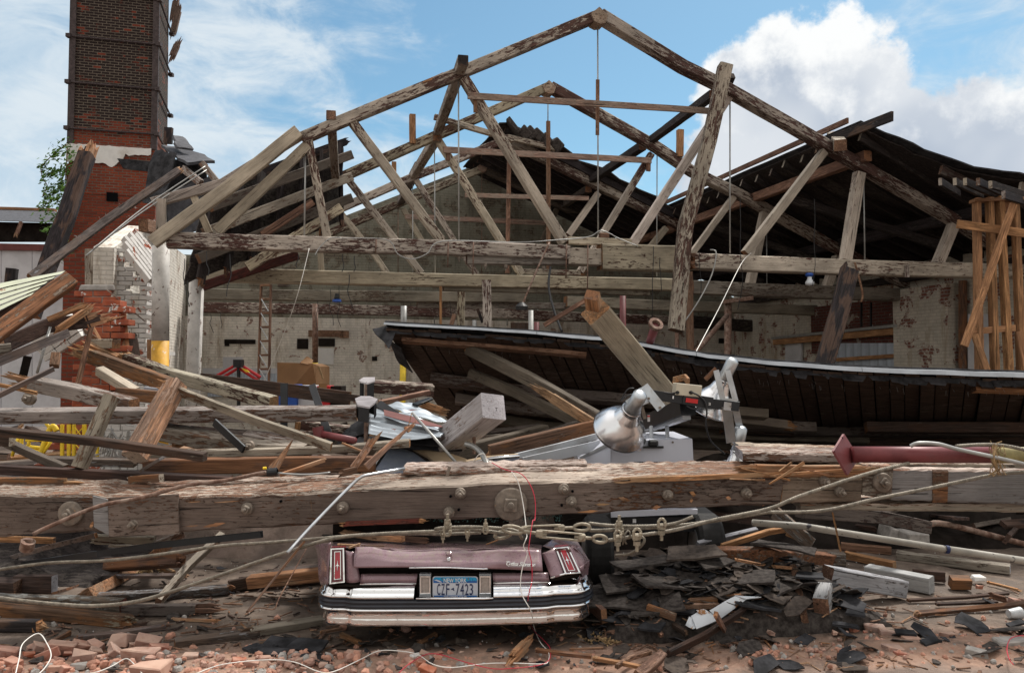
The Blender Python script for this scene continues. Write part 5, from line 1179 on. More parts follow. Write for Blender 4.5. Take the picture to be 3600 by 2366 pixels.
# ------------------------------------------------------------------ purple car, rear end
D=5.5
car=empty('crushed_car',V((-.4,6.0,0)),'crushed purple coupe seen from behind, chrome bumper and number plate, flattened under the great timber','car')
def cp(t,X,Y,dd=0.0):return P(t,X,Y,D+dd)
def smoothprof(prof,path,name,mat,par,close_ends=True,tilt=.014,zw=None):
 vs=[];n=len(prof)
 for i,p in enumerate(path):
  a=path[max(i-1,0)];b=path[min(i+1,len(path)-1)];tdir=(V(b)-V(a));tdir.z=0;tdir.normalize();out=V((tdir.y,-tdir.x,0))
  for(o,z)in prof:vs.append(V((p[0],p[1],0))+out*o+V((0,0,z+tilt*(p[0]+.4)+(zw(p[0])if zw else 0))))
 fs=[[i*n+j,(i+1)*n+j,(i+1)*n+j+1,i*n+j+1]for i in range(len(path)-1)for j in range(n-1)]
 mb=MB();mb.add(vs,fs);return mb.build(name,mat,par,True)
XL,XR=cp('s6',560,900).x,cp('s7',722,850).x
pth=[(XL+.03,6.5),(XL,5.95),(XL-.0,5.72),(XL+.03,5.60),(XL+.09,5.545),(XL+.20,5.53),(XL+.28,5.50),(XL+.6,5.485),(-.4,5.475),(XR-.6,5.485),(XR-.34,5.495),(XR-.24,5.53),(XR-.10,5.545),(XR-.04,5.60),(XR,5.70),(XR,5.95),(XR-.03,6.5)]
pth=[tuple(p)for p in catmull([(x,y,0)for x,y in pth],5)]
zt=lambda Y,t='s6':cp(t,1100,Y).z
z0,z1,z2,z3,z4=zt(768),zt(872),zt(955),zt(985),zt(1125)
for pth_ in([p for p in pth if p[0]<cp('c1',1418,900).x],[p for p in pth if p[0]>cp('c2',322,900).x]):smoothprof([(-.14,z0+.01),(-.04,z0+.012),(-.01,z0+.004),(.008,z0-.014),(.012,z0-.03),(.022,z0-.045),(.034,z1+.022),(.03,z1+.008),(.016,z1)],pth_,'bumper_upper','chrome',car)
smoothprof([(.008,z1+.002),(.030,z1-.010),(.036,z1-.02),(.026,z1-.028),(.030,z1-.036),(.038,z2+.022),(.038,z2+.012),(.024,z2+.004)],pth,'rub_strip','rub_black',car)
smoothprof([(.02,z2+.004),(.036,z2-.006),(.034,z2-.016),(.006,z3-.006),(.0,z3-.018),(.004,z4+.05),(.012,z4+.018),(.008,z4+.006),(-.02,z4-.002),(-.10,z4-.005),(-.2,z4+.02)],pth,'bumper_lower','chrome',car)
mb=MB();mb.box(V(((XL+XR)/2,6.1,.42)),(1.72,.9,.36));mb.build('boot_well','interior_dark',car)
def panel(name,pts,mat,th=.01,par=car,nx=14,ny=8,amp=0.0,fn=None,seed=0,smooth=True):
 a,b,c,d=pts
 def f(s,t):
  p=a.lerp(b,s).lerp(d.lerp(c,s),t)
  q=V((0,-1,0))*amp*2*mn.noise(V((s*3+seed,t*2,seed)))
  return p+q+(fn(s,t)if fn else V((0,0,0)))
 vs,fs,uv=grid(f,nx,ny,thick=V((0,th,0)));mb=MB();mb.add(vs,fs);return mb.build(name,mat,par,smooth)
def lidf(s,t):
 dent=-.022*sin(pi*min(1,max(0,(s-.08)/.38)))*(1-t);bulge=-.02*sin(pi*t)
 wav=.012*sin(s*9)*(1-t)
 return V((0,bulge+.02*mn.noise(V((s*3,t*2,5))),dent*1.2+wav*.6+(.012*sin(pi*s)if t>.5 else 0)))
lid=panel('boot_lid',[cp('c1',585,285,.03),cp('c2',985,340,.03),cp('c2',1010,618,-.05),cp('c1',560,570,-.05)],'purple_paint',.012,nx=40,ny=10,fn=lidf)
def topf(s,t):return V((0,0,.02*mn.noise(V((s*5,t*4,2)))+(-.026*sin(pi*min(1,max(0,(s-.08)/.38)))+.012*sin(s*9)*.6)*(1-t)))
mb_=panel('boot_deck',[cp('c1',585,285,.032),cp('c2',985,340,.032),cp('c2',1000,262,.62),cp('c1',560,205,.62)],'purple_paint',.01,nx=36,ny=12,fn=topf)
panel('boot_deck_side',[cp('c1',235,300,.05),cp('c1',590,290,.05),cp('c1',560,210,.6),cp('c1',225,215,.6)],'purple_paint',.01,nx=10,ny=8,amp=.012)
mb=MB();mb.lathe(cp('c1',1868,452,-.028),(0,-1,0),[(-.02,.014),(.004,.0145),(.007,.012),(.007,0)],20);lk=mb.build('lid_lock','chrome',car,True)
mb=MB();mb.lathe(cp('c1',1868,452,-.036),(0,-1,0),[(-.003,.0088),(.0015,.0088),(.0015,0)],18);mb.build('lock_face','bulb_white',lk)
panel('lock_recess',[cp('c1',1822,345,-.002),cp('c1',1915,345,-.002),cp('c1',1910,400,-.025),cp('c1',1828,400,-.025)],'purple_paint',.004,nx=3,ny=2)
mb=MB();mb.tube([cp('c1',1325,566,-.062),cp('c1',1870,566,-.068),cp('c1',2346,585,-.066),cp('c2',252,580,-.066)],.0055,8);mb.build('lid_trim','chrome',car,True)
panel('tail_panel',[cp('c1',660,655,.03),cp('c1',1440,650,.03),cp('c1',1420,790,.02),cp('c1',655,790,.02)],'purple_paint',.02,nx=12,ny=6,fn=lambda s,t:V((0,-.012*sin(pi*t),0)))
panel('tail_panel',[cp('c2',320,640,.03),cp('c2',1085,640,.03),cp('c2',1105,765,.02),cp('c2',330,770,.02)],'purple_paint',.02,nx=12,ny=6,fn=lambda s,t:V((0,-.012*sin(pi*t),0)))
panel('tail_panel',[cp('c1',440,330,.04),cp('c1',580,345,.03),cp('c1',655,760,.02),cp('c1',445,760,.02)],'purple_paint',.02,nx=8,ny=8,fn=lambda s,t:V((0,-.03*sin(pi*s),0)))
panel('tail_shelf',[cp('c1',220,770,.02),cp('c1',1420,800,.03),cp('c1',1420,830,.0),cp('c1',190,825,.0)],'interior_dark',.05,nx=4,ny=2)
for a,b in((('c1',648,790),('c1',1420,785)),(('c2',330,776),('c2',1105,766))):
 mb=MB();mb.tube([cp(*a,-.002),cp(*b,-.002)],.006,8);mb.build('panel_trim','chrome',car,True)
def quadframe(name,q,wd,mat,par,dd,th=.02):
 pts=[cp(*p,dd)for p in q];c=sum(pts,V((0,0,0)))/4;mb=MB()
 for a,b in zip(pts,pts[1:]+pts[:1]):
  ai,bi=a.lerp(c,wd),b.lerp(c,wd);mb.prism([a,b,bi,ai],V((0,th,0)))
 return mb.build(name,mat,par)
def taillight(q,label,tilt):
 pts=[cp(*p,tilt[i])for i,p in enumerate(q)];c=sum(pts,V((0,0,0)))/4
 mb=MB();mb.prism([p+V((0,.012,0))for p in pts],V((0,.05,0)));tl=mb.build('tail_light','lens_dark_red',car,label=label)
 def ins(wx,wy):
  a,b,c_,d=pts
  return[a.lerp(b,wx).lerp(d.lerp(c_,wx),wy),b.lerp(a,wx).lerp(c_.lerp(d,wx),wy),c_.lerp(d,wx).lerp(b.lerp(a,wx),wy),d.lerp(c_,wx).lerp(a.lerp(b,wx),wy)]
 def ring(o,i,off,name,mat,th=.01):
  mb=MB()
  for k in range(4):mb.prism([x+V((0,off,0))for x in(o[k],o[(k+1)%4],i[(k+1)%4],i[k])],V((0,th,0)))
  mb.build(name,mat,tl)
 ring(pts,ins(.10,.035),-.006,'chrome_frame','chrome',.03)
 ring(ins(.27,.10),ins(.31,.117),.004,'inner_line','chrome',.006)
 i2=ins(.31,.117);mb=MB();mb.prism([p+V((0,.007,0))for p in i2],V((0,.01,0)));mb.build('lens','lens_red',tl)
 r=(pts[1]-pts[0]).normalized();u=(pts[0]-pts[3]).normalized();mb=MB()
 e=c+V((0,0,0))-V((0,.0,0))
 mb.prism([e+u*.035+V((0,.001,0)),e+r*.003,e-u*.04,e-r*.003],V((0,.006,0)));mb.prism([e+r*.016-u*.006,e+u*.010,e-r*.016-u*.006,e+u*.001],V((0,.006,0)));mb.build('emblem','chrome',tl)
 return tl
taillight([('c1',245,300),('c1',430,292),('c1',440,765),('c1',232,790)],'upright left tail light',(.02,.02,-.01,-.01))
taillight([('c2',1180,290),('c2',1360,275),('c2',1530,635),('c2',1320,655)],'tilted right tail light',(.06,.06,-.02,-.02))
panel('corner_hull',[cp('c2',995,380,.05),cp('c2',1180,290,.062),cp('c2',1318,655,-.01),cp('c2',1120,705,-.02)],'purple_paint',.03,nx=10,ny=10,fn=lambda s,t:V((0,-.025*sin(pi*s),0)))
mb=MB();mb.tube([cp('c2',1115,705,-.03),cp('c2',1315,650,-.025),cp('c2',1530,635,-.02)],.007,8);mb.build('hull_trim','chrome',car,True)
panel('corner_underside',[cp('c2',1125,712,.0),cp('c2',1535,650,.0),cp('c2',1560,690,.05),cp('c2',1130,760,.05)],'interior_dark',.03,nx=4,ny=2)
panel('quarter_panel',[cp('c2',1365,275,.07),cp('c2',1475,300,.25),cp('c2',1650,480,.35),cp('c2',1530,640,.0)],'purple_paint',.02,nx=10,ny=10,amp=.03,seed=4)
panel('quarter_panel',[cp('c2',1000,270,.5),cp('c2',1180,165,.62),cp('c2',1480,190,.75),cp('c2',1650,470,.36)],'purple_paint',.02,nx=12,ny=10,amp=.05,seed=9)
panel('quarter_panel',[cp('c2',1530,560,.02),cp('c2',1655,460,.36),cp('c2',1620,760,.30),cp('c2',1500,780,.02)],'purple_paint',.02,nx=10,ny=10,amp=.03,seed=14)
panel('quarter_panel',[cp('c1',20,250,.62),cp('c1',238,225,.08),cp('c1',205,790,.05),cp('c1',120,830,.45)],'purple_paint',.02,nx=12,ny=14,amp=.03,seed=20)
panel('quarter_panel',[cp('c1',160,700,.1),cp('c1',230,780,.02),cp('c1',240,830,.02),cp('c1',130,830,.2)],'purple_paint',.02,nx=6,ny=6)
niche=quadframe('plate_surround',[('c1',1430,650),('c2',320,640),('c2',325,1005),('c1',1420,1005)],.0,'cabinet_trim',car,.0)if False else None
panel('plate_recess',[cp('c1',1430,640,.05),cp('c2',325,640,.05),cp('c2',330,990,.05),cp('c1',1425,1000,.05)],'interior_dark',.02,nx=4,ny=4)
mb=MB();mb.tube([cp('c1',1420,990,-.045),cp('c1',2346,990,-.05),cp('c2',328,985,-.045)],.010,10);mb.build('niche_sill','chrome',car,True)
for t,x0,x1 in(('c1',1465,1622),('c2',135,300)):
 mb=MB();mb.prism([cp(t,x0,650,.02),cp(t,x1,650,.02),cp(t,x1,965,.01),cp(t,x0,965,.01)],V((0,.04,0)));rl_=mb.build('reverse_light','cabinet_trim',car)
 mb=MB();o_=[(x0+8,680),(x1-8,680),(x1-8,925),(x0+8,930)];i_=[(x0+24,700),(x1-24,700),(x1-24,905),(x0+24,910)]
 for k in range(4):mb.prism([cp(t,*o_[k],-.002),cp(t,*o_[(k+1)%4],-.002),cp(t,*i_[(k+1)%4],-.002),cp(t,*i_[k],-.002)],V((0,.02,0)))
 mb.build('chrome_frame','chrome',rl_)
 mb=MB();mb.prism([cp(t,*p,.008)for p in i_],V((0,.01,0)));mb.build('lens','lens_clear',rl_)
def plate_pt(X,Y,dd=0.0):return cp('c1',X,Y,.012+dd)
def rounded(x0,y0,x1,y1,r,k=5):
 pts=[]
 for cx,cy,a0 in((x1-r,y0+r,-90),(x1-r,y1-r,0),(x0+r,y1-r,90),(x0+r,y0+r,180)):
  for i in range(k+1):a=rad(a0+90*i/k);pts.append((cx+r*cos(a),cy+r*sin(a)))
 return pts
mb=MB();mb.prism([plate_pt(x,y)for x,y in rounded(1645,685,2268,978,34)],V((0,.003,0)));np_=mb.build('number_plate','plate_white',car)
mb=MB();mb.prism([plate_pt(x,y,-.0015)for x,y in[(1656,772)]+[(1656,722),(1670,700),(1690,696),(2220,696),(2242,702),(2256,724),(2256,772)]],V((0,.001,0)));mb.build('sky_band','plate_sky',np_)
hz=[(1656,774),(1656,735),(1690,722),(1740,735),(1790,755),(1800,774)];mb=MB();mb.prism([plate_pt(x,y,-.003)for x,y in hz],V((0,.001,0)))
hz=[(2100,774),(2120,752),(2150,748),(2160,735),(2175,748),(2192,748),(2196,712),(2200,712),(2204,748),(2225,738),(2232,750),(2256,742),(2256,774)];mb.prism([plate_pt(x,y,-.003)for x,y in hz],V((0,.001,0)))
mb.prism([plate_pt(x,y,-.0028)for x,y in((1656,762),(2256,762),(2256,775),(1656,775))],V((0,.001,0)))
mb.prism([plate_pt(x,y,-.0028)for x,y in((1660,948),(2255,948),(2254,974),(1662,974))],V((0,.001,0)));mb.build('blue_scenery','plate_blue',np_)
mb=MB();mb.prism([plate_pt(x,y,-.0045)for x,y in((1665,738),(1700,728),(1745,745),(1778,768),(1740,766),(1700,748))],V((0,.001,0)));mb.build('waterfall','plate_white',np_)
mb=MB();mb.prism([plate_pt(x,y,-.003)for x,y in((1896,868),(1905,860),(1915,850),(1936,840),(1940,868),(1950,880),(1932,880),(1925,868))],V((0,.001,0)));mb.build('state_outline','navy_ink',np_)
def text(name,s,c,w_,h_,mat,par,ext=.0008,shear=0.0,bold=0.0,R=None,space=1.0):
 cu=bpy.data.curves.new(name,'FONT');cu.body=s;cu.align_x='CENTER';cu.align_y='CENTER';cu.extrude=.02;cu.offset=bold;cu.shear=shear;cu.space_character=space
 o=bpy.data.objects.new(name,cu);COL.objects.link(o);dg=bpy.context.evaluated_depsgraph_get();me=bpy.data.meshes.new_from_object(o.evaluated_get(dg));bpy.data.objects.remove(o);bpy.data.curves.remove(cu)
 xs=[v.co.x for v in me.vertices];ys=[v.co.y for v in me.vertices];cx,cy=(min(xs)+max(xs))/2,(min(ys)+max(ys))/2;sx=w_/(max(xs)-min(xs));sy=h_/(max(ys)-min(ys))
 for v in me.vertices:v.co=V(((v.co.x-cx)*sx,(v.co.y-cy)*sy,v.co.z*ext/.02))
 me.materials.clear();me.materials.append(MAT[mat]);o=bpy.data.objects.new(name,me);COL.objects.link(o)
 M=Matrix.Translation(c)@(R or Matrix.Rotation(pi/2,3,'X')).to_4x4()
 o.parent=par;o.matrix_basis=worldm(par).inverted()@M;return o
U=D/2800/3.91
text('plate_state','NEW YORK',plate_pt(1956,741,-.005),312*U,58*U,'white_ink',np_,bold=.012)
for s,x0,x1 in(('C',1708,1752),('Z',1768,1812),('F',1832,1876),('7',1966,2014),('4',2026,2076),('2',2092,2138),('3',2154,2200)):
 text('plate_character',s,plate_pt((x0+x1)/2,864,-.003),(x1-x0)*U,148*U,'navy_ink',np_,ext=.0015,bold=.0)
text('plate_motto','THE EMPIRE STATE',plate_pt(1956,965,-.005),312*U,19*U,'white_ink',np_,bold=.01)
for x in(1773,2138):
 mb=MB();mb.lathe(plate_pt(x,718,-.003),(0,-1,0),[(0,.005),(.002,.004),(.002,0)],10);mb.build('plate_screw','washer_iron',np_)
sc=text('script_badge','Cutlass Supreme',cp('c2',707,522,-.062),392*U,66*U,'chrome',car,ext=.003,shear=.45,bold=.006,space=.86,R=Matrix.Rotation(rad(3),3,'Y')@Matrix.Rotation(pi/2-.12,3,'X'))
mb=MB();mb.tube(catmull([cp('c2',515,510,-.062),cp('c2',510,485,-.064),cp('c2',535,478,-.064),cp('c2',555,490,-.064),cp('c2',530,500,-.064),cp('c2',515,530,-.062),cp('c2',545,540,-.062)],5),.0018,6)
mb.tube(catmull([cp('c2',700,500,-.062),cp('c2',720,486,-.064),cp('c2',745,495,-.064),cp('c2',715,515,-.064),cp('c2',740,535,-.062),cp('c2',705,545,-.062)],5),.0018,6)
mb.tube(catmull([cp('c2',530,548,-.06),cp('c2',700,552,-.06),cp('c2',890,552,-.062)],4),.0014,5);mb.build('script_flourish','chrome',car,True)
panel('crushed_roof',[cp('s6',600,300,1.6),cp('s7',300,260,1.6),cp('s7',350,420,.72),cp('s6',700,350,.7)],'interior_dark',.05,nx=14,ny=6,amp=.05)
mb=MB()
for k in range(900):
 p=V((RN.uniform(XL+.5,XR-.15),RN.uniform(6.1,6.5),.80+RN.gauss(0,.01)));n=V([RN.uniform(-1,1)for _ in range(3)]).normalized();a=n.orthogonal()*RN.uniform(.004,.01);b=n.cross(a)
 mb.add([p-a,p+b,p+a],[(0,1,2)])
o=mb.build('glass_crumbs','glass_grit',label='crumbled green window glass on the car deck below the cables',cat='glass');o['kind']='stuff'
for x in(XL+.28,XR-.3):
 mb=MB();mb.lathe(V((x-.1,6.35,.24)),(1,0,0),[(0,.12),(0,.24),(.03,.27),(.17,.27),(.2,.24),(.2,.12)],28);mb.build('tyre','rubber',car)
# ------------------------------------------------------------------ tan car roof and window behind
D2c=6.75
tc_=empty('tan_car',P('f',1500,1640,D2c),'tan car crushed behind the great timber, only its rear window corner and roof edge showing','car')
def tp(X,Y,dd=0.0):return P('s2',X,Y,D2c+dd)
def ribbon(name,outer,inner,mat,par,th=.03):
 mb=MB();n=len(outer)
 for i in range(n-1):mb.prism([outer[i],outer[i+1],inner[i+1],inner[i]],V((0,th,-th*.3)))
 return mb.build(name,mat,par)
win=[(1050,960),(1150,760),(1200,720),(1260,712),(1420,740),(1560,790),(1630,830),(1640,870),(1620,960)]
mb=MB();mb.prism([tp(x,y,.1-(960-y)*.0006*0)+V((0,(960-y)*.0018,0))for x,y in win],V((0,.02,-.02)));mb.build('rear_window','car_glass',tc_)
def sh(k,pts):cx,cy=1400,1000;return[tp(cx+(x-cx)*k,cy+(y-cy)*k,.08)+V((0,(960-y)*.0018,0))for x,y in pts]
ribbon('window_trim',sh(1.10,win),sh(1.035,win),'white_ink',tc_,.02)
ribbon('window_seal',sh(1.036,win),sh(.985,win),'rubber',tc_,.02)
spk=[(1280,738),(1380,752),(1520,790),(1600,825),(1612,865),(1540,860),(1400,790),(1310,762)]
mb=MB();mb.prism([tp(x,y,.07)+V((0,(960-y)*.0018,0))for x,y in spk],V((0,.01,0)));mb.build('window_shade','shingle',tc_)
roofq=[tp(1200,680,.6),tp(1560,705,.35),tp(1740,748,.25),tp(1930,815,.1),tp(1900,1000,-.1),tp(1700,1000,-.1),tp(1660,860,.1),tp(1560,780,.25),tp(1420,728,.42),tp(1250,700,.5)]
mb=MB();mb.prism(roofq,V((0,.04,-.03)));mb.build('roof_edge','tan_paint',tc_)
mb=MB();mb.prism([tp(940,945,-.1),tp(1000,890,.0),tp(1115,930,0),tp(1100,1000,-.1),tp(940,1000,-.1)],V((0,.05,0)));mb.build('boot_corner','tan_paint',tc_)
mb=MB();mb.tube(catmull([tp(1080,800,.25),tp(1130,730,.38),tp(1180,700,.45),tp(1240,698,.48)],4),.012,8);mb.build('pillar_trim','tan_paint',tc_,True)
mb=MB();mb.tube([tp(935,955,-.12),tp(1060,800,.2)],.012,6);mb.build('seal_strip','rubber',tc_,True)
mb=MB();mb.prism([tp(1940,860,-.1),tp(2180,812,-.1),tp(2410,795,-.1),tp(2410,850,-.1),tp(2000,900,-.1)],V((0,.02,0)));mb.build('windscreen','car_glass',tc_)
mb=MB();mb.tube([tp(1935,862,-.12),tp(2180,808,-.12),tp(2415,790,-.12)],.014,8);mb.build('windscreen_trim','chrome',tc_,True)
mb=MB();mb.prism([tp(1800,850,.1),tp(2100,790,.2),tp(2400,765,.2),tp(2410,792,-.05),tp(2180,810,-.05),tp(1900,868,-.05)],V((0,.03,-.02)));mb.build('roof_strip','tan_paint',tc_)
mb=MB();mb.box(V((tp(1500,960).x,D2c+.5,.45)),(1.5,.8,.6));mb.build('crushed_body','interior_dark',tc_)
# ------------------------------------------------------------------ light tower
lt=empty('light_tower',P('f',2300,1700,7.4),'floodlight tower with white generator box, black mast and aluminium lamp heads','light tower')
def lp(X,Y,d=7.2):return P('s3',X,Y,d)
mb=MB();fc=[lp(905,655,7.2),lp(1652,632,7.2),lp(1690,1290,7.2),lp(905,1290,7.2)];mb.prism(fc,V((0,.85,0)));cab=mb.build('generator_box','cabinet_white',lt)
mb=MB();mb.prism([lp(903,655,7.19),lp(905,1250,7.19),lp(610,1250,7.75),lp(610,815,7.75)],V((.02,.8,0)));mb.build('side_panel','cabinet_white',cab)
mb=MB();mb.prism([lp(895,662,7.17),lp(900,690,7.17),lp(622,822,7.72),lp(618,800,7.72)],V((0,.02,0)));mb.build('panel_edge','cabinet_trim',cab)
mb=MB()
for k in range(15):x=1128+k*22.4;mb.box(lp(x,855,7.196),(14/2.607*7.2/2800,.01,26/2.607*7.2/2800))
mb.build('vent_slots','black_void',cab)
mb=MB();mb.cbox(lp(1293,672,7.16),(.088,.06,.06),None,0,.25);mb.box(lp(1293,708,7.17),(.185,.03,.018));mb.build('latch','black_plastic',cab)
mb=MB();mb.box(lp(1150,728,7.195),(.065,.004,.035));st_=mb.build('warning_sticker','white_ink',cab)
mb=MB();mb.box(lp(1150,712,7.190),(.062,.004,.006));mb.box(lp(1150,731,7.190),(.062,.004,.005));mb.build('sticker_lines','red_decal',st_)
mb=MB();mb.lathe(lp(1472,663,7.195),(0,-1,0),[(0,.009),(.01,.009),(.01,0)],10);mb.build('bolt','washer_iron',cab)
mb=MB();mb.box(lp(876,835,7.26),(.012,.01,.06));mb.build('hinge','black_plastic',cab)
mb=MB();mb.prism([lp(905,1350,7.15),lp(1900,1350,7.15),lp(1900,1480,7.15),lp(905,1480,7.15)],V((0,.7,0)));mb.build('chassis','black_steel',lt)
mb=MB();mb.prism([lp(905,1290,7.12),lp(1703,1278,7.12),lp(1700,1320,7.12),lp(905,1352,7.12)],V((0,.03,0)));mb.build('lower_panel','cabinet_white',lt)
mb=MB();mb.prism([lp(720,1320,7.05),lp(905,1310,7.1),lp(912,1440,7.1),lp(740,1460,7.0),lp(715,1400,7.0)],V((0,.3,0)));mb.build('mudguard','black_plastic',lt)
mb=MB();mb.box(lp(1122,1383,7.14),(.03,.004,.034));mb.build('small_label','white_ink',lt)
for(X,Y,dd,rr__)in((760,1500,7.0,.34),(1760,1560,7.2,.32)):
 c=lp(X,Y,dd);c.z=.33;mb=MB();mb.lathe(c-V((.09,0,0)),(1,.0,0),[(0,.2),(0,rr__-.03),(.03,rr__),(.19,rr__),(.22,rr__-.03),(.22,.2)],32);wh=mb.build('wheel','rubber',lt)
 mb=MB();mb.lathe(c-V((.10,0,0)),(1,0,0),[(.05,0),(.03,.06),(.03,.12),(.0,.19),(.02,.21)],28);mb.build('rim','galvanised',wh,True)
mb=MB();a,b=lp(1610,340,7.1),lp(1240,495,7.9);R=frame(b-a);mb.box(a.lerp(b,.5),((b-a).length,.15,.14),R);mb.build('mast','black_steel',lt)
mb=MB();a2,b2=lp(1600,430,7.12),lp(1330,520,7.7);mb.box(a2.lerp(b2,.5),((b2-a2).length,.08,.05),frame(b2-a2));mb.build('mast_section','cabinet_trim',lt)
for X in(1275,1420):mb=MB();mb.tube([lp(X,520,7.5),lp(X+5,632,7.4)],.018,8);mb.build('mast_support','cabinet_trim',lt)
bar=beam('cross_bar',[lp(1160,208,7.0),lp(1780,305,7.0),lp(2072,335,7.0)],.075,.085,('black_steel','black_steel'),lt,jit=0,cham=.05,seg=1)
beam('cross_bar_sleeve',[lp(1560,262,6.99),lp(1830,305,6.99)],.085,.10,('black_steel','black_steel'),lt,jit=0,cham=.05,seg=1)
Rt=Matrix.Rotation(rad(8),3,'Y')@Matrix.Rotation(pi/2,3,'X')
text('bar_number','1',lp(1477,252,6.955),.012,.026,'white_ink',bar,R=Rt,bold=.02);text('bar_number','2',lp(1812,312,6.945),.02,.02,'white_ink',bar,R=Rt,bold=.02)
mb=MB();mb.cbox(lp(1648,284,6.94),(.105,.01,.038),Matrix.Rotation(rad(8),3,'Y'),0,.15);mb.build('red_reflector','red_decal',bar)
mb=MB();mb.cbox(lp(1602,185,7.02),(.225,.16,.105),Matrix.Rotation(rad(6),3,'Y'),0,.04);jb=mb.build('junction_box','box_cream',lt)
for x in(1520,1632):mb=MB();mb.lathe(lp(x,208,6.95),(-.6 if x<1600 else.3,-1,0),[(-.04,.016),(.02,.016),(.02,.0)],10);mb.build('cable_gland','black_plastic',jb)
mb=MB();mb.tube(catmull([lp(1640,205,6.92),lp(1700,230,6.9),lp(1765,290,6.92),lp(1785,380,6.93),lp(1780,520,6.95),lp(1830,660,7.0),lp(1950,770,7.05)],6),.0075,8)
mb.tube(catmull([lp(1530,205,6.95),lp(1450,215,6.95),lp(1380,205,6.97),lp(1250,190,7)],4),.006,6)
mb.tube(catmull([lp(1120,170,6.95),lp(1060,180,6.95),lp(1000,280,6.98),lp(1050,240,6.93),lp(1140,215,6.95)],5),.0065,6)
mb.tube(catmull([lp(1600,330,6.95),lp(1660,358,6.93),lp(1720,335,6.95),lp(1720,300,6.95)],5),.006,6);mb.build('power_cord','wire_black',lt,True)
mb=MB();mb.box(lp(1253,445,7.15),(.022,.004,.058));dl=mb.build('warning_label','white_ink',lt)
mb=MB();mb.box(lp(1253,425,7.145),(.022,.004,.012));mb.build('orange_header','red_decal',dl)
def lamp(neck,ax,R_,Lb,body_len,label,par=lt,br=.045):
 ax=V(ax).normalized();root=empty('lamp_head',neck,label,'lamp head')if par is None else None
 mb=MB()
 prof=[(0,R_*.31),(.01,R_*.34),(.03,R_*.33),(.04,R_*.36),(.10,R_*.47),(.12,R_*.52),(Lb*.55,R_*.70),(Lb*.8,R_*.88),(Lb*.95,R_*.98),(Lb,R_*1.0),(Lb+.012,R_*1.04),(Lb+.022,R_*1.02),(Lb+.01,R_*.97),(Lb*.6,R_*.68),(.12,R_*.45),(.06,0)]
 mb.lathe(neck,ax,prof,48);sh_=mb.build('lamp_shade','spun_aluminium',par,True,label)
 mb=MB();mb.lathe(neck,ax,[(-body_len,0),(-body_len,br*.6),(-body_len+.02,br),(-.08,br*1.0),(-.05,R_*.30),(0,R_*.33),(.02,R_*.31)],24);mb.build('ballast_housing','galvanised',sh_,True)
 mb=MB();mb.lathe(neck,ax,[(-.012,R_*.34),(0.0,R_*.38),(.012,R_*.34)],40);mb.build('collar','spun_aluminium',sh_,True)
 mb=MB();mb.lathe(neck+ax*Lb*1.0,ax,[(-.01,R_*.98),(-.01,.0)],40);mb.build('lens','bulb_white',sh_)
 return sh_
l1=lamp(lp(1097,365,6.85),(-.25,.72,-.64),.238,.28,.22,'front lamp head, whole bell facing down beneath the left arm',br=.062)
l2=lamp(P('t6',283,1242,7.25),(-.30,.40,-.85),.20,.30,.22,'rear lamp head hanging behind the cross bar',br=.055)
l3=lamp(lp(2062,745,7.1),(-.12,.2,-.97),.16,.22,.23,'lowest lamp head sunk behind the great timber at right',br=.055)
def bracket(pts,wd,par=lt,th=.006,mat='galvanised',dirv=(0,1,0)):
 beam('bracket',[V(p)for p in pts],wd,th,(mat,mat),par,up=V(dirv),jit=0,cham=.1,seg=1)
bracket([lp(1205,150,6.9),lp(1370,355,6.85)],.085);bracket([lp(1190,160,6.92),lp(1255,285,6.88)],.075)
bracket([lp(1055,310,6.78),lp(1160,240,6.80)],.055);bracket([lp(1170,320,6.9),lp(1265,275,6.9)],.035)
bracket([lp(1870,5,7.05),lp(1935,285,7.05)],.05);bracket([lp(1975,5,7.1),lp(2050,290,7.1)],.05);bracket([lp(1925,285,7.05),lp(2060,292,7.1)],.05)
bracket([lp(1965,335,6.96),lp(2010,665,7.05)],.085);bracket([lp(2045,340,7.0),lp(2095,560,7.1)],.06);bracket([lp(1940,330,6.95),lp(2070,345,6.98)],.07)
bracket([P('t6',155,1240,7.05),P('t6',230,1165,7.1)],.04,mat='old_brown');
bracket([lp(1190,340,7.0),lp(1220,450,7.0)],.03,mat='washer_iron')
for p in(lp(1250,262,6.84),lp(1355,345,6.82),lp(2015,680,7.0)):mb=MB();mb.lathe(p,(0,-1,0),[(0,.012),(.02,.012),(.02,0)],6);mb.build('bracket_bolt','washer_iron',lt)
beam('white_trim',[lp(30,795,7.4),lp(420,700,7.5),lp(805,600,7.7)],.03,.055,('cabinet_trim','cabinet_trim'),label='upper white moulding strip slanting up to the generator box',cat='moulding')
beam('white_trim',[lp(100,850,7.3),lp(805,690,7.6)],.02,.095,('cabinet_trim','cabinet_trim'),label='lower wide white board slanting up to the generator box',cat='moulding')
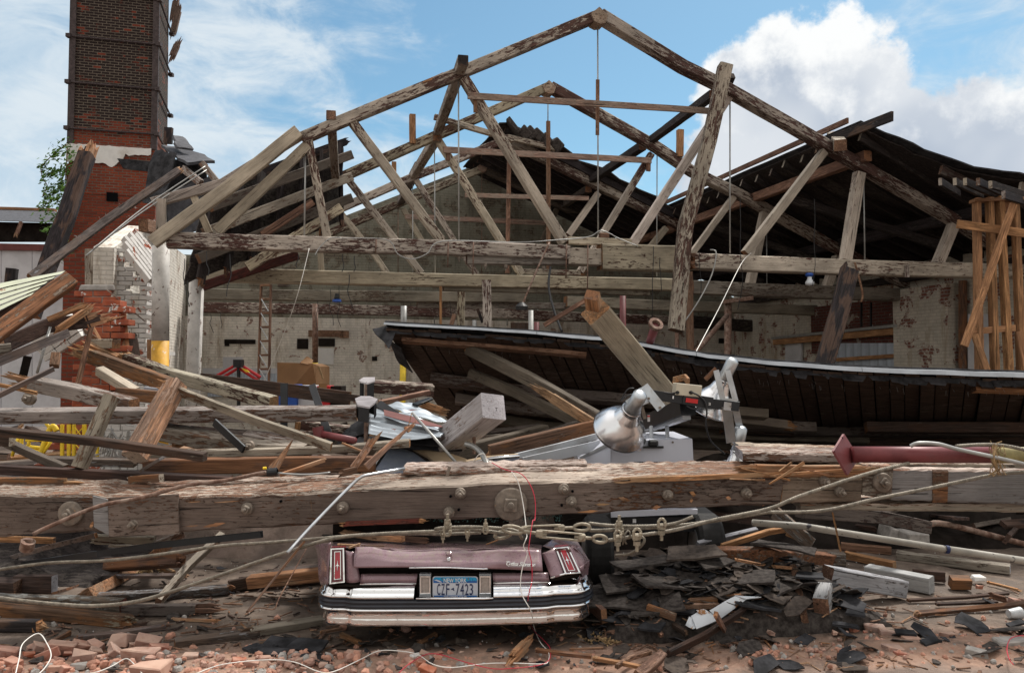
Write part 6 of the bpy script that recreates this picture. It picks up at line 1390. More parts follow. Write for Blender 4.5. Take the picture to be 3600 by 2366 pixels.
# ------------------------------------------------------------------ fallen roof slab
slab=empty('fallen_roof_slab',P('f',2500,1600,11),'huge fallen roof slab tipped toward us, bright metal top edge and dark boards beneath','roof slab')
def bez(rows,s):
 k=s*(len(rows)-1);i=min(int(k),len(rows)-2);f=k-i;return rows[i].lerp(rows[i+1],f)
topE=resample([P('t5',300,893,9.4),P('t5',1240,950,9.3),P('t5',1790,1000,9.2),P('t6',-40,1088,9.1),P('t6',600,1160,9.0),P('t6',1300,1205,8.9),P('t6',2060,1232,8.85),P('t6',2700,1245,8.8)],40)
botE=resample([P('t5',750,1545,12.4),P('s3',500,700,12.6),P('s4',0,690,12.6),P('s4',2600,700,12.4)],40)
def SP(s,t,off=0.0):
 a=bez(topE,s)+V((0,.02*mn.noise(V((s*30,4,0))),.009*mn.noise(V((s*14,0,1)))+(.012 if.33<s<.47 else 0)));b=bez(botE,s);n=(bez(topE,min(1,s+.05))-bez(topE,max(0,s-.05))).cross(b-a).normalized()
 if n.y>0:n=-n
 return a.lerp(b,t)+n*off
mb=MB()
for i in range(46):
 s0,s1=i/46+RN.uniform(.0002,.002),(i+1)/46-RN.uniform(.0002,.0015);ts=-.0+RN.uniform(-.008,.012);te=1.0;o0=RN.uniform(0,.03)
 n=6;vs=[]
 for k in range(n+1):
  t=ts+(te-ts)*k/n
  vs+=[SP(s0,t,o0),SP(s1,t,o0),SP(s1,t,o0-.03),SP(s0,t,o0-.03)]
 fs=[]
 for k in range(n):
  for q in range(4):fs.append([k*4+q,k*4+(q+1)%4,k*4+4+(q+1)%4,k*4+4+q])
 fs+=[[0,1,2,3],[n*4+3,n*4+2,n*4+1,n*4]];mb.add(vs,fs)
mb.build('deck_boards','slab_board',slab)
vs,fs,_=grid(lambda s,t:SP(s,t*1.0-.01,-.06),40,6,thick=V((0,.02,.03)));mb=MB();mb.add(vs,fs);mb.build('roofing_felt','tarpaper',slab)
mb=MB()
edge=[SP(s/60,-.02,-.02)+V((0,0,.012))for s in range(61)]
n=len(edge)
for i in range(n-1):
 a,b=edge[i],edge[i+1];gap=.006 if i%14==0 else 0
 w0=(.008+.03*i/n)+.005*mn.noise(V((i*.2,0,0)));mb.prism([a+V((gap,-.03,-w0)),b+V((0,-.03,-w0)),b+V((0,-.02,.018)),a+V((gap,-.02,.018))],V((0,.30,.012)))
mb.build('metal_edge','metal_edge',slab)
mb=MB()
for i in range(130):
 s=RN.random();a=SP(s,.0,.02);L=RN.uniform(.02,.06)*(1.6 if s>.45 else 1);wv=RN.uniform(.05,.35)
 mb.add([a,a+V((wv,0,0)),a+V((wv*.8,-.015,-L)),a+V((wv*.2,-.02,-L*.8))],[(0,1,2,3)])
mb.build('felt_tatters','tarpaper',slab)
mb=MB()
for i in range(80):
 s=RN.uniform(.42,1)if RN.random()<.75 else RN.uniform(.05,.42);a=SP(s,RN.uniform(.07,.13),.03);mb.tube([a,a+V((RN.gauss(0,.01),-.02,-RN.uniform(.02,.07)))],.0018,3)
mb.build('nails','conduit_grey',slab)
def srafter(s0,s1,t0,t1,w_,h_,mat,ends=('cut','cut'),endm='old_brown',off=.10,roll=0):
 pts=[SP(s0+(s1-s0)*k/6,t0+(t1-t0)*k/6,off)for k in range(7)]
 n=(SP(.5,.5,1)-SP(.5,.5,0)).normalized()
 return beam('rafter',pts,w_,h_,(mat,endm),slab,ends=ends,up=n,roll=roll)
srafter(.03,.36,.36,.40,.20,.13,'slab_rafter');srafter(.36,.55,.40,.44,.19,.12,'slab_rafter',('split','cut'),'fresh_split')
srafter(.05,.62,.55,.60,.16,.14,'slab_rafter');srafter(.08,.7,.72,.76,.16,.14,'slab_rafter');srafter(.12,.5,.88,.90,.16,.14,'rafter_paint')
srafter(.02,.30,.06,.07,.12,.05,'old_lumber',off=.04)
srafter(.46,.575,.46,.53,.17,.12,'slab_rafter',('cut','split'),'fresh_split',.14)
srafter(.47,.585,.66,.68,.16,.12,'dark_board');srafter(.585,1,.66,.60,.14,.12,'rafter_paint');srafter(.70,1.0,.50,.46,.14,.14,'dark_board',off=.16)
srafter(.5,1,.82,.80,.16,.14,'dark_board');srafter(.55,1,.95,.93,.16,.14,'dark_board')
srafter(.86,1,.10,.12,.10,.05,'new_lumber',off=.03)
sheet('felt_flap',[P('t5',215,890,9.5),P('t5',345,865,9.6),P('t5',375,930,9.3),P('t5',330,1015,9.2)],.012,'tarpaper',slab,8,8,.03)
sheet('felt_flap',[P('t5',330,985,9.7),P('t5',400,1040,9.6),P('t5',490,1195,10.2),P('t5',400,1125,10.2)],.012,'tarpaper',slab,6,8,.04)
beam('long_strut',[P('t5',880,1030,9.6),P('t5',1300,1240,9.0),P('t5',1800,1530,8.3)],.13,.135,('rafter_paint','fresh_split'),ends=('split','cut'),label='long brown strut slanting down across the underside of the fallen slab',cat='strut',spl=.08)
beam('long_strut',[P('t5',890,1195,9.8),P('t5',1200,1330,9.4),P('t5',1680,1560,8.9)],.11,.11,('rafter_paint','old_brown'),label='lower shorter strut under the slab beside the longer one',cat='strut')
beam('split_strut',[P('t5',1450,1365,8.4),P('t5',1740,1550,8.1)],.05,.10,('fresh_split','fresh_split'),ends=('long','split'),label='bright orange split face along the foot of the long strut',cat='strut',jit=.08)
beam('prop_beam',[P('s3',-200,760,7.9),P('s3',810,515,8.1)],.14,.15,('old_brown','fresh_split'),label='brown beam rising to the lamp head above the white moulding strips',cat='beam')
beam('prop_beam',[P('s2',2100,790,8.3),P('s3',600,520,8.6)],.12,.12,('rafter_paint','old_brown'),label='dim painted beam just behind the brown one at the slab foot',cat='beam')
beam('prop_beam',[P('s2',1780,780,8.0),P('s2',2346,640,8.5),P('s3',300,560,8.9)],.14,.14,('rafter_paint','old_brown'),label='painted beam running from the big white post toward the slab foot',cat='beam')
bp=beam('big_cream_post',[P('t5',1745,770,7.1),P('t5',2230,1350,8.0)],.215,.235,('cream_sound','fresh_split'),roll=38,ends=('cut','cut'),label='thick cream square post leaning across the fallen slab, raw wood on its top end',cat='post',jit=.01)
beam('post_tenon',[P('t5',1722,660,6.92),P('t5',1735,740,7.06)],.10,.12,('fresh_split','old_brown'),parent=bp,up=V((1,0,0)),roll=20)
beam('wood_chunk',[P('t6',-60,1245,8.4),P('t6',15,1225,8.4),P('t6',40,1255,8.3)],.06,.07,('fresh_split','fresh_split'),label='small bright wood chunk on the slab right of the big cream post',cat='wood chunk')
beam('big_white_post',[P('s2',2175,335,6.45),P('s2',1590,790,7.4)],.215,.215,('white_post','white_end'),roll=8,label='thick white squared post pointing up right, its clean sawn end facing us',cat='post',jit=.008,cham=.05)
mb=MB();mb.tube([P('s2',1998,560,6.75),P('s2',2000,770,6.75)],.016,6);mb.build('thin_rod','rust_steel',label='short vertical rusty rod under the big white post',cat='rod')
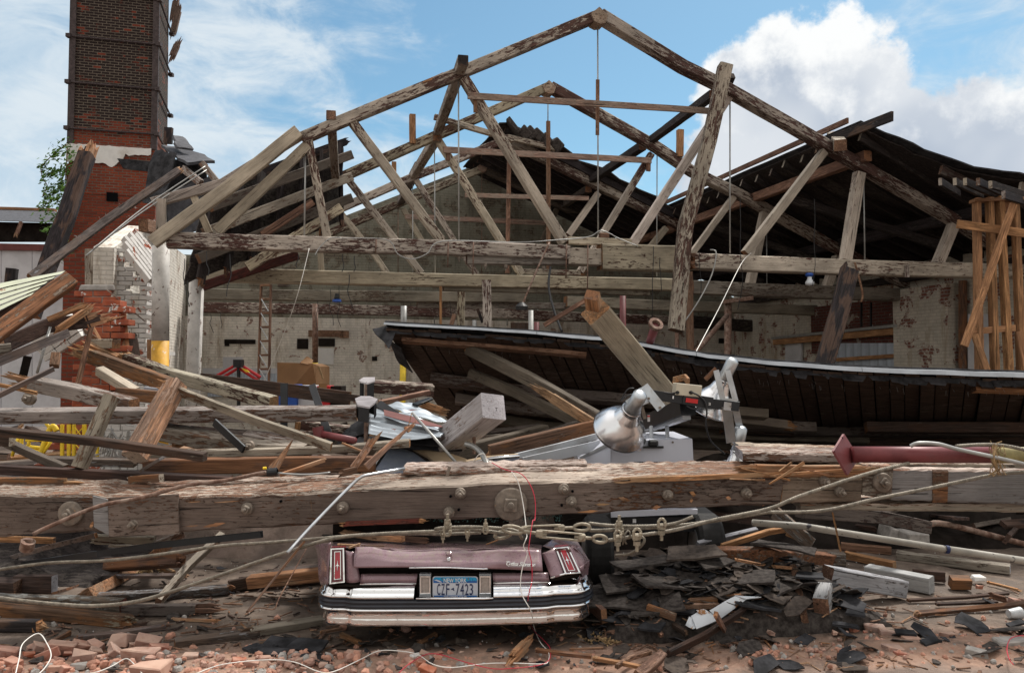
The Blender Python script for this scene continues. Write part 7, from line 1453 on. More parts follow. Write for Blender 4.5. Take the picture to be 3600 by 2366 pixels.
# ------------------------------------------------------------------ heap of timbers
HEAP=[('charred_log','thick charred log leaning against the chimney side, its top broken to raw wood',[('t1',595,1065,12.2),('t1',460,1480,11.8),('t4',330,450,11.6),('t4',210,800,11.2)],98,1,'charred','fresh_split',('split','cut'),25),('long_plank','long weathered plank sloping from the torn roof down to the lower left',[('t1',1225,1175,11.6),('t4',700,170,10.6),('t4',210,540,9.6)],52,.8,'weathered_grey','fresh_split',('split','cut'),15),('long_plank','flat paint-streaked plank lying under the long weathered one at left',[('t4',560,280,10.6),('t4',230,520,9.9)],26,.5,'weathered_paint','old_brown',('cut','cut'),15),('end_block','reddish brown sawn block at the left end of the nearest truss',[('t4',985,180,11.2),('t4',1080,205,12.0)],85,.7,'old_lumber','old_lumber',('cut','cut'),0),('heavy_timber','heavy brown timber with whitish paint remains sloping to the left edge',[('t4',480,560,8.0),('t4',250,720,7.7),('t4',-60,950,7.3)],108,1.1,'main_timber_bare','old_brown',('cut','cut'),12),('dark_timber','dark timber beneath the heavy brown one, its right end torn to orange splinters',[('t4',590,840,8.6),('t4',330,870,8.4),('t4',20,1010,8.0)],100,1,'dark_board','fresh_split',('long','cut'),5),('torn_board','upper jagged board of fresh orange wood at far left heap',[('t4',540,745,8.3),('t4',330,830,8.2)],34,1.2,'fresh_split','fresh_split',('long','cut'),10),('torn_board','lower jagged board of fresh orange wood at far left heap',[('t4',585,775,8.5),('t4',400,900,8.3)],44,1.2,'fresh_split','fresh_split',('long','split'),-8),('grey_plank','grey plank descending to the left edge under the dark timber',[('t4',470,920,8.2),('t4',-40,1130,7.4)],58,.4,'weathered_grey','old_brown',('cut','cut'),10),('dark_stub','blackened short stub standing up near the left edge against the white panels',[('t4',85,478,9.5),('t4',70,620,9.5)],62,1,'charred','weathered_paint',('cut','cut'),20),('dark_prop','black slanting prop under the grey plank at far left',[('t4',190,1080,8.6),('t4',150,1250,8.6)],50,1,'interior_dark','interior_dark',('cut','cut'),0),('painted_block','pale painted block end at the left edge below the heavy brown timber',[('t4',-60,1060,7.7),('t4',75,1045,7.8)],110,1,'chord_grey','block_grey',('cut','cut'),0),('narrow_board','reddish new-looking board standing aslant before the stepped wall',[('t4',650,785,8.9),('t4',530,1295,8.6)],34,.35,'old_lumber','old_lumber',('cut','cut'),5),('brown_sliver','tall brown and orange sliver standing upright before the cracked pier',[('t4',840,755,9.8),('t4',868,1090,9.6)],48,.5,'fresh_split','dark_board',('cut','cut'),0),('dark_offcut','dark brown pointed board beside the tall sliver',[('t4',905,950,9.8),('t4',935,1130,9.6)],70,.3,'dark_board','dark_board',('split','cut'),0),('weathered_chunk','stubby flaking chunk lying across the stepped wall top',[('t4',645,995,9.2),('t4',800,995,9.0)],62,1,'weathered_paint','old_brown',('cut','cut'),0),('thin_lath','thin fresh lath slanting behind the reddish board',[('t4',600,815,9.4),('t4',690,970,9.2)],20,.5,'new_lumber','new_lumber',('split','cut'),0),('thin_lath','short brown lath crossing behind the reddish board',[('t4',545,880,9.3),('t4',690,980,9.1)],26,.5,'old_brown','old_brown',('cut','cut'),0),('small_block','small brown sawn block perched on the stepped wall end',[('t4',385,1065,8.8),('t4',372,1150,8.7)],55,.8,'old_lumber','old_lumber',('cut','cut'),10),('long_cream_beam','long cream beam with dark flakes running from the pier down right to the ladder',[('t4',870,1100,8.9),('t4',1200,1215,8.6),('t4',1880,1400,8.0)],84,.9,'cream_patchy','fresh_split',('split','cut'),6),('torn_beam','torn orange beam end on top of the long cream beam at its left',[('t4',620,1010,9.1),('t4',880,1120,8.9)],40,1.2,'fresh_split','fresh_split',('long','split'),12),('brown_beam','dark brown beam with a square notch lying below the long cream beam',[('t4',640,1085,8.9),('t4',1180,1285,8.4)],95,.8,'old_brown','fresh_split',('long','cut'),0),('cream_beam','short cream beam slanting to the left behind the upright squared timber',[('t4',685,1180,8.5),('t4',930,1330,8.2)],62,1,'cream_sound','cream_sound',('cut','cut'),12),('burnt_beam','burnt brown beam with a pale painted end face behind the upright squared timber',[('s1',1085,215,7.9),('s1',1480,255,7.8)],110,.8,'old_brown','cream_sound',('cut','cut'),0),('sunken_box','small pale box end with a white bar between the cream beams',[('s1',1330,195,8.1),('s1',1500,215,8.1)],80,.8,'block_grey','new_lumber',('cut','cut'),0),('brown_board','wide dark brown board behind the long cream beam in front of the ladder',[('t4',1380,1240,9.4),('t4',1800,1290,9.2),('t5',60,1370,9.0)],90,.3,'dark_board','old_brown',('cut','cut'),0),('brown_board','low brown board between the boxes and the fallen plates',[('s2',400,205,8.8),('s2',960,265,8.6)],60,.3,'dark_board','old_brown',('cut','cut'),0),('weathered_beam','weathered cracked beam with torn left end above the long horizontal timber',[('s1',300,130,7.8),('s1',700,205,7.6),('s1',1230,330,7.4)],125,1,'weathered_paint','fresh_split',('long','cut'),10),('slim_board','slim grey board resting on the stepped wall and the left timbers',[('s1',-20,240,6.9),('s1',490,-10,7.3)],48,.5,'weathered_grey','fresh_split',('cut','cut'),18),('slim_board','short fresh orange board under the slim grey one',[('s1',-20,135,7.1),('s1',340,215,7.1)],34,.5,'new_lumber','new_lumber',('cut','cut'),20),('stray_twig','thin broken twig-like splinter above the slim grey board',[('s1',70,20,7.2),('s1',240,68,7.3)],12,1,'fresh_split','fresh_split',('split','split'),0),('horizontal_timber','long horizontal timber from the left edge to the octagonal plate, bright top and dark face',[('s1',-120,425,7.05),('s1',1200,415,7.05),('s2',0,405,7.05),('s2',935,395,7.05)],118,1.5,'weathered_paint','fresh_split',('cut','cut'),10),('rounded_stub','short round-edged stub leaning in front of the long horizontal timber',[('s1',1025,240,6.55),('s1',880,560,6.45),('s1',725,900,6.35)],112,.95,'weathered_paint','old_lumber',('cut','cut'),40),('squared_timber','squared timber leaning forward, orange top face and flaking cream side',[('s1',1610,130,6.75),('s1',1420,470,6.5),('s1',1235,800,6.25)],165,1.05,'torn_wood','cream_sound',('cut','cut'),-32),('long_dark_plank','upper long dark plank with a pale top, its square right end free',[('s1',-60,560,6.15),('s1',900,655,6.1),('s1',1880,800,6.05)],72,1.3,'dark_board','dark_board',('cut','cut'),7),('long_dark_plank','lower long dark board with burn marks just behind the great timber',[('s1',-60,905,6.35),('s1',1200,975,6.35),('s1',2120,1015,6.35)],82,1.1,'dark_board','old_brown',('cut','cut'),8),('notched_board','long board with square torn notches sloping down right from a splintered head',[('s1',1570,170,6.7),('s1',2346,470,6.65),('s2',690,705,6.5)],82,.5,'weathered_paint','fresh_split',('long','cut'),22),('wavy_beam','bowed heavy beam with a worn pale top crossing behind the black strap',[('s1',1480,560,7.1),('s1',1900,640,7.0),('s1',2346,720,6.9),('s2',480,740,6.8)],140,1.2,'weathered_paint','old_brown',('cut','cut'),14),('slender_beam','slender pale beam running level from the squared timber to beyond the splinters',[('s1',1250,770,6.75),('s1',2000,760,6.75),('s2',600,735,6.7),('s2',1410,670,6.7)],62,1.4,'weathered_paint','fresh_split',('cut','cut'),8),('wide_dark_beam','wide dark stained beam just above the great timber left of the tan car',[('s1',1330,890,6.6),('s1',2346,870,6.6),('s2',1090,860,6.6)],140,.8,'old_brown','old_brown',('cut','cut'),5),('grey_joist','grey joist lying level at left under the yellow frames',[('s1',420,830,6.75),('s1',1240,850,6.75)],70,1.2,'weathered_grey','weathered_paint',('cut','cut'),12),('short_joist','short slanting joist left of the round-edged stub',[('s1',20,650,6.5),('s1',330,790,6.45),('s1',600,905,6.4)],72,.9,'rafter_paint','old_brown',('cut','cut'),10),('joist_end','dark joist end with a pale sawn face at the left edge',[('s1',-60,630,6.3),('s1',115,635,6.3)],115,.9,'dark_board','weathered_paint',('cut','cut'),0),('joist_end','small grey block end at the left edge below the dark joist end',[('s1',-60,790,6.3),('s1',80,795,6.3)],60,.9,'weathered_grey','old_lumber',('cut','cut'),0),('grey_batten','thin grey slat leaning between the long dark plank and the lower board',[('s1',1530,780,6.4),('s1',1280,930,6.3)],26,.5,'weathered_grey','old_lumber',('cut','cut'),0),('block_end','short brown block with a chewed pale end on the great timber at left',[('s1',1200,1010,6.25),('s1',1480,990,6.15)],72,.9,'old_brown','weathered_paint',('split','cut'),0),('laminated_piece','torn laminated piece of streaky brown wood at the left edge above the great timber',[('s1',-80,1025,6.2),('s1',300,1020,6.2),('s1',600,1030,6.2)],72,.9,'old_brown','fresh_split',('cut','long'),6),('buried_beam','buried pale beam crossing low behind the maroon pipe',[('s2',400,500,7.6),('s2',880,560,7.5)],82,1,'cream_worn','old_brown',('cut','cut'),12),('buried_beam','buried weathered beam at the left of the maroon pipe',[('s2',-100,600,7.0),('s2',480,700,6.9)],72,1.2,'weathered_paint','old_brown',('cut','cut'),20),('buried_beam','short pale beam under the yellow frames between squared timber and bolt',[('s1',1700,620,7.3),('s1',1980,720,7.2)],60,.8,'chord_grey','old_brown',('cut','cut'),10),('buried_beam','small orange sawn beam end peeping out above the long dark plank',[('s1',1590,700,7.2),('s1',1700,655,7.3)],55,.8,'new_lumber','new_lumber',('cut','cut'),20),('plated_beam','dark flaking beam with an octagonal plate at its left end behind the metal sheets',[('s2',1050,150,8.6),('s2',1620,185,8.8)],100,1.3,'cream_worn','fresh_split',('cut','cut'),12),('brown_pole','brown squared pole slanting up right behind the metal sheets',[('s2',1130,305,8.0),('s2',1590,205,8.4)],42,1,'old_lumber','old_lumber',('cut','cut'),10),('short_splinter','torn short splintered beam stub at the left edge of the slab',[('s2',1560,330,8.8),('s2',1700,375,8.8)],70,1,'fresh_split','fresh_split',('split','split'),0),('pointed_splinter','pointed broad shard of brown wood standing behind the black clamp',[('s2',150,920,6.1),('s2',250,780,6.15),('s2',335,645,6.2)],95,.25,'torn_wood','fresh_split',('cut','cut'),0),('tufted_splinter','grey splinter with a frayed orange tuft at its top left of the tan car window',[('s2',890,900,6.15),('s2',1000,750,6.2),('s2',1050,670,6.2)],62,.7,'torn_wood','fresh_split',('cut','long'),10),('long_splinter','long pointed brown splinter rising in front of the tan car window',[('s2',1010,890,6.1),('s2',1230,680,6.2),('s2',1400,530,6.3)],62,.6,'torn_wood','fresh_split',('cut','long'),10),('flat_splinter','flat orange-edged splinter lying low left of the tufted one',[('s2',220,965,6.12),('s2',630,825,6.3)],36,.5,'fresh_split','fresh_split',('cut','split'),20),('dark_splinter','thin dark splinter slanting down to the tufted one',[('s2',790,672,6.6),('s2',970,745,6.5)],18,1,'fresh_split','fresh_split',('split','cut'),0),('fork_splinter','brown block at the base of the tufted splinter on the great timber',[('s2',800,945,6.05),('s2',920,915,6.1)],60,.8,'old_brown','old_brown',('split','cut'),0),('angled_joist','angled joist behind the maroon pipe leading to the black roofing heap',[('s2',650,640,7.5),('s2',830,560,7.6)],30,1,'old_lumber','old_lumber',('cut','cut'),0),('crossing_board','thin pale board crossing behind the slender beam',[('s2',420,575,7.3),('s2',760,555,7.3)],22,1,'weathered_paint','old_lumber',('cut','cut'),0),('upright_offcut','orange offcut standing between the black straps',[('s2',385,480,7.4),('s2',375,570,7.4)],52,.8,'new_lumber','new_lumber',('cut','cut'),0),('low_plank','pale thin plank rising right from the left edge under the great timber',[('s5',-40,545,6.6),('s5',400,420,6.5),('s5',880,300,6.4)],42,.6,'weathered_grey','fresh_split',('cut','cut'),14),('black_rail','long black rail sloping up right under the great timber',[('s5',-40,600,6.2),('s5',900,470,6.15),('s5',1500,385,6.1),('s5',2400,290,6.1)],56,.5,'black_steel','black_steel',('cut','cut'),0),('ochre_plank','ochre plank under the great timber at the left edge',[('s5',-60,330,6.6),('s5',500,350,6.6)],55,.8,'new_lumber','old_brown',('cut','cut'),0),('thick_block','dark thick block under the great timber at left',[('s5',200,400,7.0),('s5',960,410,7.0)],90,.8,'dark_board','rafter_paint',('cut','cut'),6),('mossy_block','mottled pale-topped block tucked under the great timber',[('s5',880,335,6.6),('s5',1420,350,6.6)],80,.8,'cream_worn','cream_worn',('split','cut'),10),('split_log','curved orange split log lying on the dirt at left',[('s5',1640,300,7.2),('s5',1350,540,6.7),('s5',1050,720,6.3),('s5',800,840,6.05)],95,.6,'fresh_split','fresh_split',('cut','split'),15),('leaning_stud','long grey stud leaning down from the great timber to the dirt at left',[('s5',2030,300,6.4),('s5',1720,590,6.0),('s5',1450,910,5.6)],90,.7,'weathered_paint','old_lumber',('cut','cut'),-25),('ground_beam','long flat beam on the ground passing under the leaning stud',[('s5',900,870,5.85),('s5',1500,840,6.0),('s5',2100,790,6.2)],68,1.3,'weathered_grey','old_brown',('cut','split'),8),('ground_beam','grey and red patched beam lying level at the lower left',[('s5',-60,900,5.6),('s5',600,920,5.65),('s5',1130,950,5.7)],115,.9,'weathered_grey','red_timber',('cut','cut'),5),('ground_beam','brown stained beam continuing right of the patched one',[('s5',1125,985,5.68),('s5',1800,975,5.8)],88,.9,'rafter_paint','old_brown',('cut','long'),6),('ground_beam','thick brown beam sloping gently on the ground at lower left',[('s5',-60,975,5.3),('s5',500,1020,5.32),('s5',1150,1085,5.4)],100,1,'old_brown','old_brown',('cut','split'),8),('burnt_stub','burnt stub with a shredded orange end at the lower left edge',[('s5',-60,1120,5.12),('s5',360,1125,5.12)],92,1,'charred','fresh_split',('cut','split'),5),('block_stack','dark stack block with a pale end at left under the cables',[('s5',150,740,6.2),('s5',500,745,6.0)],150,.6,'dark_board','block_grey',('cut','cut'),0),('block_stack','brown squared block at the left edge under the cables',[('s5',-60,770,6.0),('s5',175,780,5.9)],130,1,'dark_board','old_brown',('cut','cut'),8),('thin_pole','thin brown pole slanting on the dirt left of the leaning stud',[('s5',480,835,5.85),('s5',1250,600,6.2),('s5',1990,385,6.6)],22,1,'old_brown','old_brown',('cut','cut'),0),('split_board','long split board lying on the dirt above the brick heap',[('s5',720,1235,5.0),('s5',1100,1190,5.1),('s5',1520,1135,5.2)],34,1.5,'weathered_grey','old_brown',('long','long'),15),('split_board','pale grey squared length pointing from the brick heap to the car',[('s5',1600,1285,4.95),('s5',2346,1195,5.1),('s6',250,1120,5.3)],62,1.1,'weathered_grey','old_brown',('cut','long'),18),('small_plank','small brown plank on the dirt left of the white wire hoop',[('s5',450,1290,4.95),('s5',640,1190,5.1)],40,.7,'old_brown','old_brown',('split','split'),10),('round_branch','mottled pale branch left of the bumper end',[('s6',-60,1190,5.15),('s6',300,1130,5.3),('s6',600,1080,5.6)],75,.9,'weathered_paint','old_brown',('split','cut'),20),('orange_sliver','orange sliver lying on the dirt beyond the squared length',[('s5',1590,1068,5.4),('s5',1980,1085,5.4)],24,1,'fresh_split','fresh_split',('long','long'),10),('orange_chip','broad orange chip beside the curved split log',[('s5',1400,560,6.4),('s5',1600,655,6.3)],55,.5,'fresh_split','fresh_split',('split','split'),15),('dark_wedge','black wedge of wood on the dirt above the brick heap',[('s5',1130,1150,5.15),('s5',1340,1100,5.2)],24,1,'charred','charred',('split','long'),10),('lath_under_beam','pale short lath under the great timber left of the car',[('s5',1000,395,6.5),('s5',1560,400,6.5)],18,1.5,'weathered_paint','old_brown',('cut','cut'),10),('lath_under_beam','broken brown lath slanting up under the great timber near the stud',[('s5',1430,380,6.6),('s5',1680,290,6.6)],60,.6,'weathered_paint','old_brown',('cut','cut'),10),('lid_plank','fresh wedge of wood lying on the car deck under the cables',[('s6',850,280,6.2),('s6',1100,320,6.0),('s6',1350,335,5.9)],50,1,'fresh_split','fresh_split',('long','cut'),0),('lid_plank','olive brown plank end on the car deck beside the fresh wedge',[('s6',1340,328,6.0),('s6',1560,350,6.0)],48,1,'old_brown','old_brown',('cut','split'),0),('lid_splinter','orange splinter on the upper left of the car lid',[('c1',340,250,5.62),('c1',640,262,5.58)],26,1,'fresh_split','fresh_split',('split','split'),5),('lid_splinter','second orange splinter crossing the first on the car lid',[('c1',500,295,5.5),('c1',648,238,5.6)],24,1,'fresh_split','fresh_split',('split','cut'),5),('lid_splinter','dark thin splinter on the car lid right of the orange ones',[('c1',660,262,5.55),('c1',985,270,5.55)],13,1,'old_brown','old_brown',('split','cut'),5),('lid_splinter','fine pale splinter leaning over the right of the car lid',[('s6',2110,385,5.6),('s6',2310,308,5.6)],9,1,'fresh_split','fresh_split',('cut','cut'),0),('car_side_block','squared block with a bright sawn end jutting from under the bumper',[('s7',660,870,5.75),('s7',845,1040,5.25)],112,.45,'old_lumber','new_lumber',('cut','cut'),5),('grey_board','wide pale grey board rising right behind the black shingles',[('s7',1700,385,6.9),('s7',2240,255,7.1)],56,.8,'block_grey','block_grey',('cut','cut'),25),('orange_board','bright new board crossing in front of the wide grey one',[('s7',1920,405,6.7),('s7',2346,270,6.9),('s8',230,235,7.0)],52,.7,'new_lumber','new_lumber',('cut','cut'),15),('worn_beam','reddish worn beam lying level at the back of the shingle heap',[('s7',1850,470,6.7),('s7',2346,475,6.7),('s8',560,515,6.7)],100,1.1,'main_timber_bare','old_brown',('split','split'),10),('yellow_lath','thin yellow lath on the shingles in front of the worn beam',[('s7',2040,520,6.35),('s7',2346,580,6.3),('s8',215,600,6.25)],22,1,'new_lumber','new_lumber',('split','cut'),10),('bent_stud','cracked pale stud standing on end among the shingles left of the grey blocks',[('s8',235,605,6.1),('s8',290,850,5.75),('s8',335,1060,5.5)],100,.6,'old_lumber','old_lumber',('cut','cut'),12),('cross_stud','grey board leaning down behind the long pale pipe',[('s8',60,90,6.9),('s8',400,390,6.6)],130,.25,'weathered_grey','weathered_grey',('cut','cut'),0),('fresh_offcut','ragged fresh offcut behind the long pale pipe at its left end',[('s8',170,280,6.8),('s8',320,350,6.7)],45,.5,'fresh_split','fresh_split',('split','split'),0),('bent_lath','long thin curved lath hanging from the right beam to the ground',[('s8',590,90,6.5),('s8',625,250,6.45),('s8',665,450,6.4)],16,.6,'new_lumber','new_lumber',('cut','cut'),0),('thick_plank','pale brown plank lying level behind the grey blocks',[('s8',670,400,7.6),('s8',1130,440,7.6)],66,.7,'old_lumber','old_lumber',('cut','cut'),8),('long_back_beam','long dim painted beam on the ground under the long pale pipe',[('s8',1180,480,7.9),('s8',1700,545,7.9),('s8',2220,610,7.9)],72,1.2,'chord_grey','block_grey',('cut','cut'),8),('ochre_beam','ochre split beam just behind the grey blocks',[('s8',715,480,7.5),('s8',1160,575,7.3)],62,.9,'new_lumber','fresh_split',('split','cut'),8),('mortar_lump','rough grey stump at the right end of the worn beam',[('s8',575,510,7.0),('s8',710,520,7.0)],100,1,'weathered_grey','weathered_grey',('split','cut'),0),('grey_block','long grey squared block with nails in its end, nearest of the two lying blocks',[('s8',540,660,7.0),('s8',1225,785,6.55)],148,.85,'block_grey','old_lumber',('cut','cut'),4),('grey_block','grey squared block lying behind and right of the nailed one',[('s8',910,640,7.35),('s8',1500,755,7.0)],140,.85,'block_grey','block_grey',('cut','cut'),4),('grey_block','short grey block standing towards us with two bent nails in its end',[('s8',525,800,6.25),('s8',490,950,5.72)],150,.85,'block_grey','old_lumber',('cut','cut'),3),('brown_block','small brown cube-like block in shade right of the grey blocks',[('s8',1670,730,6.9),('s8',1850,735,6.8)],100,.9,'old_brown','old_brown',('cut','cut'),20),('dark_block','nearly black block behind the second grey block',[('s8',1330,660,7.6),('s8',1620,680,7.5)],90,.7,'dark_board','dark_board',('cut','cut'),0),('split_pole','long split brown pole lying from the middle right to the right edge',[('s8',1355,1020,5.75),('s8',1900,970,5.9),('s8',2420,920,6.0)],42,1,'old_brown','fresh_split',('split','cut'),30),('dark_lath','dark cracked lath lying above the split pole',[('s8',1280,895,6.25),('s8',1800,870,6.35),('s8',2200,830,6.4)],22,1.6,'dark_board','old_brown',('split','split'),10),('dark_lath','second dark lath between the first and the split pole',[('s8',1540,930,6.1),('s8',2100,910,6.2)],22,1.6,'dark_board','old_brown',('split','split'),10),('orange_sliver','orange sliver on the ground near the right edge',[('s8',2010,730,6.8),('s8',2160,765,6.7),('s8',2290,800,6.6)],22,1,'fresh_split','fresh_split',('split','long'),10),('flat_piece','flat pale chip standing among the laths at right',[('s8',2070,860,6.3),('s8',2180,890,6.3)],60,.3,'old_lumber','old_lumber',('split','split'),20),('dark_plank','broad dark plank leaning on the dirt before the rusty white metal',[('s7',1425,1390,4.85),('s7',1750,1230,5.05),('s7',2090,1010,5.4)],95,.35,'dark_board','dark_board',('cut','split'),30),('short_stick','brown stick stuck in the shingles below the hooked cable',[('s7',1205,960,5.5),('s7',1370,1215,5.2)],44,.8,'old_brown','old_lumber',('cut','split'),10),('short_stick','second dark stick among the shingles left of the rusty metal',[('s7',1480,1120,5.3),('s7',1600,1200,5.2)],52,.8,'dark_board','old_brown',('cut','split'),10),('buried_joist','buried brown joist end beneath the shingles',[('s7',1240,960,5.75),('s7',1500,1050,5.5)],60,.8,'old_brown','old_brown',('cut','cut'),10),('buried_plank','buried plank under the shingles behind the rusty metal',[('s7',1500,950,5.75),('s7',1900,945,5.8)],44,1,'old_lumber','old_lumber',('cut','cut'),10),('buried_plank','cracked brown plank above the rusty metal',[('s7',1630,905,5.9),('s7',1880,885,5.9)],40,1.2,'old_brown','old_brown',('split','cut'),10),('buried_plank','thin orange plank end above the tip of the rusty metal',[('s7',1900,855,5.9),('s7',2120,850,5.9)],22,1.4,'fresh_split','fresh_split',('cut','split'),10),('fallen_stick','orange-brown stick on the dirt below the car',[('s7',220,1350,4.98),('s7',480,1385,4.94),('s7',730,1410,4.9)],34,1,'old_brown','fresh_split',('split','cut'),15),('fallen_stick','light stick on the dirt right of the longer one',[('s7',525,1345,4.98),('s7',835,1332,4.99)],18,1,'old_lumber','fresh_split',('split','cut'),15),('fallen_stick','forked pale stick at the bottom edge right of the car',[('s7',745,1425,4.84),('s7',1000,1470,4.78),('s7',1200,1510,4.74)],34,1,'new_lumber','fresh_split',('split','long'),15),('driftwood','curved grey branch at the bottom edge right of the forked stick',[('s7',955,1500,4.74),('s7',1080,1425,4.83),('s7',1270,1372,4.92)],36,1,'old_lumber','old_brown',('split','split'),0),('driftwood','thick smooth root-like piece rising from the bottom edge',[('s7',1140,1600,4.58),('s7',1290,1480,4.7),('s7',1370,1400,4.85)],100,.8,'old_lumber','old_brown',('cut','split'),30),('orange_block','broken orange piece standing under the left half of the car',[('s6',780,1210,5.3),('s6',960,1290,5.15)],44,.8,'fresh_split','fresh_split',('split','split'),10),('orange_block','bright orange stick leaning on the shingles in front of the car',[('s6',1480,1310,5.05),('s6',1650,1210,5.2)],46,.8,'new_lumber','new_lumber',('cut','cut'),10),('dry_log_piece','shredded orange lump at the foot of the white wire',[('s7',30,1400,4.95),('s7',120,1310,5.05)],95,.7,'fresh_split','fresh_split',('long','long'),0),('thin_chip','flat pale chip below the left bumper end',[('s6',590,1190,5.3),('s6',790,1150,5.45)],26,1,'old_lumber','fresh_split',('split','cut'),10),('leaning_sliver','orange sliver leaning among bricks at the right strip',[('s8',-480,1020,5.0),('s8',-400,1170,4.85)],44,.7,'old_lumber','fresh_split',('split','split'),10),]
def timber_from(row):
 name,label,pts,hp,wr,m,em,ends,roll=row
 lid=name.startswith('lid')
 q=[P(*p)if lid else PG(*p)for p in pts];d=sum(p.y for p in q)/len(q);h=hp/TILE[pts[0][0]][2]*d/2800
 zl=min(.3,h*.46+.015)+(.05 if pts[0][0]=='s7' else 0)
 if not lid:q=[PG(*p,zl)for p in pts]
 if name in('bent_stud','leaning_stud','short_stick','car_side_block','orange_block','bent_lath','cross_stud','dark_plank'):q=[P(*p[:3],p[3]-pts[-1][3]+q[-1].y)for p in pts[:-1]]+[q[-1]]
 x=(q[-1]-q[0]).normalized();view=((q[0]+q[-1])/2-CAM).normalized();up=V((0,0,1))
 if abs(x.z)>.6:up=x.cross(view).normalized()
 kind=name.split('_')[-1]
 return beam(name,q,h*wr,h,(m,em),up=up,roll=roll,ends=ends,label=label,cat=kind,jit=.03,spl=min(.3,h*1.6),taper=(1,.08)if name=='pointed_splinter' else((1,.3)if name=='long_splinter' else None))
for row in HEAP:timber_from(row)
washer('s1',2288,697,48,None,.5,6.75);bpy.data.objects['washer'].name
for o in list(S.objects):
 if o.name.startswith('washer')and o.parent is None:tag(o,'lone iron washer and nut on the bowed beam beside the black strap','washer')
w2=washer('s1',272,262,62,None,.5,7.45);tag(w2,'iron washer on the weathered beam near the left edge','washer')
def octa(t,q,d,label,depth=.30):
 root=empty('octagonal_plate',P(t,q[0][0],q[0][1],d),label,'plate');top=[P(t,x,y,d-(y-q[0][1])*.0009)for x,y in q]
 mb=MB();mb.prism(top,V((0,.0,-.015)));mb.build('top_plate','white_end',root)
 c=sum(top,V((0,0,0)))/len(top);bot=[c+(p-c)*.88-V((0,0,.016))for p in top];mb=MB();n=len(bot)
 for i in range(n):
  if i%3==1:continue
  a,b=bot[i],bot[(i+1)%n];mb.prism([a,b,b-V((0,0,depth)),a-V((0,0,depth))],V((0,.01,0)))
 mb.build('iron_box','black_steel',root);mb=MB();mb.tube([c-V((0,0,.02)),c-V((0,0,depth+.25))],.02,8);mb.build('rod','rust_steel',root)
octa('s2',[(908,262),(960,240),(1040,238),(1115,265),(1090,300),(1040,340),(930,320)],7.0,'nearer pale octagonal plate capping the end of the long horizontal timber',.13)
octa('s2',[(943,95),(985,68),(1090,66),(1090,100),(1020,122),(960,108)],8.4,'farther pale octagonal plate on the beam behind the metal sheets',.18)
sd_=empty('siding_panel',P('t4',200,650,8.4),'pale green clapboard wall piece lying aslant at the left edge','wall piece')
A4,B4,C4,D4=P('t4',-60,592,8.6),P('t4',440,497,8.9),P('t4',330,610,8.5),P('t4',-60,800,8.1)
for k in range(5):
 a=A4.lerp(D4,k/5);b=B4.lerp(C4,min(1,k/5*1.05));a2=A4.lerp(D4,(k+.98)/5);b2=B4.lerp(C4,min(1,(k+.98)/5*1.05));b=b-(b-a)*.12*k*.6;b2=b2-(b2-a2)*.12*k*.65
 mb=MB();mb.prism([a,b,b2+V((0,-.03,0)),a2+V((0,-.03,0))],V((0,.03,.01)));mb.build('clapboard','siding_cream',sd_)
beam('backing_stud',[P('t4',-60,830,8.2),P('t4',430,560,8.7)],.05,.07,'dark_board',sd_)
pipe('white_pipe',[P('t4',345,880,8.2),P('t4',255,1195,8.0)],.014,'conduit_grey','thin white pipe leaning beside the tumbled brick lump','pipe')
pipe('twin_wires',[P('t1',1410,1145,11.4),P('t1',1000,1420,10.8),P('t4',640,345,9.9)],.010,'conduit_grey','upper steel wire slanting down beside the long weathered plank','wire',6,group='steel wires beside the plank')
pipe('twin_wires',[P('t1',1420,1170,11.4),P('t1',960,1470,10.7),P('t4',590,390,9.8)],.010,'conduit_grey','lower steel wire slanting down beside the long weathered plank','wire',6,group='steel wires beside the plank')
pipe('thin_rebar',[P('t4',735,625,10.2),P('t4',995,840,10.6)],.008,'rust_steel','thin rusty bar slanting down in front of the cracked pier','bar',5)
rp2=empty('maroon_pipe',P('s2',720,620,6.9),'short maroon pipe with an elbow end lying in front of the black roofing','pipe')
mb=MB();mb.tube([P('s2',590,585,6.9),P('s2',905,650,6.7)],.030,14);mb.build('tube','maroon_pipe',rp2,smooth=True)
mb=MB();c=P('s2',575,575,6.9);mb.lathe(c,(-.2,0,1),[(-.06,.038),(-.06,.048),(.05,.048),(.05,.03)],16);mb.build('elbow','maroon_pipe',rp2)
for lb,pts,r in(('left black steel strap standing behind the long horizontal timber',[('s2',258,125,7.5),('s2',256,620,7.4)],.03),('right black steel strap leaning behind the long horizontal timber',[('s2',512,140,7.5),('s2',600,400,7.3),('s2',690,665,7.1)],.03),('black steel strap slanting over the bowed beam',[('s1',1965,480,6.85),('s1',2235,730,6.65)],.03),('black steel strap running under the metal sheets from the octagonal plate',[('s2',1120,310,7.3),('s2',1320,440,7.2)],.035),('thin black strap between metal sheet and slab',[('s2',1455,320,7.9),('s2',1600,265,8.1)],.03)):
 beam('steel_strap',[P(*p)for p in pts],.02,r*2.2,'black_steel',up=V((1,0,0))if abs(pts[0][1]-pts[-1][1])<250 else V((0,0,1)),label=lb,cat='strap',jit=0)
yf=empty('yellow_chair_frame',P('s1',300,700,7.6),'bright yellow tubular frame behind the left timbers','frame')
for pts in([(170,620),(110,790)],[(200,620),(200,700),(250,720),(390,755)],[(240,645),(440,640)],[(520,560),(490,520),(450,560),(370,780)],[(470,650),(385,780)],[(240,700),(400,720)],[(415,480),(460,540)],[(265,650),(260,710)]):
 mb=MB();mb.tube(catmull([P('s1',x,y,7.6)for x,y in pts],5)if len(pts)>2 else[P('s1',x,y,7.6)for x,y in pts],.016 if pts[0][0]!=520 else.028,8);mb.build('tube','yellow_paint',yf,smooth=True)
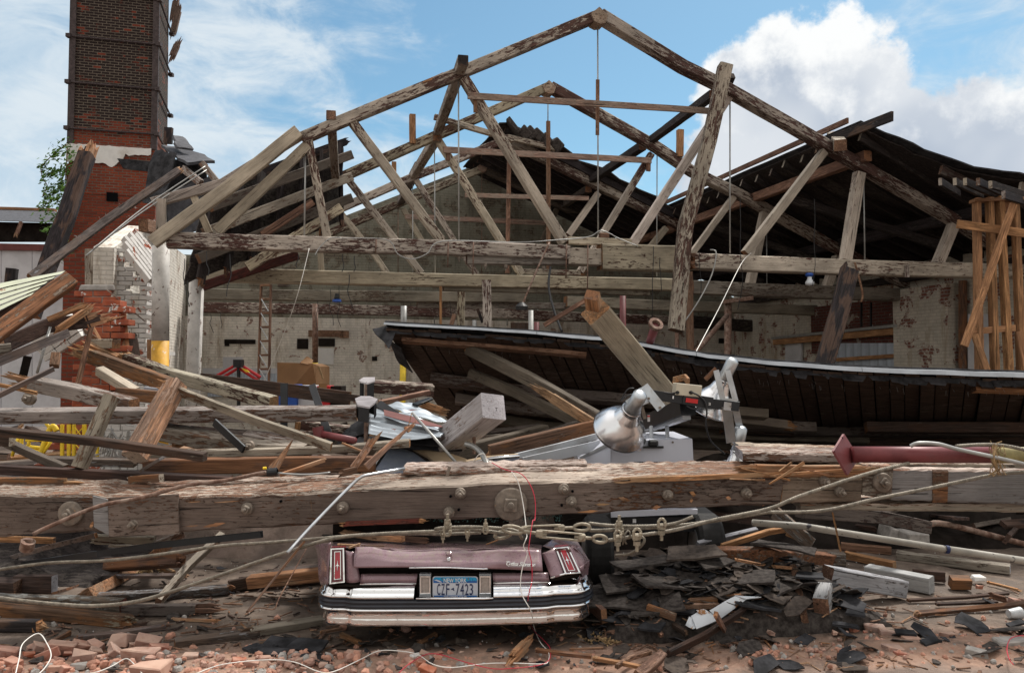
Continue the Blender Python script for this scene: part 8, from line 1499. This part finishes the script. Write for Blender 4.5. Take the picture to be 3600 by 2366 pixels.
for x,w_ in((570,26),(632,28),(678,24),(773,28),(893,22)):
 lab={570:'first',632:'second',678:'third',773:'fourth',893:'fifth'}[x]
 beam('yellow_upright',[P('s1',x,500,8.2),P('s1',x,800,8.2)],.03,w_/2.607*8.2/2800,'yellow_paint',up=V((1,0,0)),jit=0,label=lab+' bright yellow scaffold upright from the left, behind the heap',cat='upright',group='yellow scaffold uprights')
mb=MB();mb.tube([P('s1',690,530,8.1),P('s1',770,640,8.1)],.006,5);mb.tube([P('s1',770,520,8.1),P('s1',690,600,8.1)],.006,5);mb.tube([P('s1',690,680,8.1),P('s1',760,760,8.1)],.006,5);mb.build('yellow_wire_brace','yellow_paint',label='thin yellow cross wires between the scaffold uprights',cat='brace')
mb=MB()
for k in range(60):
 x0=RN.uniform(950,1200);y0=RN.uniform(500,800);a=P('s1',x0,y0,RN.uniform(7.6,8.3));mb.tube([a,a+V((RN.gauss(0,.05),0,RN.gauss(-.1,.1)))],RN.uniform(.004,.012),5)
o=mb.build('metal_scrap','conduit_grey',label='tangle of grey pipes and scrap glimpsed behind the rounded stub',cat='scrap');o['kind']='stuff'
bx=empty('cardboard_box',P('t4',2030,1300,15),'large brown cardboard box standing by the slim rusty post','box')
mb=MB();mb.prism([P('t4',1905,1122,15),P('t4',2150,1130,15),P('t4',2200,1150,15.4),P('t4',2200,1420,15.4),P('t4',1905,1420,15)],V((0,.8,0)));mb.build('body','cardboard',bx)
sheet('flap',[P('t4',2065,1120,14.95),P('t4',2110,1080,15.1),P('t4',2150,1100,15.2),P('t4',2150,1130,15)],.02,'cardboard',bx,4,4,.03)
mb=MB();mb.prism([P('t4',2180,1150,15.2),P('t4',2195,1150,15.2),P('t4',2225,1235,15.2),P('t4',2215,1240,15.2)],V((0,.02,0)));mb.build('strapping','dry_leaf',bx)
def cbx(x0,y0,x1,y1,d,mat,label,name='storage_box',cat='box'):
 mb=MB();a=P('t4',x0,y0,d);b=P('t4',x1,y1,d);mb.cbox((a+b)/2+V((0,.2,0)),(abs(b.x-a.x),.4,abs(a.z-b.z)),None,0,.04);return mb.build(name,mat,label=label,cat=cat)
cbx(1915,1275,2040,1420,14.2,'blue_plastic','blue plastic crate in front of the cardboard box');cbx(2040,1280,2165,1420,14.3,'wood_white_sheet','white crate between the blue and the red ones');cbx(2178,1283,2262,1420,14.3,'red_plastic','red crate at the right end of the row of crates');cbx(2265,1285,2346,1420,14.4,'interior_dark','dark grey crate beside the red one')
mb=MB();mb.box(P('t4',2218,1295,14.05),(.14,.02,.14));mb.build('red_crate_tag','cardboard',label='brown cardboard patch on the red crate',cat='patch')
sheet('blue_bag',[P('t4',1990,1275,14.1),P('t4',2000,1262,14.4),P('t4',2120,1268,14.4),P('t4',2130,1278,14.1)],.02,'blue_plastic',None,8,4,.05,label='crumpled blue bag on top of the blue and white crates',cat='bag')
rf_=empty('red_hoist_frame',P('t4',1640,1250,16.5),'red gabled hoist frame standing before the back wall at left','hoist')
for pts in([(1485,1245),(1485,1218),(1640,1130),(1790,1225)],[(1500,1245),(1640,1160),(1770,1245)]):
 mb=MB();mb.tube([P('t4',x,y,16.5)for x,y in pts],.035,6);mb.build('red_tube','red_plastic',rf_)
mb=MB();mb.box(P('t4',1640,1130,16.4),(.16,.2,.16));mb.tube([P('t4',1640,1130,16.5),P('t4',1640,1420,16.5)],.04,8);mb.tube([P('t4',1610,1120,16.5),P('t4',1670,1128,16.5)],.03,8);mb.build('post','black_steel',rf_)
mb=MB();mb.prism([P('t4',1655,1160,16.4),P('t4',1700,1175,16.4),P('t4',1715,1190,16.4),P('t4',1690,1190,16.4)],V((0,.03,0)));mb.build('yellow_strap','yellow_paint',rf_)
beam('amber_frame',[P('t4',1048,965,12.5),P('t4',1048,1150,12.5)],.04,.16,('new_lumber','wood_white_sheet'),up=V((1,0,0)),label='small pale and orange framed panel left of the amber footed column',cat='panel')
def corrsheet(name,pts,mat,label,nx=40,ny=8,amp=.012,waves=18,bend=.05):
 a,b,c,d=[V(p)for p in pts];nr=(b-a).cross(d-a).normalized();nr=nr if nr.z>0 else-nr
 def fn(s,t):return a.lerp(b,s).lerp(d.lerp(c,s),t)+nr*(amp*sin(t*waves*2*pi)+bend*sin(pi*s)*(.5-t)+.02*mn.noise(V((s*3,t*3,4))))
 vs,fs,_=grid(fn,nx,ny*6,thick=nr*-.004);mb=MB();mb.add(vs,fs);return mb.build(name,mat,None,True,label,'metal sheet')
corrsheet('metal_sheet',[P('s2',1045,350,7.3),P('s2',1180,395,7.35),P('s2',1760,560,7.1),P('s2',1740,570,7.1)][:1]+[P('s2',1755,560,7.2),P('s2',1690,612,6.7),P('s2',1030,580,6.8)],'roof_metal','near ribbed metal roofing sheet with a rusty red stripe, by the octagonal plate',waves=6,bend=.08)
corrsheet('metal_sheet',[P('s2',1170,325,7.9),P('s2',1410,298,8.0),P('s2',1785,485,7.6),P('s2',1500,430,7.4)],'roof_metal','farther crumpled bright metal roofing sheet against the slab edge',waves=3,bend=.02,amp=.004)
mb=MB();st_=[P('s2',1175,398,7.18),P('s2',1450,465,7.1),P('s2',1755,562,7.05),P('s2',1600,550,6.9),P('s2',1400,510,6.95),P('s2',1180,450,7.05)];mb.prism([p+V((0,-.03,.035))for p in st_],V((0,.0,-.004)));mb.build('red_stripe','plank_red',label='rust red painted band on the near ribbed sheet',cat='metal band')
for i in range(10):
 x0=960+i*55;a=P('s2',x0,590+(i%3)*10,7.25-.02*i);
 sheet('roofing_scrap',[a,a+V((.5,.05,.0)),a+V((.48,-.12,-.10)),a+V((-.06,-.1,-.07))],.012,'tarpaper',None,8,4,.03,label='torn black roofing layers under the near ribbed metal sheet',cat='roofing scrap',group='black roofing layers under the metal sheet')
for i in range(5):
 a=P('s2',830+i*28,540-i*14,7.4);sheet('roofing_scrap',[a,a+V((.22,.05,.10)),a+V((.20,-.1,-.06)),a+V((-.06,-.1,-.12))],.012,'tarpaper',None,6,4,.04,label='torn black roofing piled beside the iron box of the near octagonal plate',cat='roofing scrap',group='black roofing beside the plate')
# ------------------------------------------------------------------ ground litter
def mound():
 def fn(s,t):
  x=.62+2.3*s;y=5.7+.25*s+1.7*t
  h=.34*sin(pi*min(1,max(0,s*1.02)))**.5*sin(pi*min(1,t*.9+.08))**.6
  h+=.09*mn.noise(V((x*2.5,y*2.5,2)))+.05*mn.noise(V((x*7,y*7,2)));
  if s in(0,1)or t in(0,1):h=-.05
  return V((x,y,max(-.05,h)))
 vs,fs,_=grid(fn,46,40);mb=MB();mb.add(vs,fs);return mb.build('shingle_heap_core','shingle',label='dark mound of matted roofing and dirt right of the purple car',cat='debris mound')
o=mound();o['kind']='stuff';o.name='roofing_mound'
def shard(mb,c,R,L,W_,th=.008,curl=.02):
 n=RN.randint(6,9);pts=[]
 for i in range(n):
  a=2*pi*i/n+RN.uniform(-.25,.25);r=RN.uniform(.55,1.05);pts.append(V((cos(a)*L/2*r,sin(a)*W_/2*r,curl*RN.uniform(-1,1))))
 vs=[c+R@p for p in pts]+[c];up=R@V((0,0,th))
 k=len(pts);vs2=[v-up for v in vs];fs=[[i,(i+1)%k,k]for i in range(k)]+[[(i+1)%k+k+1,i+k+1,2*k+1]for i in range(k)]+[[i,i+k+1,(i+1)%k+k+1,(i+1)%k]for i in range(k)]
 mb.add(vs+vs2,fs)
def rrot(tilt=25):return Matrix.Rotation(RN.uniform(0,2*pi),3,'Z')@Matrix.Rotation(rad(RN.uniform(-tilt,tilt)),3,'X')@Matrix.Rotation(rad(RN.uniform(-tilt,tilt)),3,'Y')
SH=[('s7',900,570,6.3,.42,.34,'shingle_brown','flat brown shingle board with nails next to the tilted tail light'),('s7',1200,520,6.4,.62,.25,'shingle','long layered dark shingle strip below the hooked cable'),('s7',1660,450,6.4,.55,.30,'shingle_brown','curled brown shingle sheet in front of the wide grey board'),('s7',1850,540,6.3,.35,.2,'shingle','small folded shingle at the foot of the curled sheet'),('s7',1060,700,6.0,.55,.3,'shingle','broad flat shingle sheet in the middle of the heap near the car'),('s7',1350,740,6.0,.5,.3,'shingle','broad shingle sheet in the centre of the heap'),('s7',1700,740,6.0,.55,.35,'shingle','wide flat shingle sheet at the right part of the heap'),('s7',2120,700,6.1,.6,.36,'shingle','rightmost wide shingle sheet left of the cracked stud'),('s7',1000,900,5.7,.75,.4,'shingle','big torn black shingle slab right of the bumper'),('s7',1330,930,5.6,.45,.26,'shingle','torn shingle slab above the short brown stick'),('s7',1570,960,5.55,.22,.2,'tarpaper','grey slate-like flake beside the rusty metal'),('s7',2230,900,5.7,.4,.25,'tarpaper','grey layered flakes at the tip of the rusty metal'),('s7',1280,1180,5.15,.2,.16,'tarpaper','greyish flake at the foot of the heap'),('s8',150,390,6.5,.6,.22,'shingle','long grey shingle bundle behind the worn beam'),('s8',30,780,5.8,.5,.35,'shingle','shingle sheet left of the cracked stud'),('s8',380,680,6.2,.25,.2,'tarpaper','curled black flake between stud and grey blocks'),('s6',250,1290,5.0,.34,.2,'tarpaper','pale grey torn roofing flake left of the front bricks'),('s6',480,1310,5.0,.3,.2,'tarpaper','blue-grey roofing flake below the left bumper end'),('s6',120,1340,4.95,.45,.12,'tarpaper','long narrow roofing strip behind the front bricks'),('s6',560,1415,4.85,.25,.12,'tarpaper','pointed black flake in front of the dusty brick'),('s8',790,1000,5.75,.26,.14,'tarpaper','flat black flake on the dirt in front of the nailed grey block'),('s8',720,1130,5.2,.4,.1,'tarpaper','layered flakes along the right brick strip'),('s8',1480,1260,4.95,.38,.12,'tarpaper','thin black layers beside the reddish half brick at right'),('s8',1270,1190,5.1,.3,.1,'tarpaper','black flakes behind the reddish half brick at right'),('s8',2260,1100,5.3,.3,.08,'tarpaper','dark flake by the plastic cup')]
for t,X,Y,d,L,W_,m,lb in SH:
 if t=='s8' and Y>950:L*=.55;W_*=.7
 c=PG(t,X,Y,d,.06);base=mz(c.x,c.y);c.z=max(c.z,base+.02);a=c;dx=V((L/2,0,0));dy=V((0,W_/2,.05))
 R=Matrix.Rotation(RN.uniform(-.5,.5),3,'Z')@Matrix.Rotation(rad(RN.uniform(-2,16)),3,'X')@Matrix.Rotation(rad(RN.uniform(-12,12)),3,'Y')
 L*=.85;W_*=.85;sheet('roofing_sheet',[c+R@V((-L/2,-W_/2,0)),c+R@V((L/2,-W_/2,0)),c+R@V((L/2*.9,W_/2,0)),c+R@V((-L/2*.85,W_/2,0))],-.016,m,None,20,12,.034,label=lb,cat='roofing sheet')
for m,n,lb,gname in(('shingle_brown',260,'scattered small brown shingle flakes over the heap','brown_flakes'),('shingle',280,'scattered small dark shingle flakes over the heap and dirt','shingle_flakes'),('tarpaper',260,'scattered small black felt flakes over the heap and dirt','felt_flakes')):
 mb=MB()
 for i in range(n):
  if RN.random()<.72:x=RN.uniform(.6,2.6);y=RN.uniform(5.7+.15*x,7.2)
  else:x=RN.uniform(-3.2,4.5);y=RN.uniform(5.1,5.9)if RN.random()<.7 else RN.uniform(5.5,8)
  L=RN.uniform(.08,.55)*RN.uniform(.4,1)if x>.5 and y<7.2 else RN.uniform(.03,.14)
  shard(mb,V((x,y,mz(x,y)+.012+RN.uniform(0,.05))),rrot(24),L,L*RN.uniform(.4,.8),.006,.012)
 o=mb.build(gname,m,label=lb,cat='flakes');o['kind']='stuff'
mb=MB()
for i in range(650):
 r=RN.random()
 if r<.25:x=RN.uniform(.6,3.0);y=RN.uniform(5.1,7.0)
 elif r<.8:x=RN.uniform(-3.6,3.6);y=RN.triangular(5.1,7.5,5.7)
 else:x=RN.uniform(-6,6);y=RN.uniform(6,9)
 L=RN.uniform(.02,.16)*(1.4 if RN.random()<.15 else 1);th=RN.uniform(.003,.012)
 mb.cbox(V((x,y,mz(x,y)+.008+th)),(L,RN.uniform(.006,.022),th),rrot(8),0,.3)
o=mb.build('wood_chips','old_lumber',label='scattered brown wood chips on the dirt',cat='chips');o['kind']='stuff'
mb=MB()
for i in range(180):
 if RN.random()<.4:x=RN.uniform(.6,3.0);y=RN.uniform(5.1,7.0)
 else:x=RN.uniform(-3.6,4.2);y=RN.triangular(5.1,7.0,5.4)
 L=RN.uniform(.03,.18);mb.cbox(V((x,y,mz(x,y)+.015)),(L,RN.uniform(.004,.016),.006),rrot(14),0,.3)
o=mb.build('orange_splinters','fresh_split',label='scattered fresh orange splinters on the dirt',cat='splinters');o['kind']='stuff'
mb=MB()
for i in range(260):
 x=RN.uniform(-3.6,.3);y=RN.uniform(5.3,8);L=RN.uniform(.03,.12);mb.cbox(V((x,y,mz(x,y)+.01)),(L,RN.uniform(.006,.02),.008),rrot(8),0,.3)
o=mb.build('dark_chips','dark_board',label='scattered dark chips on the dirt left of the car',cat='chips');o['kind']='stuff'
mb=MB()
for(t,X,Y,n,s)in(('s5',1030,580,60,.12),('s5',1280,665,70,.10),('s7',810,1280,30,.06),('s7',890,1310,25,.05)):
 c=G(t,X,Y)
 for i in range(n):shard(mb,V((c.x+RN.gauss(0,s),c.y+RN.gauss(0,s),.02+RN.random()*.03)),rrot(50),.05,.025,.002,.01)
o=mb.build('dry_leaves','dry_leaf',label='small heaps of curled dry leaves on the dirt',cat='leaves');o['kind']='stuff'
def ridge(x):return 5.42+.05*x
def rock(mb,c,s,el=1.0):
 pts=[];n=7;R=rrot(90)
 vs=[];fs=[]
 for i in range(5):
  ph=-pi/2+pi*i/4;
  for j in range(n):a=2*pi*j/n;r=cos(ph)*(.8+.35*RN.random());vs.append(c+R@V((cos(a)*r*s*el,sin(a)*r*s,sin(ph)*s*.8*(.85+.3*RN.random()))))
 for i in range(4):
  for j in range(n):fs.append([i*n+j,i*n+(j+1)%n,(i+1)*n+(j+1)%n,(i+1)*n+j])
 mb.add(vs,fs)
BR=[('s5',1130,1255,250,95,12,'brick_dusty','biggest topmost brick of the left heap'),('s5',1350,1285,200,20,25,'brick_dusty','tilted pale brick right of the topmost one'),('s5',1245,1305,105,30,10,'brick_dusty','small squared pale brick between the two top bricks'),('s5',1305,1405,280,-8,4,'brick_dusty','long pale brick lying under the top ones'),('s5',1075,1385,190,60,40,'brick_dusty','upright grey-pink broken brick in the left heap'),('s5',1450,1335,160,35,15,'brick_loose','dark red broken brick at the right of the left heap'),('s5',1745,1412,140,5,5,'brick_dusty','squared brown half brick at the right end of the left heap'),('s5',1855,1415,90,-20,10,'brick_loose','orange half brick touching the squared brown one'),('s5',75,1370,190,15,12,'brick_loose','bright orange broken brick at the left edge'),('s5',265,1385,90,40,15,'brick_loose','small orange brick inside the wire hoop'),('s5',450,1395,180,20,-18,'brick_loose','orange brick tilted under the wire hoop'),('s5',120,1480,170,-30,5,'brick_loose','crumbly orange brick in the lower left corner'),('s5',375,1330,130,40,20,'brick_dusty','greyish brick behind the wire hoop'),('s5',560,1335,230,12,6,'brick_dusty','long pale brick right of the wire hoop'),('s5',745,1310,150,25,15,'brick_dusty','pointed pale brick in the middle of the left heap'),('s5',880,1305,140,-25,20,'brick_loose','dark red brick left of the topmost one'),('s5',760,1410,190,15,8,'brick_dusty','wide pinkish brick at the front of the left heap'),('s5',880,1360,110,50,25,'brick_dusty','angular pink brick in the left heap centre'),('s5',930,1415,90,20,10,'brick_dusty','small brick before the upright grey-pink one'),('s5',1370,1540,300,-2,2,'brick_dusty','wide pale brick cut by the bottom edge'),('s5',510,1520,140,20,10,'brick_dusty','pale brick at the bottom under the hoop'),('s5',620,1525,120,60,10,'brick_loose','reddish brick at the bottom right of the hoop'),('s5',720,1500,130,10,5,'stone_grey','grey concrete chunk at the bottom'),('s5',540,1445,90,60,20,'brick_loose','small dark red brick before the orange tilted one'),('s5',620,1385,70,30,5,'brick_loose','small orange brick in the left heap'),('s5',2190,1450,130,30,8,'brick_loose','reddish triangular brick near the long white wire'),('s5',2310,1480,120,5,8,'brick_loose','bright orange brick right of the triangular one'),('s6',80,1430,110,30,10,'brick_dusty','pinkish brick at the left of the middle strip'),('s6',190,1395,90,60,20,'brick_loose','broken orange brick behind the wire'),('s6',260,1420,100,10,15,'brick_dusty','mauve brick behind the wire'),('s6',465,1445,180,15,-12,'brick_dusty','largest pale brick of the middle strip'),('s6',350,1415,110,40,10,'brick_dusty','flat brick left of the largest pale one'),('s6',885,1390,140,-5,4,'brick_dusty','squared pale brick standing alone under the car'),('s6',875,1420,55,20,10,'brick_dusty','small cube of brick before the squared one'),('s6',1060,1395,90,30,5,'brick_dusty','low brick under the arch of the wire'),('s6',1130,1400,90,-30,25,'brick_dusty','sharp pointed brick under the arch of the wire'),('s6',1370,1390,140,5,5,'brick_dusty','squared pale brick right of the wire arch'),('s6',1460,1410,90,40,15,'plaster_white','whitish plaster lump right of the wire arch'),('s6',1550,1395,100,10,20,'brick_dusty','mauve broken brick where the wires meet'),('s6',1520,1475,110,30,15,'brick_loose','pale orange brick crossed by both wires'),('s6',1570,1530,150,-20,20,'brick_loose','orange pyramid-like brick at the bottom'),('s6',1790,1385,80,45,30,'brick_loose','dark orange pointed brick'),('s6',1680,1385,80,45,10,'brick_loose','small red brick near the pointed one'),('s6',1900,1390,75,0,10,'brick_dusty','round brown brick lump'),('s6',2225,1430,65,0,10,'brick_dusty','lonely pinkish brick lump at the right'),('s6',430,1530,60,0,10,'brick_dusty','small beige brick lump at the bottom'),('s6',610,1490,80,20,10,'brick_dusty','beige brick lump right of the largest pale one'),('s6',840,1445,50,40,10,'brick_dusty','small tan brick lump near the squared one'),('s7',190,1455,85,10,5,'brick_dusty','lone squared brick by the foot of the wires'),('s7',1555,1095,60,30,10,'brick_dusty','small pink brick by the rusty metal'),('s8',235,1075,120,30,25,'brick_dusty','pink brick at the foot of the cracked stud'),('s8',165,1090,55,10,10,'brick_dusty','small brick left of the pink one'),('s8',40,1085,100,10,10,'brick_dusty','wide pink brick further left by the stud'),('s8',25,1190,75,30,20,'brick_dusty','pointed brick in front of the pink dust'),('s8',980,1155,185,-12,6,'brick_dusty','cleanest whole brick on the right strip'),('s8',1098,1205,150,-10,6,'brick_dusty','pale brick touching the cleanest one'),('s8',1305,1262,145,5,4,'brick_dusty','reddish half brick on the right strip'),('s8',790,1168,80,30,10,'brick_loose','dark red half brick left of the cleanest one'),('s8',605,1150,90,20,5,'brick_dusty','pale red half brick left of the dark red one'),('s8',1150,1345,180,20,8,'brick_dusty','pinkish shattered brick in the front dust'),('s8',1215,1395,120,10,10,'brick_loose','dark maroon brick lump in the front dust'),('s8',1655,1220,140,25,12,'brick_dusty','salmon brick of the right group'),('s8',1730,1195,75,50,30,'brick_dusty','tilted slim brick behind the salmon one'),('s8',1795,1235,85,20,20,'stone_grey','purple-grey stone beside the salmon brick'),('s8',1850,1240,60,30,10,'brick_loose','small red brick beside the purple-grey stone'),('s8',1780,1290,95,0,5,'stone_grey','rounded grey stone in front of the salmon brick'),('s8',1970,1300,110,20,15,'brick_dusty','tan broken brick right of the rounded stone'),('s8',1985,1240,80,0,10,'stone_grey','cream stone behind the tan brick'),('s8',1915,1385,180,-25,4,'stone_grey','long pale stone slab piece in the front dust'),('s8',2055,1345,50,0,10,'stone_grey','small round white stone'),('s8',2230,1300,260,0,2,'stone_grey','long grey kerb piece at the right edge'),('s8',2260,900,90,20,10,'brick_loose','orange brick near the cup'),('s8',2325,890,60,20,10,'brick_loose','second orange brick near the cup'),('s8',1925,690,110,10,5,'plaster_white','whitish block beside the small brown block'),('s8',1937,775,50,10,5,'brick_loose','small orange brick below the whitish block'),('s8',890,1190,45,10,15,'brick_loose','tiny orange brick chip left of the cleanest one'),('s8',615,1195,75,70,5,'brick_dusty','flat pink tile chip on the right strip'),('s8',655,1255,40,0,10,'brick_dusty','small pink lump on the right strip')]
for t,X,Y,sp,yaw,tilt,m,lb in BR:
 s=sp/TILE[t][2];c=G(t,X,Y+sp*.16,.03);Lm=s*c.y/2800;c=V((c.x,c.y,0));h=Lm*.42 if Lm>.05 else Lm*.7
 zz_=P(t,X,Y,c.y).z;c.z=max(h*.45,zz_)
 mb=MB();R=Matrix.Rotation(rad(yaw),3,'Z')@Matrix.Rotation(rad(tilt),3,'Y')@Matrix.Rotation(rad(tilt*.6),3,'X')
 mb.cbox(c,(Lm,Lm*.62,h),R,0,.05+RN.random()*.07,Lm*(.085 if Lm>.07 else.11))
 flat=m in('stone_grey',)
 o=mb.build('broken_brick' if not flat else 'stone_chunk',m,label=lb,cat='brick' if not flat else 'stone',group='loose bricks of the foreground rubble')
for m,n,lb,nm in(('brick_loose',700,'countless small red brick crumbs in the foreground rubble','brick_crumbs'),('rubble_pink',900,'countless pinkish crumbs and dust lumps in the foreground rubble','pink_crumbs'),('stone_grey',450,'countless grey pebbles in the foreground rubble','grey_pebbles')):
 mb=MB()
 for i in range(n):
  r=RN.random()
  if r<.50:x=RN.uniform(-3.4,-1.2);y=ridge(x)-.08+RN.gauss(0,.16)
  elif r<.72:x=RN.uniform(-1.4,.6);y=ridge(x)-.08+RN.gauss(0,.10)
  else:x=RN.uniform(1.5,3.8);y=ridge(x)-.02+RN.gauss(0,.10)
  if RN.random()<.12:x=RN.uniform(-3.5,4);y=RN.uniform(5.0,6.5)
  s=RN.choice((.004,.007,.010,.014,.02,.028 if x<0 else.018))*RN.uniform(.7,1.3)
  pile=max(0,.06*math.exp(-((y-(ridge(x)-.05))/.16)**2))if x<-1 else.02
  rock(mb,V((x,y,gz(x,y)+s*.4+pile*RN.random())),s,RN.uniform(1,1.4))
 o=mb.build(nm,m,label=lb,cat='rubble');o['kind']='stuff'
mb=MB()
for i in range(500):
 x=RN.uniform(-4,4.5);y=RN.uniform(5,8.5);s=RN.uniform(.002,.006);rock(mb,V((x,y,gz(x,y)+.01)),s)
o=mb.build('pale_grit','plaster_white',label='tiny pale grit and glass specks on the dirt',cat='grit');o['kind']='stuff'
rm=empty('rusty_white_metal',P('s7',1900,1000,5.1),'bent white enamel strip with rust stains lying on the heap edge','metal strip')
sheet('strip',[PG('s7',1800,985,5.35,.13,.6),PG('s7',2040,855,5.55,.13,.6),PG('s7',2150,880,5.45,.13,.6),PG('s7',1900,1075,5.15,.13,.6)],.006,'rusty_enamel',rm,14,6,.012)
sheet('strip',[PG('s7',2040,852,5.55,.13,.6),PG('s7',2140,862,5.6,.13,.6),PG('s7',2285,868,5.55,.13,.6),PG('s7',2150,884,5.45,.13,.6)],.006,'rusty_enamel',rm,8,4,.008)
sheet('bowl',[PG('s7',1640,1030,5.25,.13,.6),PG('s7',1740,985,5.35,.13,.6),PG('s7',1900,1075,5.15,.13,.6),PG('s7',1690,1150,5.0,.13,.6)],.006,'rusty_enamel',rm,14,8,.03)
sheet('bowl',[PG('s7',1605,1120,5.08,.13,.6),PG('s7',1640,1040,5.2,.13,.6),PG('s7',1830,1100,5.1,.13,.6),PG('s7',1660,1155,4.98,.13,.6)],.006,'rusty_enamel',rm,10,6,.02)
sheet('rim',[PG('s7',1690,985,5.38,.13,.6),PG('s7',1760,978,5.38,.13,.6),PG('s7',1800,1030,5.25,.13,.6),PG('s7',1720,1020,5.3,.13,.6)],.006,'rusty_enamel',rm,8,4,.01)
cu_=G('s8',2255,1010,.04);mb=MB();mb.lathe(cu_+V((.05,0,0)),(-1,-.1,-.05),[(0,.043),(-.002,.046),(.004,.046),(.10,.033),(.10,0)],24);mb.build('plastic_cup','cup_plastic',None,False,'crumpled clear plastic cup lying near the right edge','cup')
lpipe=empty('long_pale_pipe',P('s8',1200,350,7.0),'long pale painted pipe slanting down right under the right beam','pipe')
mb=MB();mb.tube([P('s8',-140,185,6.6),P('s8',300,215,6.62),P('s8',1650,430,6.7)],.028,14);mb.build('pipe','pale_pipe',lpipe,smooth=True)
mb=MB();mb.tube([P('s8',1650,430,6.7),P('s8',2500,555,6.75)],.030,14);mb.build('pipe_end','pale_pipe',lpipe,smooth=True)
mb=MB();mb.tube([P('s8',1625,427,6.7),P('s8',1655,432,6.7)],.034,14);mb.build('coupling','navy_ink',lpipe)
pipe('dark_pipe',[P('s4',800,1280,7.5),P('s4',1400,1420,7.8),P('s8',1640,200,8.0),P('s8',2500,420,8.2)],.03,'rust_steel','dim rusty pipe in the darkness above the long pale pipe','pipe')
beam('dim_beam',[P('s4',300,1290,7.0),P('s4',1000,1340,7.4),P('s4',1450,1440,7.7)],.12,.12,'rafter_paint',label='dim beam in the darkness under the right beam',cat='beam')
mb=MB();mb.cbox(P('s8',1320,310,8.3),(.22,.3,.10),None,0,.1,.01);mb.build('dim_rubble_block','stone_grey',label='bluish block in the darkness under the right beam, right one',cat='block')
mb=MB();mb.cbox(P('s8',1140,280,8.5),(.2,.3,.12),Matrix.Rotation(.3,3,'Y'),0,.1,.01);mb.build('dim_rubble_block','stone_grey',label='bluish block in the darkness under the right beam, left one',cat='block')
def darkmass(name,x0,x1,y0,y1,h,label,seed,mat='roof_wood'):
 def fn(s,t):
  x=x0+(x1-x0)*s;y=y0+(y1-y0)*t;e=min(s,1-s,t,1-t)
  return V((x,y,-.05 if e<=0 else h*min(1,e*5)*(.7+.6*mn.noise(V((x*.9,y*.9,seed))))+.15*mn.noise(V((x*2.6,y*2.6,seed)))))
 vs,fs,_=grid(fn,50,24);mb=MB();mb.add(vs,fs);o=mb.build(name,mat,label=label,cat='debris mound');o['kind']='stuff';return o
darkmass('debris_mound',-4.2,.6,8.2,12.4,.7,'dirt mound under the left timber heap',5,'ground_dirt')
darkmass('debris_mound',.5,8.5,8.6,12.5,.9,'mound of broken boards and dirt beneath the fallen slab, deep shade painted into its colour',9,'interior_dark')  # near-black colour paints the deep shade under the slab into the mound
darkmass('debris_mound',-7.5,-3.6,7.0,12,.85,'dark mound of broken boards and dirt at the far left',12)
fill=['dark_board','old_brown','weathered_paint','rafter_paint','weathered_grey','fresh_split','old_lumber']
FG=[(-3.9,.2,8.0,9.6,.8,1.2,40,'broken board lying deep in the left timber heap','broken boards in the left heap'),(-6.2,-3.4,7.4,10.5,.4,1.0,26,'broken board lying deep in the far left heap','broken boards at far left'),(.3,6.8,8.4,9.6,.15,.7,26,'broken board under the fallen slab, dark colour standing in for shade','broken boards under the slab'),(-3.6,-1.4,6.8,7.6,.02,.20,6,'broken board lying in the dark under the great timber at left','broken boards under the great timber')]
for x0,x1,y0,y1,z0_,z1_,n,lb,g in FG:
 for i in range(n):
  x=RN.uniform(x0,x1);y=RN.uniform(y0,y1);L=RN.uniform(.4,1.5);yaw=RN.gauss(0,.5);pit=RN.gauss(0,.12)
  a=V((x,y,RN.uniform(z0_,z1_)));dv_=V((cos(yaw)*cos(pit),sin(yaw)*cos(pit),sin(pit)))*L
  if a.z+dv_.z<.03:dv_.z=abs(dv_.z)
  m=RN.choice(fill if x0<0 else['dark_board','roof_wood','charred','rafter_paint','dark_board']);beam('broken_board',[a-dv_/2+V((0,0,abs(dv_.z)/2)),a+dv_/2+V((0,0,abs(dv_.z)/2))],RN.choice((.04,.1,.15)),RN.choice((.03,.05,.10)),(m,RN.choice(('fresh_split','old_brown')if x0<0 else('old_brown','dark_board'))),ends=(RN.choice(('cut','split')),'split'),roll=RN.uniform(-30,30),seg=.5,spl=.08,label=lb,cat='board',group=g)  # boards under the slab take dark materials: shade put into their colour
